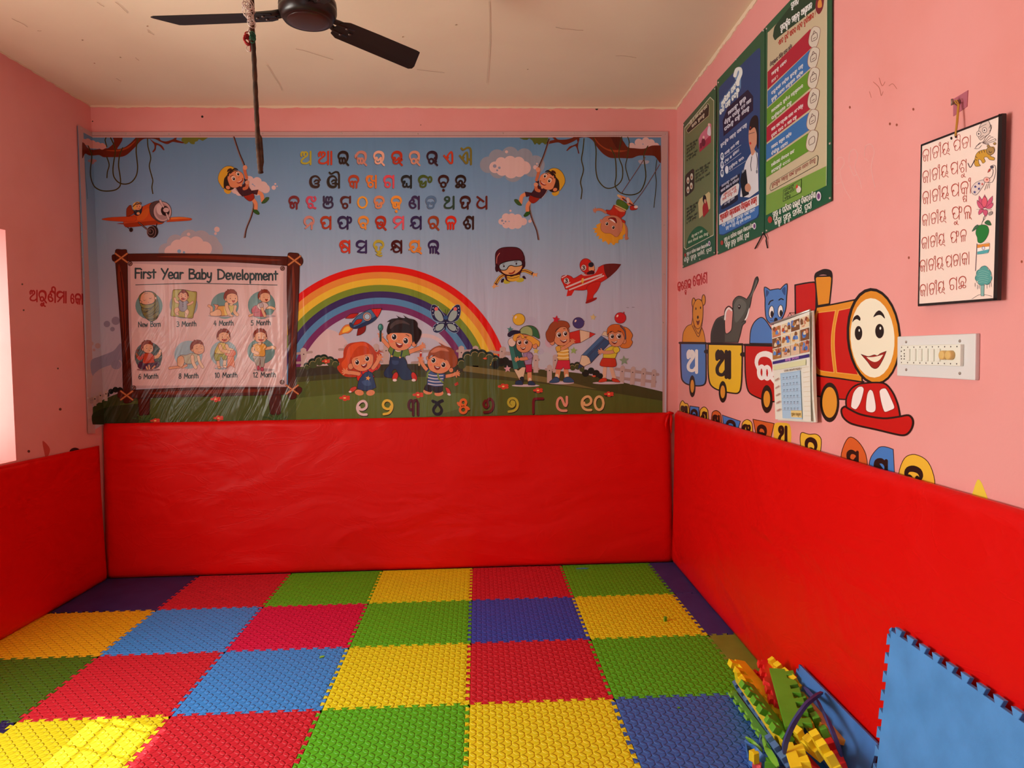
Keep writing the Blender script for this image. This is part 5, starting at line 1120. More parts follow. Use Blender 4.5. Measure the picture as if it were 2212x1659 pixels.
# ---- flyer with helmet, red plane, hanging child (frame of the upper right)
A.k = 30; A.fr(1000, 280, 4.6085); YL = '#c8922e'
A.p('#a8982a', '405,1500 440,1490 470,1520 440,1535 410,1530').p('#a8982a', '530,1510 560,1480 600,1478 605,1505 570,1520').p('#241424', '378,1520 385,1490 410,1485 400,1520').p('#241424', '590,1465 610,1455 628,1485 605,1485')
for s in ('430,1440 370,1470 325,1535', '560,1410 620,1405 690,1435'):
    A.l(DK, 34, s); A.l(YL, 28, s); A.l('#5c1420', 9, s)
A.l('#c88a54', 26, '318,1545 310,1565').l('#c88a54', 26, '700,1440 725,1445'); [A.sl('#c88a54', 9, q) for q in ('310,1560 292,1562', '315,1565 305,1578', '325,1560 350,1558', '720,1440 740,1432', '720,1450 735,1462', '705,1450 700,1468')]
A.q('#2a1428', '320,1528 345,1535 340,1545 316,1538').q('#2a1428', '690,1420 700,1425 690,1448 680,1442')
A.p('#3c0c1c', '415,1450 430,1500 480,1515 540,1500 570,1450 560,1410 430,1420').p(YL, '440,1450 480,1465 560,1440 555,1495 490,1512 445,1495').l(DK, 5, '440,1475 500,1480 555,1462')
A.e('#4a0e18', 470, 1290, 148, 120).p('#4a0e18', '322,1300 330,1220 380,1180 470,1170 550,1180 598,1230 612,1310 615,1360 590,1390 560,1440 440,1455 360,1410 330,1370', '#1c060a', 6)
A.p('#c88a54', '362,1370 400,1330 560,1310 592,1350 575,1400 520,1440 450,1448 395,1425', '#1c060a', 6).p('#8f9aa0', '360,1370 370,1340 450,1310 560,1300 586,1315 585,1350 520,1362 480,1352 455,1362 430,1395 380,1398', '#150608', 8)
A.e('#2a1414', 408, 1360, 8, 11).e('#2a1414', 532, 1335, 8, 11).l('#2a1414', 5, '395,1342 412,1336').l('#2a1414', 5, '512,1316 540,1312').p('#a02018', '455,1428 490,1425 518,1402 505,1428 475,1438', '#1c060a', 3).l('#c06a5a', 6, '335,1330 340,1270 365,1230').e('#300812', 338, 1380, 16, 36, 0, '#150406', 4).e('#300812', 604, 1330, 14, 34, 0, '#150406', 4)
A.flush('child_picture', banner, 'flyer in a dark red helmet and goggles')
A.k = 30; RD, RE = '#b81c14', '#8a1410'
A.p(RD, '1030,1660! 1045,1590! 1120,1580! 1080,1652!').p(RD, '978,1495 985,1460 1030,1448 1075,1460 1105,1480 1180,1440 1300,1400 1400,1345 1500,1335 1572,1342! 1530,1400 1440,1480 1300,1560 1200,1600 1020,1590! 1000,1540', '#5c0c0a', 4)
A.p('#5c1310', '1400,1345! 1500,1335 1572,1342! 1520,1410 1440,1480! 1410,1420').p(RD, '1235,1560 1300,1520 1370,1518 1340,1600 1300,1650 1290,1690 1225,1720! 1240,1620', '#5c0c0a', 3).p(RE, '1220,1720 1260,1690 1330,1670 1328,1690 1270,1720 1225,1732')
A.sl('#c8a8a0', 16, '1030,1570 1200,1500 1390,1440').sl('#c8a8a0', 14, '1060,1595 1250,1520 1400,1455').e(RD, 1395, 1440, 14, 8, -20).q('#c89a3a', '1185,1480 1205,1478 1192,1505 1212,1500 1180,1550 1190,1518 1172,1522')
A.p('#a89090', '1180,1440 1200,1430 1240,1448 1300,1430 1320,1380 1350,1360 1330,1410 1300,1440 1210,1455').e(RD, 1225, 1355, 62, 72, -10, '#5c0c0a', 4).p('#c88458', '1250,1370 1270,1340 1300,1345 1310,1390 1290,1410 1255,1405', '#5c0c0a', 3).e('#1c1a24', 1275, 1345, 26, 24, -10, '#4a3a3a', 4).p('#3a0c14', '1235,1440 1240,1420 1280,1400 1310,1415 1300,1440')
A.e('#c8b0a8', 1202, 1375, 26, 30, 0, '#5c0c0a', 3).text('#2a0c0c', '3', (1188, 1392), (1214, 1392), 34, 2.4).e('#c8b0a8', 1030, 1505, 28, 30, 0, '#5c0c0a', 3).text('#2a0c0c', '3', (1016, 1522), (1044, 1522), 36, 2.4).sl('#c8a8a0', 10, '985,1475 1030,1450').sl('#c8a8a0', 8, '1040,1540 1065,1520')
A.flush('red_plane_picture', banner)
A.k = 40                                         # child hanging upside down
A.sl(SK, 30, '1560,665 1600,680 1560,720').sl(SK, 30, '1640,690 1680,740 1640,745').l('#5c1f14', 14, '1590,685 1650,730 1720,770').sl('#c8a070', 22, '1545,655 1560,665').sl('#c8a8a0', 26, '1640,690 1645,720')
A.p('#a82418', '1668,760 1720,765 1735,790 1690,803 1665,795', DK, 3).e('#d0b8b0', 1722, 770, 20, 14)
A.p('#46601e', '1525,725 1545,695 1600,715 1645,760 1635,795 1590,800 1540,770', DK, 3).p('#b89860', '1515,745 1600,785 1625,800 1610,815 1520,775')
A.p('#ac2414', '1500,750! 1620,810! 1610,850 1575,885 1615,910 1605,940 1560,890 1490,860 1430,835 1425,800 1470,800', DK, 3).p(SK, '1510,765 1615,812 1560,815')
arm('#b46a4c', 24, '1420,825 1380,800 1345,795', (1325, 800, 160), 22, '#4a1c14', 3); arm('#b46a4c', 24, '1600,940 1625,990 1625,1060', (1625, 1070, 80), 20, '#4a1c14', 3)
A.p('#cc8622', '1370,930 1325,955 1335,975 1290,985 1315,1000 1305,1025 1335,1030 1325,1060 1355,1060 1350,1090 1380,1085 1390,1120 1420,1110 1450,1145 1470,1125 1500,1152 1520,1130 1545,1130 1550,1100 1590,1090 1590,1060 1615,1030 1610,960 1580,920')
A.p('#b86c50', '1385,900 1420,865 1500,855 1560,880 1590,940 1575,1010 1530,1070 1470,1035 1410,1030 1372,990', '#7a3420', 3); A.e('#b86c50', 1378, 915, 14, 24, -20).e('#b86c50', 1572, 1000, 14, 20, 20)
A.p('#7a1410', '1448,890 1480,875 1520,885 1528,930 1500,915', DK, 4).p('#d8c0b4', '1455,892 1490,895 1520,930 1490,915'); eye(1433, 938, 13); eye(1497, 975, 13)
A.flush('child_picture', banner, 'child with yellow hair hanging upside down')
# ---- two mirrored rope climbers
def climber(T):
    A.k = 40; A.fr(*T)
    A.l('#7a5a52', 22, '395,45 480,300 560,500').l('#3a100a', 15, '405,45 490,300 570,495 605,715'); A.l('#7a5a52', 20, '700,1060 700,1140 660,1290 590,1470 560,1610').l('#3a100a', 14, '715,1060 712,1140 672,1290 600,1470 574,1610')
    A.l(SK2, 46, '560,520 575,600 600,680'); A.e('#c88060', 575, 520, 34, 38)
    A.p('#c88f22', '160,640 200,560 270,505 350,498 405,525 420,560 340,600 280,660 245,760 240,850 190,790 155,720', DK, 5).p('#c88f22', '245,850 300,870 360,880 340,920 300,930 255,900').p('#3a120c', '295,590 305,550 345,530 370,545 330,575')
    A.l(SK, 56, '770,900 830,940 850,1040').p('#2c4a1c', '830,1070 850,1040 900,985 945,985 940,1020 890,1070 840,1080', DK, 4); A.p('#3a0c18', '680,880! 780,865! 760,945! 700,930!', DK, 4)
    A.l(SK, 56, '690,1010 740,1080 740,1170').p('#1f4a18', '700,1160 720,1175 760,1180 800,1235 780,1255 730,1235 700,1200', DK, 4)
    A.p('#8a1a0c', '545,965! 700,920! 720,990 660,1045 600,1020', DK, 4).p('#360c1a', '430,850 470,815 560,770 560,690! 610,720! 640,830 700,910! 640,945 525,970! 470,910', DK, 4)
    A.l('#c8a8a4', 5, '430,840 470,910 520,965')
    A.p('#241008', '250,700 285,650 340,600 420,550 465,555 430,530 400,535 330,580 300,620 330,700 340,800 400,840 350,870 290,865 245,820', DK, 4)
    A.p(SK, '300,680 330,610 400,570 470,575 530,610 555,680 540,760 490,810 420,835 350,820 320,760', '#8a4028', 4).e(SK, 308, 832, 34, 28, 20, '#8a4028', 4).p('#241008', '300,690 290,640 350,590 430,560 460,560 390,585 345,620 330,610 320,660 305,650').e(SK, 510, 800, 18)
    for x, y, r in ((395, 690, 26), (463, 617, 24)): A.e('#d8b4a0', x, y, r*1.2, r*1.5, -20); A.e('#1a0c08', x+4, y+4, r*.7, r*.95, -20); A.e('#e0ccc0', x, y-6, r*.25)
    A.l(DK, 8, '345,670 360,648 390,640').l(DK, 8, '420,600 440,580 460,585').p('#9a1c10', '445,755! 500,730 540,685! 535,730 500,760 470,765', DK, 4).p('#d8c0b4', '452,752! 500,728 530,700! 525,715 490,745').e(SK2, 478, 668, 10)
    A.l(SK2, 50, '560,850 600,830 610,770').e('#c88060', 608, 752, 34, 32)
    A.flush('child_picture', banner, 'child in yellow cap swinging on a rope')
climber((450, 290, 7.213)); climber((1241.5, 294.5, -7.25, 7.213))
# ---- orange propeller plane
A.k = 40; A.fr(210, 420, 10.0545); OR, OD = '#b0401a', '#7c2410'
A.p('#7c2a10', '635,480! 640,320 700,240 740,240 760,320 810,400 700,470', DK, 6).p(OD, '430,640 500,625 640,630 640,655 500,645')
A.p(OR, '1500,600! 1600,500! 1800,490 2020,515 2060,540 2020,565 1750,585', OD, 6).p('#cc6a2a', '1600,505! 1800,495 2020,518 1800,530 1600,545!')
A.p(OR, '570,590 560,540 640,490 800,440 900,330 1000,260 1180,180 1230,200 1460,600 1100,670 640,715 580,660', DK, 6).p('#8c2c10', '580,640 900,600 1400,560 1460,605 1100,670 640,715')
A.p('#b8501c', '860,520 870,480 1000,360 1100,300 1140,330 1090,470 1000,555 880,560').p('#b03c16', '100,540 250,505 600,485 830,485 860,530 800,590 560,590 250,570', OD, 6)
A.p('#24202c', '800,370 860,335 985,260! 960,400 900,455 830,450', DK, 6).e('#c88458', 880, 270, 86, 70).p('#c89040', '775,260 790,200 860,160 930,170 960,210 860,230 830,330 790,330').l('#4a1c10', 20, '780,265 860,200 960,205').e('#7a5a4a', 870, 200, 34, 26, 0, '#3a140c', 8).e('#7a5a4a', 940, 195, 26, 22, 0, '#3a140c', 8).p('#3a4034', '760,330 820,345 870,380 940,330 900,400 830,370').e('#c88458', 895, 415, 36, 28)
for x in (868, 925): A.e('#1c0c0a', x, 262, 8, 11)
A.l('#7a1c14', 8, '890,300 910,310 935,290')
A.p('#4c3634', '1140,330 1150,230 1230,160 1360,150 1300,300 1320,500 1440,600 1380,610 1260,550 1170,460', DK, 6)
A.e('#b08a84', 1420, 375, 196, 216, -10, '#3a2220', 10).e('#96706c', 1420, 375, 150, 180, -10).e('#c09c96', 1370, 330, 80, 120, -10).e('#1e1414', 1480, 360, 92, 110, -20)
A.p('#b8928c', '1345,130 1380,115 1420,180 1460,270 1440,290 1390,230', '#3a2220', 6).p('#b8928c', '1490,410 1520,410 1575,520 1560,565 1530,540', '#3a2220', 6).e('#b8928c', 1500, 340, 66, 54, 0, '#3a2220', 6)
A.l('#2a1614', 34, '905,610 1000,690 1140,800').l('#8a625c', 10, '905,610 1000,690 1140,800').l('#2a1614', 20, '1300,640 1285,700').l('#2a1614', 16, '660,715 720,760')
A.e('#1e1212', 1220, 810, 106, 132, 0, '#120808', 8).e('#2a1a18', 1180, 815, 96, 124, 0, '#8a625c', 10).e('#1e1212', 1165, 810, 60, 62, 0, '#8a625c', 10).e('#5a3a34', 1150, 800, 26).e('#1e1212', 740, 770, 40, 46, 0, '#5a3a34', 8)
A.flush('orange_plane_picture', banner)
# ---------------------------------------------------------------- paintings on the right wall
NR = Vector((-1, 0.025, 0)).normalized(); PR = Vector((xr(3.0), 3.0, 1.5))
RS = Plane(PR, NR); LS = Plane((xl(4.0), 4.0, 1.5), (1, -0.03, 0))
def wall_at(u, v, off=0.0): return on_plane(u, v, PR+NR*off, NR)
BK = '#1c110c'; CR_, CO, CB, CY = '#c41510', '#dd8420', '#4c76b0', '#eeb222'
t = empty('train_mural', wall_at(1700, 900), 'painted train with a smiling engine pulling three animal wagons on the pink wall', 'wall painting')
M = Art(RS, 'right', 'paint', (1440, 560, 3.0724))
def wheel(x, y, rx, ry, k=.58): M.e(BK, x, y, rx, ry).e('#e08c2a', x, y, rx*k, ry*k*1.02)
def wagon(body, pts, top, letter, lc, p0, p1, hh, wh):
    M.p(body, pts, BK, 9); M.sl(BK, 15, top); M.text(lc, letter, p0, p1, hh, 1.35 if letter == 'ଇ' else 1.75); wheel(*wh)
# bear, elephant, cat first: they sit in the wagons
M.p(CO, '105,556! 110,490 135,445 165,432! 172,390 172,330 180,285 210,264 238,280 243,330 240,400 232,450! 248,490 258,556!', '#5a2410', 4).e(CO, 180, 290, 12, 33, 0, '#5a2410', 5).e(CO, 246, 270, 12, 35, 0, '#5a2410', 5).p(CO, '176,320 190,280 212,264 236,284 242,330 238,400 224,450 205,462 186,440 174,390', '#5a2410', 4)
M.e(BK, 195, 328, 4, 9).e(BK, 226, 322, 4, 9).e(BK, 208, 385, 6, 11).p('#7a1c10', '198,408! 208,412 220,405! 214,430 206,435', BK, 2).l('#5a2410', 4, '170,440 190,480 212,515 232,460').l('#5a2410', 4, '180,440 200,480 214,492 236,440')
M.flush('bear_picture', t)
EG = '#4c493f'
M.p(EG, '295,552! 298,480 330,400 380,374! 385,395! 388,480 400,495 430,470 438,400 442,345! 442,280 480,244 532,266! 560,220 588,130 603,116 610,140 590,190 570,232 552,320 522,392 525,418 505,440 490,500 475,552!', BK, 5).p('#2f2d28', '300,548! 305,480 330,410 370,390 384,440 388,548!').p('#625f54', '450,300 480,262 520,280 530,320 500,380 460,420 450,360')
M.l(BK, 7, '385,380 390,335 412,312 436,328 442,345').l('#f0e6de', 10, '388,400 394,350 412,326 432,340').e(BK, 483, 316, 9, 16).e('#d8d0c0', 482, 312, 3, 5).p('#f6efe4', '518,404 530,380 549,322 550,340 540,380 526,404').l(BK, 4, '498,420 515,410 525,415').l('#7a766a', 5, '560,250 585,190 600,140').p('#2b2924', '596,118 606,114 610,130 600,140')
M.flush('elephant_picture', t)
M.p(CB, '553,558! 560,470 590,410 640,388 700,470 740,560!', BK, 6).p(CB, '655,262! 650,186 688,205! 740,196 756,200! 800,163 798,250 792,330 772,385 740,428 695,430 664,395 655,330', BK, 6).p('#2c4878', '662,250 662,205 682,220').p('#2c4878', '766,205 790,185 788,240')
for x, y in ((697, 350), (757, 344)): M.e('#f4efe6', x, y, 17, 40, 4, BK, 4); M.e(BK, x+4, y+14, 10, 22)
M.e(BK, 727, 405, 12, 18).l(BK, 8, '680,300 690,280 708,272').l(BK, 8, '748,270 762,262 776,268').l(BK, 4, '700,430 727,425 750,410')
for q in ('720,412 690,405', '720,420 692,428', '735,412 765,400'): M.l(BK, 3, q)
M.flush('cat_picture', t)
wagon(CB, '93,556! 262,557! 263,790 250,832 200,840 130,826 100,785', '88,555 262,557', 'ଅ', '#f6f0ea', (138, 748), (212, 752), 150, (172, 843, 21, 73)); M.flush('wagon_picture', t)
M.sl(BK, 26, '262,613 280,613'); wagon(CY, '278,564! 505,568! 500,800 490,870 470,890 410,884 330,862 290,825 278,740', '275,560 505,565', 'ଆ', BK, (330, 775), (432, 788), 178, (375, 880, 27, 72)); M.flush('wagon_picture', t)
M.sl(BK, 30, '505,632 525,632'); wagon(CR_, '523,572! 800,578! 795,860 780,930 700,945 600,915 545,875 525,760', '520,568 800,572', 'ଇ', '#f6f0ea', (585, 800), (755, 815), 192, (668, 928, 38, 93)); M.flush('wagon_picture', t)
M.k = 0
M.p(CR_, '853,172! 978,152 992,185 990,420 985,620! 858,620!', BK, 10)
M.p(CR_, '800,770! 985,772! 1310,812! 1212,932! 1100,925 1000,908! 800,890!', BK, 9)
M.p(CO, '996,318! 1100,300 1255,268! 1300,815! 1150,792 1010,772 978,735 965,560 968,420', BK, 10)
M.p(CR_, '1000,355! 1122,340! 1098,480 1095,600 1112,752! 1020,738 992,700 984,560 988,430', '#e8a64a', 5).p(CR_, '1142,340! 1225,322! 1200,450 1205,560 1235,670 1275,768! 1130,752! 1115,600 1118,460', '#e8a64a', 5)
M.p(CO, '985,115! 1098,110! 1096,160 1082,296! 1002,310!', BK, 10).p(BK, '982,138 984,98 1005,80 1050,64 1095,78 1102,130 1080,112 1040,102 1005,112')
wheel(1083, 950, 64, 132, .76)
M.e(BK, 1376, 512, 180, 322, -4).e(CO, 1378, 514, 164, 304, -4).e('#f3e6bd', 1368, 522, 146, 264, -3)
M.e(BK, 1275, 490, 25, 47).e(BK, 1415, 477, 29, 48).e('#e8dcc8', 1280, 472, 5, 9).e('#e8dcc8', 1420, 458, 6, 10)
M.p(BK, '1234,418 1245,385 1268,370 1287,388 1285,408 1265,398 1248,404').p(BK, '1374,384 1392,352 1415,340 1440,362 1450,394 1425,372 1400,372')
M.p('#9c1c14', '1292,630! 1340,645 1380,634 1400,640 1420,626 1460,610! 1440,660 1410,712 1388,726 1362,716 1335,680', BK, 3).p('#f3e6bd', '1328,650! 1380,648 1440,632! 1415,668 1385,682 1355,672')
M.p('#f5d2c4', '1368,516 1390,520').flush('engine_picture', t)
M.p(CR_, '1200,1005! 1193,930 1228,860 1290,826 1440,822 1500,880 1538,970 1552,1050! 1400,1060', BK, 11)
for q in ('1225,975 1240,890 1272,848 1300,845 1312,866 1290,950 1262,995 1240,992', '1325,1000 1332,900 1350,866 1372,878 1390,960 1388,1005 1360,1018', '1414,880 1432,858 1460,860 1500,940 1515,985 1490,1002 1445,1010'): M.p('#f6d8cc', q, '#8a1410', 4)
M.p(CR_, '1162,1000 1185,978 1210,992 1290,1030 1440,1056 1545,1045 1610,1036 1638,1075 1625,1130 1590,1165 1540,1165 1400,1132 1230,1092 1175,1050', BK, 13)
M.flush('cowcatcher_picture', t)
# bunting of painted letters just above the padding
t2 = empty('letter_mural', wall_at(1750, 960), 'row of coloured painted letter shapes peeping over the red padding on the right wall', 'wall painting')
M = Art(RS, 'right', 'paint', (1440, 560, 3.0724)); LO, LY, LB = '#d45a24', '#eaae32', '#3f76b4'
for h, pts, g, x, y, w, hh, ol in (
    (LY, '90,1080! 88,970 105,938 122,956 140,960 150,1000 147,1090!', 'ଆ', 96, 1055, 44, 85, 1), (LB, '153,1110! 155,974! 215,982! 217,1120!', 'ଛ', 162, 1072, 46, 78, 1),
    (LY, '218,1130! 222,1005 248,980 274,1004 280,1130!', 'ଣ', 228, 1092, 42, 82, 1), (LO, '296,1150! 302,1022 330,1004 360,1030 368,1160!', 'ଖ', 308, 1118, 46, 88, 1),
    (LB, '370,1034! 490,1075! 455,1190! 385,1180!', 'ଚ', 396, 1150, 66, 84, 1), (LY, '495,1240! 502,1090 535,1064 568,1092 574,1240!', 'ଝ', 506, 1182, 56, 90, 1),
    (LO, '573,1062! 714,1090! 676,1260! 612,1250!', 'ଢ', 602, 1202, 66, 104, 1), (LY, '718,1092 770,1085 816,1098 828,1170 818,1300! 718,1300! 710,1160', 'ଥ', 742, 1230, 60, 130, 0),
    (LY, '886,1185 898,1150 945,1162 995,1162 1026,1195 1020,1290 1000,1400! 900,1380! 890,1240', 'ଚ', 920, 1305, 84, 122, 1), (LO, '1158,1440! 1160,1290 1208,1184 1272,1210 1324,1300 1340,1460!', 'ସ', 1200, 1385, 78, 120, 1),
    (LB, '1336,1500! 1350,1330 1405,1252 1450,1244 1505,1262! 1520,1560!', 'ଷ', 1380, 1460, 92, 140, 1), (LY, '1545,1600! 1540,1430 1580,1320 1650,1296 1735,1345 1780,1470 1776,1650!', 'ହ', 1580, 1500, 130, 128, 1)):
    M.k = 0; M.p(h, pts, '#3a1a0c' if ol else None, 5); W = w
    M.text(BK, g, (x, y), (x+w, y+w*.16), hh, 2.0); M.flush('letter_shape', t2)
M.fr(0, 0, 1); M.p('#e8c23c', '2086,1110! 2100,1068 2112,1036 2122,1046 2150,1120!'); M.flush('triangle_shape', t2)
M.e('#0f2a14', 1440, 820, 15, 30, 0, '#0a1a0c', 2); M.flush('balloon_shape', t2)
M = Art(RS, 'right', 'paint'); wl = empty('wall_lettering', wall_at(1495, 625), 'small red painted lettering above the bear at the back of the right wall', 'wall lettering')
M.text('#b80c0c', 'କଣ୍ଢେଇ', (1463.5, 630), (1494, 621.5), 20.5, 1.15); M.flush('painted_word', wl); M.text('#b80c0c', 'କୋଣ', (1497, 619.5), (1528.5, 611), 24.5, 1.15); M.flush('painted_word', wl)
L = Art(LS, 'left', 'paint', (60, 605, 17.015)); wl = empty('wall_lettering', LS.at(120, 650), 'dark red painted lettering on the left wall running behind the banner', 'wall lettering')
L.text('#960a0c', 'ଅରୁଣିମା', (62, 778), (1460, 838), 425, 1.5); L.flush('painted_word', wl); L.text('#960a0c', 'କୋଣ', (1570, 868), (2300, 905), 390, 1.5); L.flush('painted_word', wl); L.fr(0, 0, 1)
L.e('#2a1210', 162, 979, 13, 12); tag(L.flush('painted_spot'), 'dark painted spot on the left wall peeping over the padding', 'wall painting')
L.p('#9c3028', '92,952 108,970 100,990 95,975'); 
for x, y, r in ((48, 614, 2), (125, 796, 2), (130, 884, 3), (51, 670, 2), (62, 975, 3)): L.e('#4a241c', x, y, r)
tag(L.flush('wall_stain'), 'few dark specks and a red smear low on the left wall', 'stain', None, 'stuff')
M = Art(RS, 'right', 'paint', (1760, 160, 2.3695))
for q in ('110,460 120,430 145,430 150,460 130,500 150,580 185,640', '110,520 105,560 130,555', '175,450 180,400 205,385 220,420 205,480 230,540 240,585', '180,470 200,520 215,515', '255,420 260,370 290,360 305,400 290,470 300,540 310,580', '255,430 275,445'): M.l('#e6a296', 3.2, q)
tag(M.flush('chalk_scribble'), 'faint chalk scribble on the pink wall right of the green poster', 'scribble', None, 'stuff')
M = Art(RS, 'right', 'paint', (1760, 160, 2.3695))
for q in ('300,40 330,70 340,110 350,90', '380,60 400,50 420,75', '280,90 290,120', '330,20 345,60 360,40', '60,-180 75,-90 90,-60'): M.l('#b5604e', 3, q)
for x, y in ((482, 940), (505, 180), (385, 255), (180, 170), (1060, 960), (420, 260)): M.e('#9a4a34', x, y, 5, 7)
tag(M.flush('wall_stain'), 'brown scratches and specks high on the right wall', 'stain', None, 'stuff')

# ---------------------------------------------------------------- three health posters
def sheet_on_wall(name, quad, off, thick, mat, parent):
    """thin rectangular sheet whose corners are seen at the given points, standing off the wall"""
    P = [wall_at(u, v, off+thick) for u, v in quad]; Q = [p-NR*thick for p in P]
    return mesh_obj(name, P+Q, [(0, 1, 2, 3), (7, 6, 5, 4), (0, 4, 5, 1), (1, 5, 6, 2), (2, 6, 7, 3), (3, 7, 4, 0)], mat, parent)
POFF = 0.006; PS = Plane(PR+NR*(POFF+0.003), NR)
GRN = '#145232'; CRM = '#d8c6a6'
green_sheet = plain('poster_green', pigment(GRN, 'poster'), 0.4, 0.4)
def lines(a, col, rows, wt=1.2):
    for s, x0, y0, x1, y1, h in rows: a.text(col, s, (x0, y0), (x1, y1), h, wt)
def pins(parent, pts):
    for u, v in pts:
        m = MB(); p = wall_at(u, v, POFF+.003); X = NR.orthogonal().normalized(); Y = NR.cross(X)
        V = [p+NR*z+X*r*math.cos(k*math.pi/4)+Y*r*math.sin(k*math.pi/4) for r, z in ((.005, 0), (.004, .003), (.0006, .004)) for k in range(8)]
        m.add(V, [(i*8+k, i*8+(k+1) % 8, (i+1)*8+(k+1) % 8, (i+1)*8+k) for i in range(2) for k in range(8)]+[tuple(range(16, 24))]); m.build('pin', nail, parent, True)
F1, F2 = 'ସ୍ବାସ୍ଥ୍ୟ ଓ ପରିବାର କଲ୍ୟାଣ ବିଭାଗ,ଓଡ଼ିଶା', 'ଜିଲ୍ଲା ସ୍ବାସ୍ଥ୍ୟ ସମିତି, ପୁରୀ'
p1 = empty('health_poster', wall_at(1510, 570), 'narrow green poster with olive panel, leftmost of the three on the right wall', 'poster', 'health posters in a row')
sheet_on_wall('poster_sheet', [(1474.5, 579), (1544.5, 550), (1546.5, 184.5), (1476, 266)], POFF, .003, green_sheet, p1)
P = Art(PS, 'poster', 'paper', (1460, 0, 2.765)); OLV = '#6d7148'
P.q('#c8c0a0', '50,765 205,578 228,600 226,1405 60,1492 48,1478').q(OLV, '53,768 205,583 225,603 223,1402 61,1488 51,1475')
P.p('#2e261a', '65,775! 190,618! 200,632 197,690! 75,795! 66,785', '#c8b48a', 2)
lines(P, CRM, [('ଶିଶୁ ୬ ମାସ ହେବା ପରେ', 82, 745, 188, 640, 17), ('ଖାଦ୍ୟ ଖୁଆନ୍ତୁ', 95, 765, 172, 690, 17)], 1.1)
P.q('#c86a78', '136,830 150,800 205,735 212,745 210,850 142,910').q('#a83040', '140,880 210,800 210,850 142,910').e('#6a1c2c', 165, 850, 12, 24).e('#e0b0a0', 166, 820, 6, 9).e('#7a2434', 150, 870, 8, 18).p('#d8c8c4', '188,800 196,750 206,760 208,810').e('#e0b0a0', 198, 745, 6, 9)
P.p('#3a2a1c', '56,1060 64,1040 102,1008 110,1020 110,1120 102,1140 62,1175 55,1160')
for x, y in ((73, 1078), (95, 1055), (73, 1134), (93, 1110)): P.e('#cfc0a4', x, y, 8, 20).e('#9a5a3a', x, y+4, 4, 9)
P.q('#c8b078', '134,1215 142,1190 198,1145 206,1155 206,1245 140,1305').p('#a01e20', '165,1300! 160,1240 172,1205 185,1200 198,1260!').e('#1c1210', 172, 1190, 11, 26).e('#c89070', 175, 1202, 6, 13)
for y0, n in ((880, 5), (1030, 4), (1255, 5)):
    x0, x1 = ((65, 130) if y0 != 1030 else (118, 205))
    for k in range(n): P.text('#23261c', ('ମା ଓ ଶିଶୁଙ୍କ ଯତ୍ନ ପାଇଁ', 'ସୁଷମ ଖାଦ୍ୟ ଦିଅନ୍ତୁ', 'ପ୍ରତି ଦିନ ତିନି ଥର', 'ପରିଷ୍କାର ପାଣି', 'ଓ ଫଳ ଖୁଆନ୍ତୁ')[k], (x0, y0+k*21), (x1-8*(k % 3), y0+k*21-(x1-x0)*.62), 11, 1.1)
P.p('#1c5a34', '62,1486! 72,1425 105,1372 142,1350 180,1372 205,1412!'); lines(P, '#d8d8b8', [('ଶିଶୁ ପାଇଁ ୬ ମାସ', 95, 1420, 160, 1385, 13), ('ଘରେ ତିଆରି ଖାଦ୍ୟ ଦିଅନ୍ତୁ', 75, 1455, 195, 1400, 13)], 1.1)
lines(P, '#e0dcc8', [(F1, 66, 1526, 194, 1470, 17), (F2, 50, 1566, 216, 1497, 21)], 1.15); P.e('#a83a2a', 57, 1524, 6, 11).e('#d8c8c8', 201, 1454, 7, 15).e('#6a3a6a', 201, 1454, 4, 9)
P.flush('poster_print', p1); pins(p1, [(1477, 270), (1544, 192), (1543, 546), (1512, 560), (1476, 575)])
p2 = empty('health_poster', wall_at(1600, 530), 'green poster with blue panel, question mark and doctor, between two other posters', 'poster', 'health posters in a row')
sheet_on_wall('poster_sheet', [(1550, 550), (1650.5, 506), (1652, 60), (1549, 173.5)], POFF, .003, green_sheet, p2)
P = Art(PS, 'poster', 'paper', (1460, 0, 2.765)); NV, NB = '#161c3c', '#25406c'
P.p(NB, '258,560! 262,520 490,290 503,290 505,320 498,1270! 490,1300 285,1405 262,1400 258,1380')
P.q('#4a6c94', '260,615 388,440 388,530 260,690'); P.q('#6a8cae', '352,470 362,410 390,398 388,530')
lines(P, '#e6e6e0', [('ଅଭିଯାନ ପାଇଁ', 272, 645, 358, 525, 34), ('କଣ ଯାଞ୍ଚ କରନ୍ତି', 262, 690, 375, 560, 30)], 1.4); P.text('#e8e8e4', '?', (345, 560), (395, 530), 135, 1.8)
P.q('#1a1230', '280,720 310,640 430,535 462,575 462,660 285,815')
lines(P, '#d8d4d8', [('ମାଆଙ୍କ ସ୍ବାସ୍ଥ୍ୟ', 312, 690, 420, 590, 20), ('ଶିଶୁଙ୍କ ପରୀକ୍ଷା ୧୨ ମାସ', 290, 745, 450, 605, 20), ('ପର୍ଯ୍ୟନ୍ତ ଯତ୍ନ ନିଅନ୍ତୁ', 290, 785, 440, 650, 20), ('ସୁରକ୍ଷିତ ମାତୃତ୍ବ ପାଇଁ ଯାଞ୍ଚ', 268, 880, 425, 750, 18)], 1.3)
for k, (y0, y1, x1) in enumerate(((940, 865, 390), (990, 915, 390), (1040, 960, 420))):
    P.e('#d8d8dc', 277, y0-5, 10, 24).text('#25406c', '୧୨୩'[k], (271, y0+6), (283, y0), 22, 2); P.text('#d8d4d8', ('ମାସକୁ ଥରେ ଯାଞ୍ଚ', 'ଟିକା ଓ ଔଷଧ', 'ପୁଷ୍ଟିକର ଖାଦ୍ୟ')[k], (292 if k < 2 else 318, y0-12 if k < 2 else y0-28), (x1-12, y1-14), 15, 1.2); P.sl('#c8c8d0', 1.6, f'{290 if k < 2 else 316},{y0 if k < 2 else y0-12} {x1},{y1}')
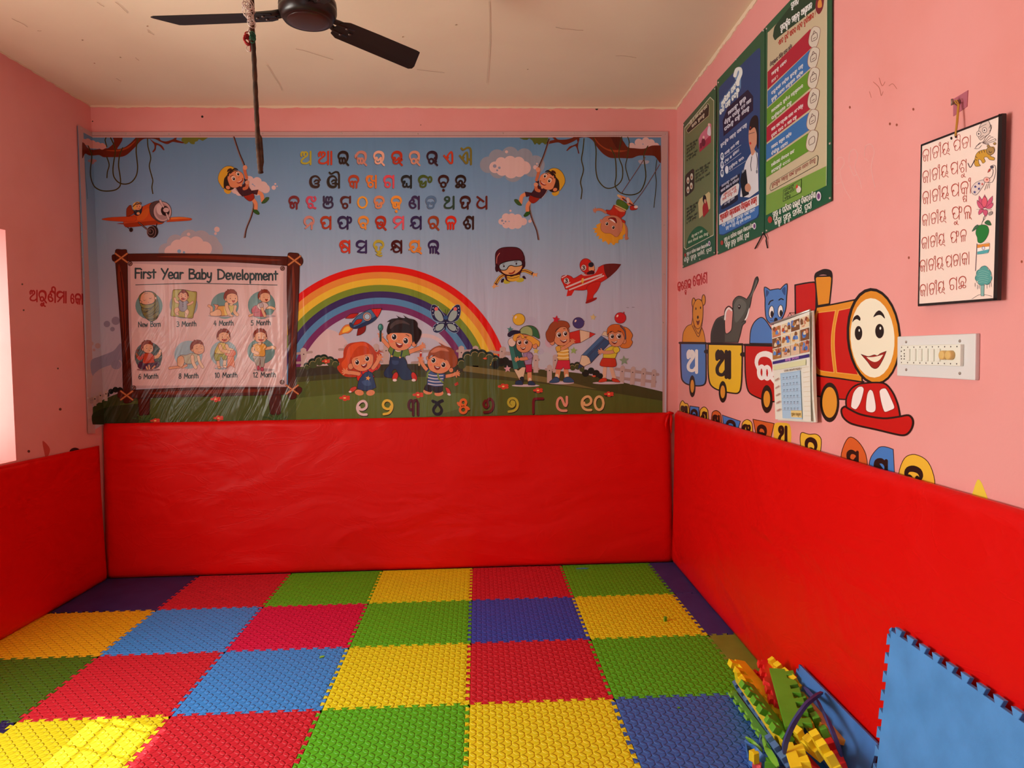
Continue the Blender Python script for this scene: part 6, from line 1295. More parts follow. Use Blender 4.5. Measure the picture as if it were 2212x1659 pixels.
P.e('#d8d8dc', 305, 1014, 10, 24)
P.p('#d8d0cc', '385,1175! 395,1080 415,980 440,930 470,895! 490,915! 495,1140! 440,1180!').p('#c88a6a', '437,850 436,790 445,745 470,740 488,780 486,850 470,890 476,905 455,930 446,890').p('#140f14', '440,780 446,720 468,690 488,695 494,740 494,890 484,870 484,800 470,760').p('#b82a24', '440,852 448,848 452,858 444,864').l('#3a2a2a', 3, '438,800 455,795 470,790').e('#a83020', 447, 762, 3, 6)
P.l('#3a3a44', 4, '455,935 448,985 452,1020').l('#3a3a44', 4, '480,905 488,960 485,1010').e('#6a6a70', 485, 1025, 5, 12).q('#0f0f16', '385,1080 395,1030 420,1010 438,1160 400,1180').q('#8a8a90', '396,1022 410,1008 412,1022 398,1036').p('#c88a6a', '415,1110 435,1095 450,1120 440,1145 418,1140')
P.q('#14142a', '262,1115 385,1035 378,1090 262,1170').p('#d8d0c8', '268,1190! 280,1160 370,1095 380,1105 372,1160! 285,1215 270,1228').p('#12142c', '270,1245 290,1215 365,1165 372,1172 366,1200 285,1248')
lines(P, '#b83a2a', [('ପଞ୍ଜିକରଣ କରନ୍ତୁ', 285, 1175, 362, 1122, 15), ('ଆଶା ଦିଦିଙ୍କ ସହ', 280, 1200, 366, 1142, 15)], 1.3); lines(P, '#c8c4d0', [('୨୪ ଘଣ୍ଟା ସେବା', 290, 1228, 352, 1185, 12), ('ମାଗଣା ଔଷଧ ଓ ପରିବହନ', 270, 1150, 378, 1075, 15), ('ଆପଣଙ୍କ ପାଖରେ', 275, 1118, 370, 1055, 13)], 1.2)
P.q('#d8d0c8', '260,1280 497,1160 497,1225 260,1345'); P.text('#b02a20', 'ଅନୁମୋଦିତ ଡାକ୍ତରଖାନାରେ ବିନାମୂଲ୍ୟରେ ଉପଲବ୍ଧ', (266, 1318), (486, 1205), 34, 1.4)
P.q('#3a6aa4', '260,1348 497,1228 496,1275 485,1298 285,1400 262,1398'); lines(P, '#d8dce4', [('ଏହା ସମସ୍ତଙ୍କ ସୁରକ୍ଷା ପାଇଁ ଅଟେ', 275, 1355, 475, 1258, 17), ('ସୁସ୍ଥ ମା ସୁସ୍ଥ ଶିଶୁ ସୁଖୀ ପରିବାର', 300, 1370, 450, 1300, 15)], 1.2)
lines(P, '#e0dcc8', [(F1, 290, 1444, 462, 1358, 22), (F2, 298, 1478, 440, 1414, 26)], 1.15); P.e('#a83a2a', 277, 1450, 8, 14).e('#d8c8c8', 471, 1350, 10, 20).e('#6a3a6a', 471, 1350, 6, 13)
P.flush('poster_print', p2); pins(p2, [(1552, 178), (1590, 128), (1649, 66), (1648, 503), (1551, 545)])
p3 = empty('health_poster', wall_at(1725, 470), 'large cream and green poster with slanting coloured ribbons, nearest of the three posters', 'poster', 'health posters in a row')
sheet_on_wall('poster_sheet', [(1652, 504.5), (1795.5, 434), (1797, -96), (1653.5, 58)], POFF, .003, green_sheet, p3)
P = Art(PS, 'poster', 'paper', (1460, 0, 2.765))
P.p('#c4b08a', '548,195! 560,185! 700,40! 905,-170! 903,900 902,1000! 540,1170!').p('#74953a', '540,1166! 902,990! 900,1108! 538,1286!').p('#1b3a26', '580,215! 588,165 600,145! 690,30! 830,-80! 842,-15 838,40 830,55! 610,225 592,240')
lines(P, '#e8e4d8', [('ସୁମନ', 688, 52, 735, 20, 34), ('ସୁରକ୍ଷିତ ମାତୃତ୍ବ ଆଶ୍ବାସନ', 625, 188, 815, 45, 36)], 1.4); P.p('#7a1e2a', '836,60 838,5 860,-20 884,-10 878,50 855,85').p('#d88a3a', '848,45 852,5 868,0 872,40'); P.text('#a8281e', 'ଏବେ ତୁଟି ଖବର ହେବ ଦୁନିଆଁରେ !', (612, 275), (835, 95), 32, 1.3)
P.text('#3a1a2a', 'ବିନାମୂଲ୍ୟରେ ଚିକିତ୍ସା ସେବା ସହିତ', (562, 400), (695, 285), 22, 1.3)
RB = [('#a81c30', 548, 430, 535, 805, 172, 285), ('#356aa0', 548, 545, 642, 800, 298, 405), ('#5e8c26', 545, 650, 752, 800, 420, 525), ('#a81c30', 543, 762, 852, 800, 545, 650), ('#356aa0', 541, 865, 957, 795, 672, 775), ('#5e8c26', 540, 970, 1062, 792, 795, 900)]
TXT = [['ମାତୃତ୍ବ ସେବା', '(୧୦୮)'], ['ଗର୍ଭବତୀ ମହିଳା ସୁରକ୍ଷା ଯାଞ୍ଚ', 'ସ୍ବାସ୍ଥ୍ୟ ସେବା ଅନୁଷ୍ଠାନ ସହିତ'], ['ମାଗଣାରେ ସୁବିଧା ଅନୁଷ୍ଠାନରେ', 'ରାତ୍ରିକାଳୀନ ଯତ୍ନ'], ['ମାଆ ପାଇଁ ଯତ୍ନଶୀଳ ସେବା ଏବଂ ଚିକିତ୍ସା', 'ପ୍ରସବ ପରେ ୬ ମାସ ଯତ୍ନ'], ['ମାଆର ସମ୍ମାନ ସହିତ', 'ଚିକିତ୍ସା ସେବା'], ['ଅଭିଯୋଗ ନିବାରଣ ପାଇଁ', '(ଟୋଲ୍ ଫ୍ରି ୧୦୪)']]
for k, (h, xa, ya, yb, xb, yc, yd) in enumerate(RB):
    P.q(h, f'{xa},{ya} {xb},{yc} {xb+6},{yd} {xa},{yb}'); cx, cy = xb+22, (yc+yd)/2-4
    P.p('#cfc0a8', f'{cx-34},{cy+20} {cx-22},{cy-38} {cx},{cy-66} {cx+32},{cy-58} {cx+36},{cy-30} {cx+22},{cy+34} {cx+4},{cy+62} {cx-26},{cy+50}', '#8a5a4a', 2.5)
    for q in ((f'{cx-16},{cy+20} {cx-14},{cy-10} {cx+14},{cy-30} {cx+16},{cy+6} {cx-14},{cy+24}'), (f'{cx-8},{cy-18} {cx},{cy-40} {cx+8},{cy-28}'), (f'{cx-6},{cy+8} {cx+8},{cy-2}'))[:(3 if k < 5 else 1)]: P.l('#5a3a34', 3.4, q)
    sl_ = (yc-ya)/(xb-xa)*.92
    for j, s in enumerate(TXT[k]):
        L0 = 28 if k in (0,) else 26; x0, x1 = 572, 572+min(190, 7.6*len(s)); y0 = ya+(yb-ya)*(.30+.42*j)+ (24*sl_)
        P.text('#e0d8cc', s, (x0, y0+14), (x1, y0+14+(x1-x0)*sl_), 17, 1.25)
P.p('#c4b08a', '563,1125! 572,1095! 845,928! 852,940 846,985! 570,1140!', '#2c2a1c', 2.5); P.text('#7a1e1c', 'ସୁରକ୍ଷିତ ମାତୃତ୍ବ ପାଇଁ ସୁମନ ସେବା ନିଅନ୍ତୁ', (575, 1118), (838, 962), 20, 1.3)
P.q('#74953a', '645,1135 752,1070 750,1150 643,1203', '#1c2414', 2.5); lines(P, '#1c2414', [('ଟୋଲ୍ ଫ୍ରି', 652, 1150, 708, 1115, 14), ('ନମ୍ବର-୧୦୪', 652, 1172, 712, 1138, 17), ('ସମ୍ପର୍କ', 652, 1192, 690, 1172, 12)], 1.4); P.p('#d8c8b8', '722,1130 735,1110 750,1125 745,1145 728,1150').p('#c83a2a', '718,1125 726,1100 732,1118')
lines(P, '#e0dcc8', [(F1, 582, 1300, 838, 1178, 33), (F2, 592, 1346, 815, 1240, 35)], 1.2); P.e('#a83a2a', 565, 1312, 13, 20).e('#d8c8c8', 856, 1172, 15, 28).e('#6a3a6a', 856, 1172, 10, 19, 0, '#d8c8c8', 2); P.sl('#c8d0b0', 2, '905,0 903,1000 902,1108')
P.flush('poster_print', p3); pins(p3, [(1656, 62), (1656, 498), (1793, 428), (1793, 310)])
# black twine ends under the posters
m = MB()
for q in (((1649, 503), (1643, 515), (1631, 537)), ((1650, 503), (1656, 515), (1655, 520), (1658, 536))): m.tube([wall_at(u, v, .012-.002*i) for i, (u, v) in enumerate(q)], [.0028, .0035, .0035, .003][:len(q)], 6)
tag(m.build('twine', plain('black_twine', (.02, .018, .016), .7), None, True), 'black twine ends hanging between the second and third posters', 'twine')

# ---------------------------------------------------------------- wall calendar (thick pad of pages) over the train
c = empty('wall_calendar', wall_at(1715, 905, .02), 'wall calendar with a picture collage hanging over the painted train', 'calendar')
CF_, CT = 0.036, 0.020
quad = [(1674.5, 908), (1756, 912.5), (1749, 671), (1666, 700)]
paper = plain('calendar_paper', pigment('#e6d6c2', 'right'), 0.6, 0.3)
P4 = [wall_at(u, v, CF_) for u, v in quad]; n = 14; V = []; F = []
for j in range(n+1):
    tt = j/n; bulge = 0.012*math.sin(tt*math.pi)*(1-tt)
    for a in (P4[0].lerp(P4[3], tt), P4[1].lerp(P4[2], tt)): V += [a+NR*(bulge-.012), a-NR*CT*.9]
for j in range(n):
    b = j*4; F += [(b, b+2, b+6, b+4), (b+1, b+5, b+7, b+3), (b, b+4, b+5, b+1), (b+2, b+3, b+7, b+6)]
F += [(0, 1, 3, 2), (n*4, n*4+2, n*4+3, n*4+1)]
mesh_obj('page_block', V, F, paper, c)
for i in range(5):     # loose page edges fanned at the right
    k = .0035*i; q = [(1756+1.5*i, 912.5), (1749+1.2*i, 672)]
    a, b = wall_at(q[0][0], q[0][1], CF_-.012-k), wall_at(q[1][0], q[1][1], CF_-.012-k); a2, b2 = wall_at(1715, 910, CF_-.012-k), wall_at(1708, 686, CF_-.012-k)
    mesh_obj('page', [a2, a, b, b2, a2-NR*.0008, a-NR*.0008, b-NR*.0008, b2-NR*.0008], [(0, 1, 2, 3), (7, 6, 5, 4), (0, 4, 5, 1), (1, 5, 6, 2), (2, 6, 7, 3), (3, 7, 4, 0)], paper, c)
m = MB(); m.tube([wall_at(1665, 700, CF_-.008), wall_at(1750, 670, CF_-.008)], .005, 8); m.build('binding_strip', plain('tin', (.6, .58, .55), .35, .5, .7), c, True)
m = MB(); m.tube([wall_at(1700, 687, CF_-.008), wall_at(1706, 676, .02), wall_at(1712, 684, CF_-.008)], .0012, 5); m.tube([wall_at(1706, 676, -.005), wall_at(1706, 676, .03)], .002, 6); m.build('hanging_loop', plain('black_twine', (.02, .02, .02)), c, True)
class CalSurf(Plane): pass
KS = Plane(PR+NR*(CF_+.0005), NR); K = Art(KS, 'right', 'paper', (1440, 560, 3.0724))
K.q('#e4d4c0', '697,440 948,346 958,1076 722,1062')
rnd = random.Random(12); pal = ['#a86a34', '#c88a44', '#3f62a0', '#b84a2a', '#d8b090', '#7a4a2c', '#5a80b8', '#c87a5a', '#e0c098', '#8a3a2a']
def cal(a, b): x = 697+(948-697)*a+(12 if b > .5 else 0)*b; return (x+(24*b)*(1-.45*a), 440+(346-440)*a+(1062-440)*b*(1+.175*a))
for r in range(3):
    for q in range(4):
        a0, a1, b0, b1 = q*.25+.01, (q+1)*.25-.012, .03+r*.115, .03+(r+1)*.115-.01
        K.q(rnd.choice(pal), ' '.join('%g,%g' % cal(a, b) for a, b in ((a0, b0), (a1, b0), (a1, b1), (a0, b1))))
        for _ in range(9):
            a, b = rnd.uniform(a0+.03, a1-.03), rnd.uniform(b0+.015, b1-.03); x, y = cal(a, b); K.p(rnd.choice(pal), f'{x-8},{y+10} {x-3},{y-14} {x+8},{y-10} {x+10},{y+8}')
K.q('#3a2a6c', ' '.join('%g,%g' % cal(a, b) for a, b in ((.01, .385), (.99, .385), (.99, .415), (.01, .415)))); K.text('#d88ac0', 'ଅଗଷ୍ଟ ୨୦୨୪', cal(.35, .408), cal(.72, .408), 15, 1.5)
K.q('#d8cc9c', ' '.join('%g,%g' % cal(a, b) for a, b in ((.02, .43), (.9, .43), (.9, .48), (.02, .48)))); K.q('#a8bccc', ' '.join('%g,%g' % cal(a, b) for a, b in ((.18, .52), (.72, .52), (.72, .985), (.18, .985)))); K.q('#e0bc7a', ' '.join('%g,%g' % cal(a, b) for a, b in ((.42, .90), (.72, .90), (.72, .97), (.42, .97))))
for k in range(7): b = .53+k*.062; K.sl('#8a98a8', 1.6, '%g,%g %g,%g' % (*cal(.2, b), *cal(.72, b)))
for k in range(6): a = .26+k*.09; K.sl('#b4c0c8', 1.4, '%g,%g %g,%g' % (*cal(a, .53), *cal(a, .9)))
for k in range(11): b = .5+k*.045; K.sl('#c8a878', 1.4, '%g,%g %g,%g' % (*cal(.8, b), *cal(.98, b)))
for r in range(6):
    for q in range(5): x, y = cal(.25+q*.09, .57+r*.062); K.sl('#4a5a70', 3, f'{x},{y} {x+9},{y-1}'); K.sl('#8a5a5a', 2, f'{x},{y+9} {x+8},{y+8}')
K.text('#6a4a3a', 'ସମୟ ସାରଣୀ ଆହାର', cal(.3, .512), cal(.75, .512), 12, 1.3); K.text('#8a6a30', 'ପୂଜା ପାର୍ବଣ', cal(.44, .95), cal(.70, .95), 16, 1.3)
for k in range(5): K.text('#a04a3a', 'ରସୋମ', cal(.04, .60+k*.08), cal(.15, .58+k*.08), 12, 1.2)
K.flush('calendar_print', c)

# ---------------------------------------------------------------- hand-drawn chart board hanging from a sticky hook
b = empty('chart_board', wall_at(2070, 650, .01), 'white hand lettered chart with drawings and black taped edges hanging from a string', 'chart')
BO, BT = 0.022, 0.008
quad = [(1983, 661), (2153, 648), (2164.5, 246), (1989.5, 313)]
sheet_on_wall('board', quad, BO-BT, BT, plain('chart_card', pigment('#dcc0ae', 'chart'), .5, .35), b)
HS = Plane(PR+NR*BO, NR); H = Art(HS, 'chart', 'paper', (1980, 240, 7.54)); INK, PEN = '#a03a2c', '#2a1c24'
for ln, x0, y0, x1, y1, hh in (('ଜାତୀୟ', 92, 845, 560, 690, 215), ('ପିତା', 596, 672, 900, 578, 200), ('ଜାତୀୟ', 92, 1192, 535, 1060, 215), ('ପଶୁ', 548, 1050, 830, 985, 215), ('ଜାତୀୟ', 92, 1535, 545, 1420, 225), ('ପକ୍ଷୀ', 555, 1412, 905, 1330, 225), ('ଜାତୀୟ', 85, 1885, 500, 1800, 205), ('ଫୁଲ', 570, 1775, 920, 1745, 225), ('ଜାତୀୟ', 78, 2258, 480, 2180, 205), ('ଫଳ', 548, 2165, 830, 2110, 205), ('ଜାତୀୟ', 50, 2630, 455, 2570, 210), ('ପତାକା', 472, 2560, 875, 2490, 210), ('ଜାତୀୟ', 50, 3030, 480, 2960, 210), ('ଗଛ', 525, 2930, 830, 2880, 215)):
    H.text(INK, ln, (x0, y0), (x1, y1), hh, .55)
H.k = 5; H.p('#c8ac9c', '1010,330 1040,230 1100,165 1160,150 1200,220 1210,300 1180,370 1100,430 1040,470 1000,400', PEN, 7).e('#d8c0b0', 1015, 370, 36, 44, 0, PEN, 7).e('#d8c0b0', 1110, 310, 36, 42, 0, PEN, 7).e(PEN, 1015, 370, 12, 15).e(PEN, 1108, 312, 12, 15).l(PEN, 7, '1040,440 1070,410 1100,400').l(PEN, 6, '1180,280 1215,225 1220,280 1190,330').l(PEN, 6, '1020,280 1060,250 1140,210')
for q in ('1080,520 1140,400 1160,390', '1090,520 1190,400 1210,410', '1100,525 1230,420 1250,430', '1110,530 1280,450 1295,475', '945,610 1010,610 1060,560', '975,570 1050,520 1080,500', '960,600 990,560 1040,510', '1130,540 1290,480', '1085,525 1180,545'): H.l(PEN, 6, q)
H.k = 5; H.p('#b8842a', '945,820 965,720 1010,660 1090,630 1160,620 1250,580 1275,640 1240,700 1200,730 1270,760 1260,800 1190,790 1150,750 1100,760 1120,820 1080,850 1050,800 1010,790 1020,860 1040,890 970,900 945,860', PEN, 6).e('#9a7440', 1205, 645, 66, 66, 0, PEN, 6).l(PEN, 12, '945,800 900,890 870,915 840,850').e('#9a7440', 1170, 570, 22, 20, 0, PEN, 5).e('#9a7440', 1275, 530, 22, 20, 0, PEN, 5)
for q in ('1020,660 1030,690', '1060,645 1070,680', '1100,632 1110,670', '965,740 990,760', '960,790 985,800', '1185,650 1200,680 1230,660'): H.l(PEN, 8, q)
H.k = 5; H.p('#cdb4a8', '900,1330 895,1260 960,1170 1080,1120 1110,1150 1100,1200 1010,1330 960,1368', PEN, 6).e('#d8a090', 1145, 1120, 50, 44, 0, PEN, 6).l(PEN, 7, '1160,1165 1240,1150 1290,1000 1280,890 1240,880').l(PEN, 7, '1180,1100 1230,1060 1250,960 1200,940').p('#a83a30', '1160,1000 1180,950 1205,935 1200,975', PEN, 3).e('#4a4048', 1230, 910, 30, 26)
for x, y in ((1020, 1180), (960, 1230), (1020, 1265), (950, 1320)): H.star('#3a3a6a', x, y, 30, 10, .4)
for x, y in ((1075, 1190), (1150, 1115)): H.star('#b84a3a', x, y, 26, 10, .4)
for q in ('1150,1180 1110,1285', '1175,1180 1150,1265', '1195,1175 1185,1255'): H.l(PEN, 5, q)
H.k = 5
for x, y, dx, dy in ((1110, 1560, 0, -200), (1080, 1560, -60, -180), (1145, 1560, 95, -180), (1060, 1580, -70, -130), (1170, 1580, 75, -90), (1080, 1600, -100, 0), (1150, 1600, 70, 10), (1070, 1600, -50, 90), (1120, 1610, 10, 110)): H.p('#b84a62', f'{x-34},{y} {x+dx*.6-30},{y+dy*.6} {x+dx},{y+dy}! {x+dx*.6+34},{y+dy*.55} {x+34},{y+8}', PEN, 4)
H.e('#c8505e', 1110, 1480, 44, 84, 4, PEN, 4).e('#8a7a70', 1210, 1665, 40, 26, -40, PEN, 4).l(PEN, 6, '1120,1690 1095,1760 1085,1800')
H.k = 5; H.p('#1f6a2c', '980,1910 1000,1870 1080,1850 1150,1870 1180,1940 1160,2030 1110,2110 1050,2150 1000,2130 990,2060 965,1990', PEN, 5).p('#2c5a34', '1110,1820 1150,1780 1190,1790 1220,1855 1160,1855', PEN, 4).p('#3a5a40', '905,1960 950,1880 1000,1850 1010,1880 960,1930', PEN, 4).l(PEN, 6, '1060,1850 1080,1790 1110,1760').e('#d8bcae', 1105, 1740, 18, 20, 0, PEN, 4)
H.k = 5; H.sl('#5a4048', 12, '985,2160 962,2600').q('#c87a30', '990,2175 1060,2170 1190,2150 1188,2205 1080,2215 990,2232').q('#e0d0c4', '990,2232 1080,2215 1188,2205 1184,2250 1080,2270 990,2290').q('#4a9090', '990,2290 1080,2270 1184,2250 1170,2305 1080,2325 990,2335').e('#d0c0c0', 1092, 2232, 22, 28, 0, '#30306a', 7).l('#5a4048', 3, '990,2175 1060,2170 1190,2150 1170,2305 1080,2325 990,2335')
H.k = 5; H.q('#7a9c90', '1045,2800 1105,2800 1100,3010 1050,3010', PEN, 5).cloud('#4e8a80', [(1030, 2640, 60), (1100, 2590, 70), (1160, 2640, 60), (1000, 2720, 50), (1090, 2700, 110), (1180, 2720, 50), (1060, 2780, 60), (1150, 2770, 60)])
for q in ('1000,2600 1060,2540 1120,2520 1180,2570 1220,2650 1230,2740 1180,2810 1100,2830 1030,2830 975,2770 965,2690 1000,2600', '955,2800 955,2860', '990,2830 995,2900', '1020,2840 1020,2890', '1150,2820 1150,2890', '1185,2810 1190,2870', '1215,2790 1220,2860', '905,3060 1000,3000 1050,2985', '1105,2985 1230,3015'): H.l(PEN, 5, q)
for k in range(6): H.l('#8ab0a0', 5, f'{1000+20*(k%2)},{2620+35*k} 1080,{2600+36*k} {1180-10*(k%3)},{2630+34*k}')
H.k = 5; H.e('#1a0c0c', 568, 442, 18, 24).e('#1a0c0c', 640, 415, 18, 24)
H.flush('chart_drawing', b)
tape = plain('black_glossy_tape', (.012, .010, .010), .22, .5)
def tape_strip(p, q, w, name='edge_tape'):
    """strip of tape folded over the board's edge between two seen points, w = pixels inwards (vector)"""
    a, d = wall_at(p[0], p[1], BO+.0012), wall_at(q[0], q[1], BO+.0012); e, f = wall_at(q[0]+w[0], q[1]+w[1], BO+.0012), wall_at(p[0]+w[0], p[1]+w[1], BO+.0012)
    k = NR*(BT+.0024); o = (a-f).normalized()*.0012
    mesh_obj(name, [a+o, d+o, e, f, a-k+o, d-k+o, e-k, f-k], [(0, 1, 2, 3), (7, 6, 5, 4), (0, 4, 5, 1), (1, 5, 6, 2), (2, 6, 7, 3), (3, 7, 4, 0)], tape, b)
tape_strip((2153, 648), (2164.5, 246), (-7.5, .4)); tape_strip((1983, 661), (2153, 648), (.2, -4.6)); tape_strip((1989.5, 313), (1983, 661), (1.8, .2)); tape_strip((1989.5, 313), (2164.5, 246), (0, 3.4))
m = MB(); m.tube([wall_at(2063, 293, BO+.003), wall_at(2066, 265, .02), wall_at(2069.5, 222, .012), wall_at(2072, 224, .012), wall_at(2069, 262, .018), wall_at(2064.5, 294, BO+.003)], .0016, 6); m.tube([wall_at(2068, 226, .014), wall_at(2061, 217, .016), wall_at(2066, 216, .018), wall_at(2071, 224, .014)], .0014, 6); m.build('hanging_string', plain('yellow_string', (.55, .28, .04), .8), b, True)
h = empty('sticky_hook', wall_at(2074, 220), 'mauve sticky square with a small metal hook holding the chart string', 'hook')
hp = [(2059, 251), (2088.5, 230), (2090.5, 195), (2059, 214)]
P8 = [wall_at(u, v, .002) for u, v in hp]; mesh_obj('sticky_square', P8+[p-NR*.002 for p in P8], [(0, 1, 2, 3), (7, 6, 5, 4), (0, 4, 5, 1), (1, 5, 6, 2), (2, 6, 7, 3), (3, 7, 4, 0)], plain('mauve_film', pigment('#b4606a', 'poster'), .3, .4), h)
m = MB(); cc = wall_at(2071, 222, .002); m.tube([cc, cc+NR*.012, cc+NR*.018+Vector((0, 0, -.006)), cc+NR*.018+Vector((0, 0, .010))], [.009, .004, .003, .003], 10); m.build('hook', plain('dull_metal', (.35, .28, .24), .4, .5, .6), h, True)

# ---------------------------------------------------------------- switchboard
s = empty('switch_board', wall_at(2030, 770), 'white electrical switch board with a row of rocker switches beside the engine face', 'switch board')
tl, br = wall_at(1946, 727), wall_at(2116, 822); tr, bl = wall_at(2117.5, 720), wall_at(1946, 811)
YL_, YR_ = (tl.y+bl.y)/2, (tr.y+br.y)/2; ZT, ZB = (tl.z+tr.z)/2, (bl.z+br.z)/2
RM = Matrix(((-NR.x, 0, 0), (0, 1, 0), (0, 0, 1)))
ang = math.atan2(.025, 1); RM = Matrix.Rotation(-ang, 3, 'Z')
def wbox(mb, y, z, off, dy, dz, d, bev=.002, mi=0): p = Vector((xr(y), y, z))+NR*off; mb.box(p, (d, dy, dz), RM, mi, bev)
ivory = plain('ivory_plastic', pigment('#e6d9c4', 'right'), .35, .45); white_pl = plain('painted_white_board', pigment('#dccfc4', 'right'), .45, .4); dark = plain('dark_slot', (.03, .025, .02), .6); chrome = plain('screw_metal', (.4, .36, .32), .4, .5, .8)
m = MB(); wbox(m, (YL_+YR_)/2, (ZT+ZB)/2, .006, YL_-YR_, ZT-ZB, .012, .003); m.build('base_board', white_pl, s)
def sy(u): return wall_at(u, 772).y
def sz(v): return wall_at(2030, v).z
m = MB(); ya, yb = sy(1960), sy(2092); z0, z1 = sz(789), sz(744.5); wbox(m, (ya+yb)/2, (z0+z1)/2, .017, ya-yb, z1-z0, .010, .002); m.build('switch_plate', ivory, s)
for k in range(6):
    m = MB(); y = sy(1979+13.3*k); wbox(m, y, (z0+z1)/2, .0235, .0155 if k else .0155, (z1-z0)*.62, .006, .0025); o = m.build('rocker_switch', ivory, s)
    o.rotation_euler.y = 0
for u in (2060, 2074):
    m = MB(); p = Vector((xr(sy(u)), sy(u), (z0+z1)/2))+NR*.022; m.tube([p, p+NR*.012, p+NR*.013], [.013, .0125, .010], 18); m.build('indicator_knob', plain('amber_plastic', pigment('#dcae66', 'right'), .3, .5), s, True)
m = MB()
for du, dv in ((-3.5, -9), (3, -3), (-3.5, 3), (3.5, 3), (-3, 10), (3, 10), (3, -12)):
    p = Vector((xr(sy(1966+du)), sy(1966+du), (z0+z1)/2-dv*.0012))+NR*.0215; m.tube([p, p+NR*.0012], .0022, 8)
for k in range(10):
    for zz in (z0+.006, z1-.006):
        p = Vector((xr(sy(1963+13.5*k)), sy(1963+13.5*k), zz))+NR*.0215; m.tube([p, p+NR*.001], .0020, 8)
m.build('socket_holes', dark, s)
for u, v in ((1966, 737), (2083, 738), (1967, 801), (2084, 804)):
    m = MB(); p = Vector((xr(sy(u)), sy(u), sz(v)))+NR*.012; m.tube([p, p+NR*.002, p+NR*.003], [.004, .0038, .002], 12); m.build('screw', chrome, s, True)
# ---------------------------------------------------------------- ceiling fan, iron rod
FZ = 2.765; HUB = on_plane(665, 24, Vector((0, 0, FZ)), Vector((0, 0, 1)))
fan = empty('ceiling_fan', HUB, 'dark brown three bladed ceiling fan with a round motor housing', 'ceiling fan')
fb = plain('fan_brown_enamel', (0.010, 0.005, 0.004), 0.32, 0.4); bladem = mottled('fan_blade_paint', (0.007, 0.005, 0.005), (0.014, 0.008, 0.006), 3, 0.5, 0.25, 0.0)
m = MB(); m.lathe([(.02, -.040), (.080, -.039), (.086, -.036), (.090, -.037), (.101, -.022), (.108, -.004), (.108, .004), (.104, .009), (.108, .014), (.106, .034), (.088, .052), (.045, .066), (.02, .070)], HUB, 48); m.build('motor_housing', fb, fan, True)
m = MB(); m.lathe([(.004, -.0440), (.06, -.0432), (.076, -.0400), (.078, -.0385)], HUB, 40); m.build('bottom_cap', plain('fan_cap', (.028, .010, .008), .3, .5), fan, True)
m = MB(); m.tube([HUB+Vector((0, 0, .07)), (HUB.x, HUB.y, ZC+.005)], .013, 14); m.build('down_rod', fb, fan, True)
m = MB(); m.lathe([(.015, -.075), (.05, -.055), (.062, -.02), (.065, .0)], (HUB.x, HUB.y, ZC), 28); m.build('canopy', fb, fan, True)
def px_dir(u, v): return on_plane(u, v, Vector((0, 0, FZ)), Vector((0, 0, 1)))-HUB
a1 = math.atan2(*reversed(px_dir(350, 34)[:2])); a2 = math.atan2(*reversed(px_dir(903, 127)[:2])); 
a1 %= 2*math.pi; a2 %= 2*math.pi; a3 = (a1+a2)/2+math.pi
def blade(ang, R):
    X = Vector((math.cos(ang), math.sin(ang), 0)); Y = Vector((-math.sin(ang), math.cos(ang), 0)); tilt = math.radians(11)
    Yt = Y*math.cos(tilt)-Vector((0, 0, 1))*math.sin(tilt)
    pts = []; r0 = .128
    out = [(r0, -.040), (r0+.03, -.056), (.30, -.062), (R-.075, -.067), (R-.055, -.064), (R-.002, .030), (R, .048), (R-.014, .058), (.30, .056), (r0+.035, .055), (r0+.004, .040), (r0-.004, .0)]
    V = []; n = len(out)
    for k, (x, y) in enumerate(out): V.append(HUB+X*x+Yt*y+Vector((0, 0, -.018-.5*y*y)))
    for v in list(V): V.append(v+Vector((0, 0, .0035)))
    T = tessellate_polygon([[Vector((x, y, 0)) for x, y in out]]); F = [tuple(t) for t in T]+[tuple(i+n for i in t)[::-1] for t in T]+[(i, (i+1) % n, (i+1) % n+n, i+n) for i in range(n)]
    m = MB(); m.add(V, F); o = m.build('blade', bladem, fan)
    b = MB()
    for y in (-.02, .02): b.tube([HUB+X*.095+Y*y*.6+Vector((0, 0, -.004)), HUB+X*.13+Yt*y+Vector((0, 0, -.010)), HUB+X*.20+Yt*y*1.3+Vector((0, 0, -.012))], [.010, .011, .008], 8)
    b.build('blade_bracket', fb, fan, True)
    for x, y in ((.165, -.022), (.165, .022), (.195, 0)):
        s = MB(); p = HUB+X*x+Yt*y+Vector((0, 0, -.0205)); s.tube([p+Vector((0, 0, .002)), p-Vector((0, 0, .003)), p-Vector((0, 0, .0045))], [.0065, .006, .003], 10); s.build('rivet', plain('fan_rivet', (.10, .07, .06), .3, .5, .6), o, True); bpy.data.objects
for a, R in ((a1, .585), (a2, .575), (a3, .58)): blade(a, R)
RY = 2.42
def rp(u, v): return on_plane(u, v, Vector((0, RY, 0)), Vector((0, 1, 0)))
rod = empty('iron_rod', rp(562, 370), 'rusty iron rod hanging down from the ceiling in front of the fan blade', 'rod')
top = rp(544, -20); k = (ZC-.0)/1
P = [Vector((top.x-.01, RY, ZC+.01)), rp(544, -20), rp(545, 60), rp(549, 130), rp(553, 220), rp(557, 300), rp(560, 340), rp(563, 372), rp(563.5, 374)]
rust = mottled('rusty_iron', (.030, .016, .010), (.11, .045, .020), 22, .8, .3, .6, 120, .003)
m = MB(); Q = []; rr = []
for i in range(len(P)-1):
    for j in range(8): Q.append(P[i].lerp(P[i+1], j/8)); n_ = len(Q); rr.append(.0078+.0007*math.sin(n_*2.1)+(.001 if i >= 5 else 0))
Q.append(P[-1]); rr.append(.003); m.tube(Q, rr, 10); m.build('bar', rust, rod, True)
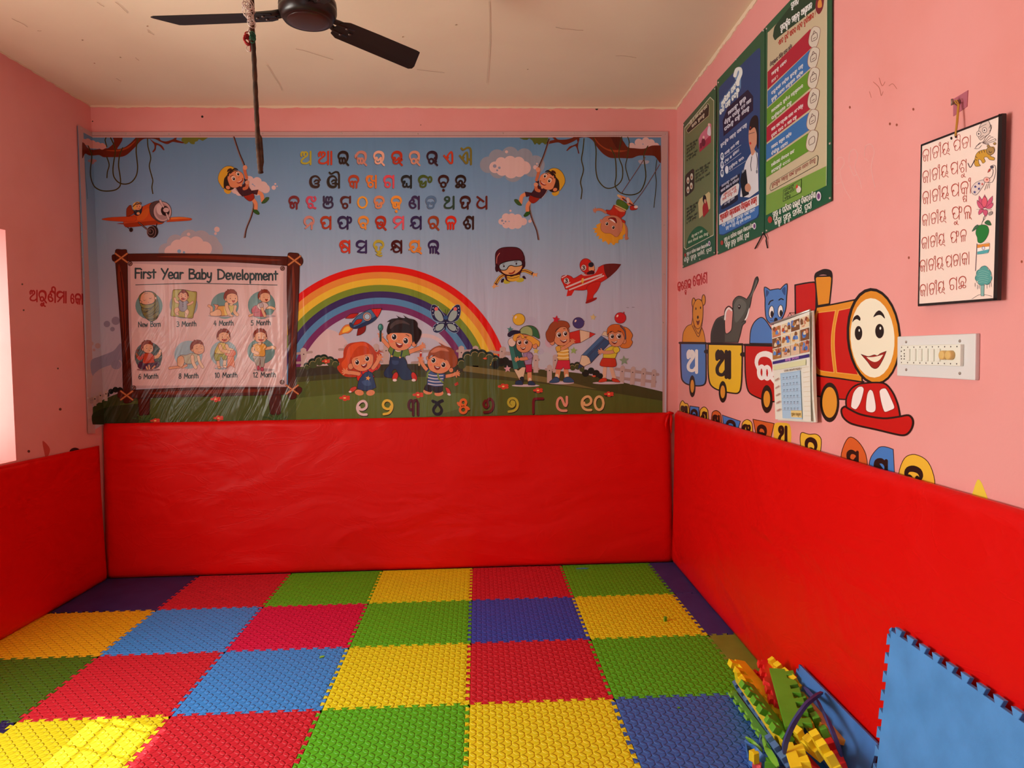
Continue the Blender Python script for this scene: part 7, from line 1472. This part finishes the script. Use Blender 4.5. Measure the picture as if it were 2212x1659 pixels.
m = MB(); m.tube([rp(560, 290), rp(562.5, 298), rp(564.5, 325), rp(566, 350), rp(565, 368)], [.003, .0062, .0066, .0066, .003], 8); m.build('bent_end', rust, rod, True)
def scraggle(name, col, base, seed, n, spread, rad, parent, drop=0.0):
    r = random.Random(seed); mm = MB()
    for _ in range(n):
        c0 = base+Vector((r.uniform(-1, 1)*spread*.4, r.uniform(-.012, .0), r.uniform(-1, 1)*spread)); pts = []
        L = r.uniform(.5, 1.2)*spread; a = r.uniform(0, 6.28)
        for k in range(9): t_ = k/8*5.4+a; pts.append(c0+Vector((math.cos(t_)*L*.5, -.010+math.sin(t_*1.3)*.008, math.sin(t_)*L*.8-drop*k/8)))
        mm.tube(pts, rad, 5)
    o = mm.build(name, col, parent, True); return o
ties = empty('cloth_ties', rp(541, 60), 'white, red and green thread ends knotted round the iron rod', 'thread')
wt = plain('white_thread', (.55, .45, .40), .9); rt = plain('red_thread', (.35, .02, .02), .8); gt = plain('green_thread', (.02, .12, .07), .8)
scraggle('white_thread', wt, rp(539, 26), 3, 9, .022, .0016, ties); scraggle('white_thread', wt, rp(543, 50), 5, 8, .016, .0014, ties)
m = MB(); m.tube([rp(538, 14), rp(541, 22)+Vector((0, -.012, 0)), rp(550, 22)+Vector((0, -.01, 0)), rp(551, 28)], .002, 6); m.tube([rp(541, 58), rp(539, 70)+Vector((0, -.012, 0)), rp(541, 76)], .003, 6); m.build('white_thread', wt, ties, True)
scraggle('red_thread', rt, rp(537, 82), 8, 7, .012, .0022, ties, .012); m = MB(); m.tube([rp(536, 76), rp(529, 80), rp(529, 92), rp(537, 95)], .0022, 6); m.tube([rp(540, 88), rp(541, 100), rp(541, 111)], .0022, 6); m.build('red_thread', rt, ties, True)
scraggle('green_thread', gt, rp(550, 86), 11, 8, .011, .0020, ties); m = MB(); m.tube([rp(536, 97), rp(531, 104), rp(534, 110), rp(541, 112)], .0012, 5); m.build('white_thread', wt, ties, True)
# ---------------------------------------------------------------- bundle of cut foam edging strips, leaning tiles, scraps
def at_z(u, v, z): return on_plane(u, v, Vector((0, 0, z)), Vector((0, 0, 1)))
def zp(x, y): return (1560+x/6.144, 1400+y/6.144)           # from the close-up of the bundle
SC = {'y': foam('strip_yellow', (0.85, 0.66, 0.012), False), 'g': foam('strip_green', (0.10, 0.38, 0.02), False), 'r': foam('strip_red', (0.72, 0.025, 0.025), False), 'b': foam('strip_blue', (0.09, 0.20, 0.44), False), 'o': foam('strip_orange', (0.80, 0.36, 0.03), False), 'l': foam('strip_light_green', (0.20, 0.52, 0.04), False), 'n': foam('strip_navy', (0.035, 0.055, 0.22), False), 'm': foam('mat_blue', (0.05, 0.19, 0.55), False), 'p': foam('strip_pink', (0.75, 0.10, 0.12), False)}
def strip_outline(L, w=0.030, n=None, h=0.020, seed=0, slant=1):
    """edging strip: straight back, dovetail teeth in front, one end cut at a slant"""
    w *= 1.2; h *= 1.25; n = n or max(2, round(L/0.064)); p = L/n; pts = [(0, 0), (L, 0), (L, w)]
    for k in reversed(range(n)):
        x = p*(k+.5)
        if (k*7+seed) % 6 == 5:   # a wide slanting tooth where two edges met
            pts += [(x+p*.42, w), (x+p*.30, w+h), (x-p*.1, w+h*.9), (x-p*.42, w)]
        else: pts += [(x+p*.19, w), (x+p*.30, w+h), (x-p*.30, w+h), (x-p*.19, w)]
    pts += [(0, w)]
    if slant: pts[0] = (-.012, .004)
    return pts
GRP = 'foam edging strips in the bundle'
def strip(c, far, zf, near, zn, roll, label, L=0.6, w=0.030, th=0.024, seed=0, h=0.020, bend=0.0):
    a = at_z(*zp(*far), zf); d = at_z(*zp(*near), zn)-a; X = d.normalized()
    L = d.length; side = X.cross(Vector((0, 0, 1))).normalized()           # towards the left as seen from the camera side
    up = side.cross(X).normalized()
    r = math.radians(roll); W = side*math.cos(r)+up*math.sin(r); Tn = X.cross(W).normalized()
    out = strip_outline(L, w, seed=seed, h=h); m = MB(); m.prism([(x, y-w*.6) for x, y in out], a-Tn*th/2, X, W, Tn*th)
    bm = bmesh.new(); vs = [bm.verts.new(v) for v in m.v]
    for f in m.f:
        try: bm.faces.new([vs[i] for i in f])
        except ValueError: pass
    bmesh.ops.recalc_face_normals(bm, faces=bm.faces)
    lo = min(v.co.z for v in bm.verts)
    if lo < .0135:
        for v in bm.verts: v.co.z += .0135-lo
    me = bpy.data.meshes.new('foam_strip'); bm.to_mesh(me); bm.free()
    o = link_mesh('foam_strip', me, SC[c]); mod = o.modifiers.new('edge', 'BEVEL'); mod.width = .0018; mod.segments = 2; mod.limit_method = 'ANGLE'
    return tag(o, label, 'foam strip', GRP)
strip('l', (150, 585), .020, (600, 1215), .020, 8, 'flat light green foam strip at the far left edge of the bundle', 0, .022, .010, 1, .012)
strip('b', (195, 520), .040, (760, 1290), .040, 62, 'blue toothed foam strip along the left side of the bundle', 0, .026, .016, 2)
strip('y', (205, 400), .066, (850, 1330), .066, 78, 'yellow toothed foam strip lying left of the green toothed strip', 0, .044, .016, 3, .016)
strip('g', (370, 520), .092, (860, 1190), .092, 32, 'green toothed foam strip between the two yellow strips at the left', 0, .034, .024, 1, .024)
strip('y', (235, 205), .112, (880, 985), .112, 18, 'yellow foam strip reaching furthest back on top of the bundle', 0, .046, .026, 2, .026)
strip('r', (500, 360), .060, (760, 760), .060, 40, 'dark red foam strip half buried behind the yellow strip', 0, .03, .02, 2)
strip('r', (585, 200), .125, (770, 770), .112, 14, 'red foam strip standing upright at the back of the bundle', 0, .036, .020, 3, .014)
strip('g', (735, 320), .128, (960, 1050), .118, 172, 'green foam strip with a row of dark triangular notches', 0, .050, .018, 4, .024)
strip('y', (670, 220), .098, (1050, 560), .098, 60, 'yellow toothed foam strip behind the notched green strip', 0, .034, .024, 5, .024)
strip('y', (1010, 490), .100, (1250, 800), .098, 50, 'yellow foam strip with broad teeth at the back right of the bundle', 0, .034, .024, 4, .026)
strip('g', (870, 235), .085, (1130, 560), .085, 130, 'dark green foam strip end at the back right of the bundle', 0, .034, .018, 2)
strip('o', (1130, 640), .088, (1560, 1230), .088, 15, 'shaded orange foam strip along the right side of the bundle', 0, .040, .020, 4, .012)
strip('g', (930, 520), .112, (1440, 1300), .108, 70, 'green toothed foam strip down the middle of the bundle', 0, .040, .024, 0, .026)
strip('y', (960, 720), .080, (1250, 1200), .080, 70, 'yellow foam strip partly hidden under the middle green strip', 0, .034, .022, 3, .024)
strip('o', (1440, 960), .062, (1560, 1150), .062, 120, 'orange foam strip end half hidden by the thin blue band', 0, .034, .024, 1, .02)
strip('y', (1560, 1180), .066, (1680, 1310), .066, 45, 'short yellow foam strip at the right side of the bundle', 0, .040, .026, 0, .026)
strip('y', (1010, 1190), .118, (1300, 1420), .115, 60, 'yellow toothed foam strip crossing in front of the blue arch', 0, .040, .026, 2, .028)
strip('g', (910, 1180), .090, (1010, 1290), .090, 60, 'short green foam strip under the blue foam arch', 0, .040, .026, 0, .024)
strip('r', (970, 1330), .080, (1250, 1640), .080, 30, 'red foam strip at the near end beside the notched yellow one', 0, .036, .026, 0)
strip('r', (1450, 1350), .078, (1620, 1600), .078, 70, 'red foam strip near the leaning blue tile', 0, .034, .024, 4, .024)
strip('y', (880, 1310), .100, (1000, 1620), .100, 165, 'yellow notched foam strip end nearest the blue offcuts', 0, .030, .026, 0, .022)
strip('y', (1290, 1270), .120, (1560, 1660), .118, 62, 'yellow foam strip nearest the camera beside the red strips', 0, .040, .028, 3, .028)
strip('b', (640, 1230), .045, (930, 1620), .045, 60, 'slate blue foam strip below the yellow strips', 0, .034, .022, 5)
# flexible offcut bands
def band(name, c, pts, w, th, label, cat='foam strip', group=GRP):
    P = [at_z(*zp(x, y), z) for x, y, z in pts]; Q = []
    for i in range(len(P)-1):
        p0, p1, p2, p3 = P[max(i-1, 0)], P[i], P[i+1], P[min(i+2, len(P)-1)]
        for k in range(6): t_ = k/6; Q.append(0.5*((2*p1)+(p2-p0)*t_+(2*p0-5*p1+4*p2-p3)*t_*t_+(3*p1-p0-3*p2+p3)*t_**3))
    Q.append(P[-1]); V = []; F = []; n = len(Q)
    for i, q in enumerate(Q):
        d = (Q[min(i+1, n-1)]-Q[max(i-1, 0)]).normalized(); s_ = d.cross(CF).normalized(); u_ = s_.cross(d)
        k = w*(0.45+.55*min(1, min(i, n-1-i)/4))/2
        V += [q+s_*k+u_*th/2, q-s_*k+u_*th/2, q-s_*k-u_*th/2, q+s_*k-u_*th/2]
    for i in range(n-1):
        for k in range(4): F.append((i*4+k, i*4+(k+1) % 4, i*4+4+(k+1) % 4, i*4+4+k))
    F += [(0, 1, 2, 3), tuple(range(n*4-1, n*4-5, -1))]
    bm = bmesh.new(); me = bpy.data.meshes.new(name); me.from_pydata([tuple(v) for v in V], [], F); bm.from_mesh(me); bmesh.ops.recalc_face_normals(bm, faces=bm.faces); bm.to_mesh(me); bm.free()
    return tag(link_mesh(name, me, SC[c], None, False), label, cat, group)
band('foam_strip', 'n', [(830, 1380, .085), (850, 1240, .12), (910, 1080, .15), (990, 930, .175), (1100, 770, .185), (1200, 680, .18), (1310, 605, .165)], .0155, .010, 'dark blue foam band arching over the bundle')
band('foam_strip', 'n', [(1090, 520, .135), (1180, 620, .165), (1270, 730, .18), (1370, 900, .18), (1460, 1100, .165), (1530, 1280, .14), (1575, 1420, .11)], .013, .009, 'thin dark blue foam band curving down the right of the bundle')
for pts, c, lab in (([(310, 1230, .02), (330, 1380, .02), (370, 1500, .02), (440, 1560, .02)], 'm', 'curled blue foam shaving left of the yellow scrap'), ([(310, 1240, .035), (420, 1330, .045), (500, 1420, .04), (570, 1490, .03)], 'm', 'blue foam shaving lying across the yellow scrap'), ([(320, 1190, .045), (400, 1260, .05), (470, 1330, .045), (525, 1385, .04)], 'l', 'speckled green foam sliver on the left of the offcuts'), ([(545, 1205, .05), (590, 1320, .055), (660, 1440, .05), (740, 1570, .04)], 'l', 'long pointed green foam sliver among the offcuts'), ([(600, 1210, .06), (640, 1260, .06), (665, 1330, .05)], 'g', 'short dark green foam sliver behind the pointed one'), ([(505, 1160, .05), (530, 1240, .05), (560, 1330, .04)], 'b', 'thin blue foam sliver behind the green slivers')):
    band('foam_offcut', c, pts, .022, .006, lab, 'foam offcut', 'foam offcuts by the bundle')
def chunk(c, x, y, z, size, rot, label):
    m = MB(); p = at_z(*zp(x, y), z); sx, sy, sz = size; R_ = Matrix.Rotation(math.radians(rot), 3, 'Z')
    out = [(-sx/2, -sy/2), (sx*.3, -sy/2), (sx/2, -sy*.1), (sx*.25, sy*.1), (sx/2, sy/2), (-sx*.4, sy*.45), (-sx*.25, 0)]
    m.prism(out, Vector((p.x, p.y, max(.0135, p.z-sz/2))), R_ @ Vector((1, 0, 0)), R_ @ Vector((0, 1, 0)), Vector((0, 0, sz)))
    o = m.build('foam_offcut', SC[c]); mod = o.modifiers.new('edge', 'BEVEL'); mod.width = .0015; mod.segments = 2; tag(o, label, 'foam offcut', 'foam offcuts by the bundle')
chunk('y', 425, 1440, .032, (.030, .030, .036), 20, 'yellow foam chunk beside the blue shavings'); chunk('p', 460, 1580, .03, (.030, .03, .03), 60, 'pink red foam chunk at the bottom edge of the photo'); chunk('g', 650, 1545, .03, (.045, .035, .03), -20, 'green foam chunk beside the slate blue strip'); chunk('m', 540, 1560, .025, (.03, .05, .02), 10, 'blue foam chunk under the green slivers'); chunk('g', 1650, 1420, .03, (.05, .05, .03), 40, 'dark green foam chunk in the shade of the leaning tile')
# scraps on the floor tiles
def scrap(u, v, dims, c, rot, label, h=.002):
    p = at_z(u, v, .0135); m = MB(); R_ = Matrix.Rotation(math.radians(rot), 3, 'Z'); sx, sy = dims
    m.prism([(-sx/2, -sy/2), (sx*.35, -sy*.4), (sx/2, sy*.2), (sx*.1, sy/2), (-sx*.3, sy*.3)], p, R_ @ Vector((1, 0, 0)), R_ @ Vector((0, 1, 0)), Vector((0, 0, h)))
    tag(m.build('foam_scrap', SC[c]), label, 'scrap', 'foam scraps on the floor')
scrap(1437, 1341, (.020, .018), 'g', 20, 'green foam scrap standing on the yellow tile', .022); scrap(1258, 1228, (.085, .012), 'm', -4, 'thin blue foam sliver on the green back row tile', .003)
scrap(695, 1419, (.028, .020), 'l', 30, 'tiny light green scrap on the bright blue tile'); scrap(1466, 1529, (.014, .010), 'g', 10, 'tiny green speck of foam on the slate blue tile')
# smooth blue tile leaning on the right padding, and a cut mat behind the bundle
def leaning(name, outline, origin, X, Y, th, mat, label):
    me = tile_mesh(outline, th); o = link_mesh(name, me, mat); X = Vector(X).normalized(); Z = X.cross(Vector(Y)).normalized(); Y = Z.cross(X)
    o.matrix_world = Matrix(((X.x, Y.x, Z.x, origin[0]), (X.y, Y.y, Z.y, origin[1]), (X.z, Y.z, Z.z, origin[2]), (0, 0, 0, 1)))
    return tag(o, label, 'floor tile', 'interlocking foam floor tiles')
o_ = tile_outline('tttt', .6, .6)
YV = Vector((.058, 0, .595)).normalized(); cen = Vector((1.163, 1.676, .0205))+YV*.303
leaning('foam_tile', o_, cen, (-.02, -1, 0), YV, .012, foam('leaning_blue', (0.07, 0.29, 0.70), False), 'smooth blue foam tile leaning upright against the right wall padding')
YV = Vector((.055, 0, .205)).normalized(); cen = Vector((1.176, 2.305, .024))+YV*.105
leaning('foam_mat', tile_outline('---t', .55, .21), cen, (-.02, -1, 0), YV, .010, SC['m'], 'cut blue foam mat leaning on the padding behind the bundle')
# ---------------------------------------------------------------- settle the bundle: pieces that would cut into each other are eased apart, lowest pieces first
from mathutils.bvhtree import BVHTree
def settle():
    dg = bpy.context.evaluated_depsgraph_get(); dg.update()
    def tree(o, shift=Vector()):
        e = o.evaluated_get(dg); me = e.to_mesh(); M4 = o.matrix_world; V = [M4 @ v.co+shift for v in me.vertices]; P = [tuple(p.vertices) for p in me.polygons]; e.to_mesh_clear()
        return V, P
    fixed = []
    for o in bpy.data.objects:
        if o.name.split('.')[0] in ('foam_tile', 'foam_mat', 'wall_pad') and o.type == 'MESH':
            V, P = tree(o)
            if max(v.x for v in V) > .6 and min(v.y for v in V) < 3.2: fixed.append(BVHTree.FromPolygons(V, P))
    mov = [o for o in bpy.data.objects if o.name.split('.')[0] in ('foam_strip', 'foam_offcut', 'foam_scrap') and o.type == 'MESH']
    data = [(o, *tree(o)) for o in mov]
    data.sort(key=lambda t: sum(v.z for v in t[1])/len(t[1]))
    for o, V, P in data:
        c = sum(V, Vector())/len(V); d = (EYE-c).normalized(); best = None
        for k in range(46):
            s = d*(0.003*k); B = BVHTree.FromPolygons([v+s for v in V], P); hits = sum(len(B.overlap(f)) for f in fixed)
            if best is None or hits+k*.4 < best[0]: best = (hits+k*.4, s, B)
            if not hits: break
        fixed.append(best[2]); o.location = best[1]
settle()
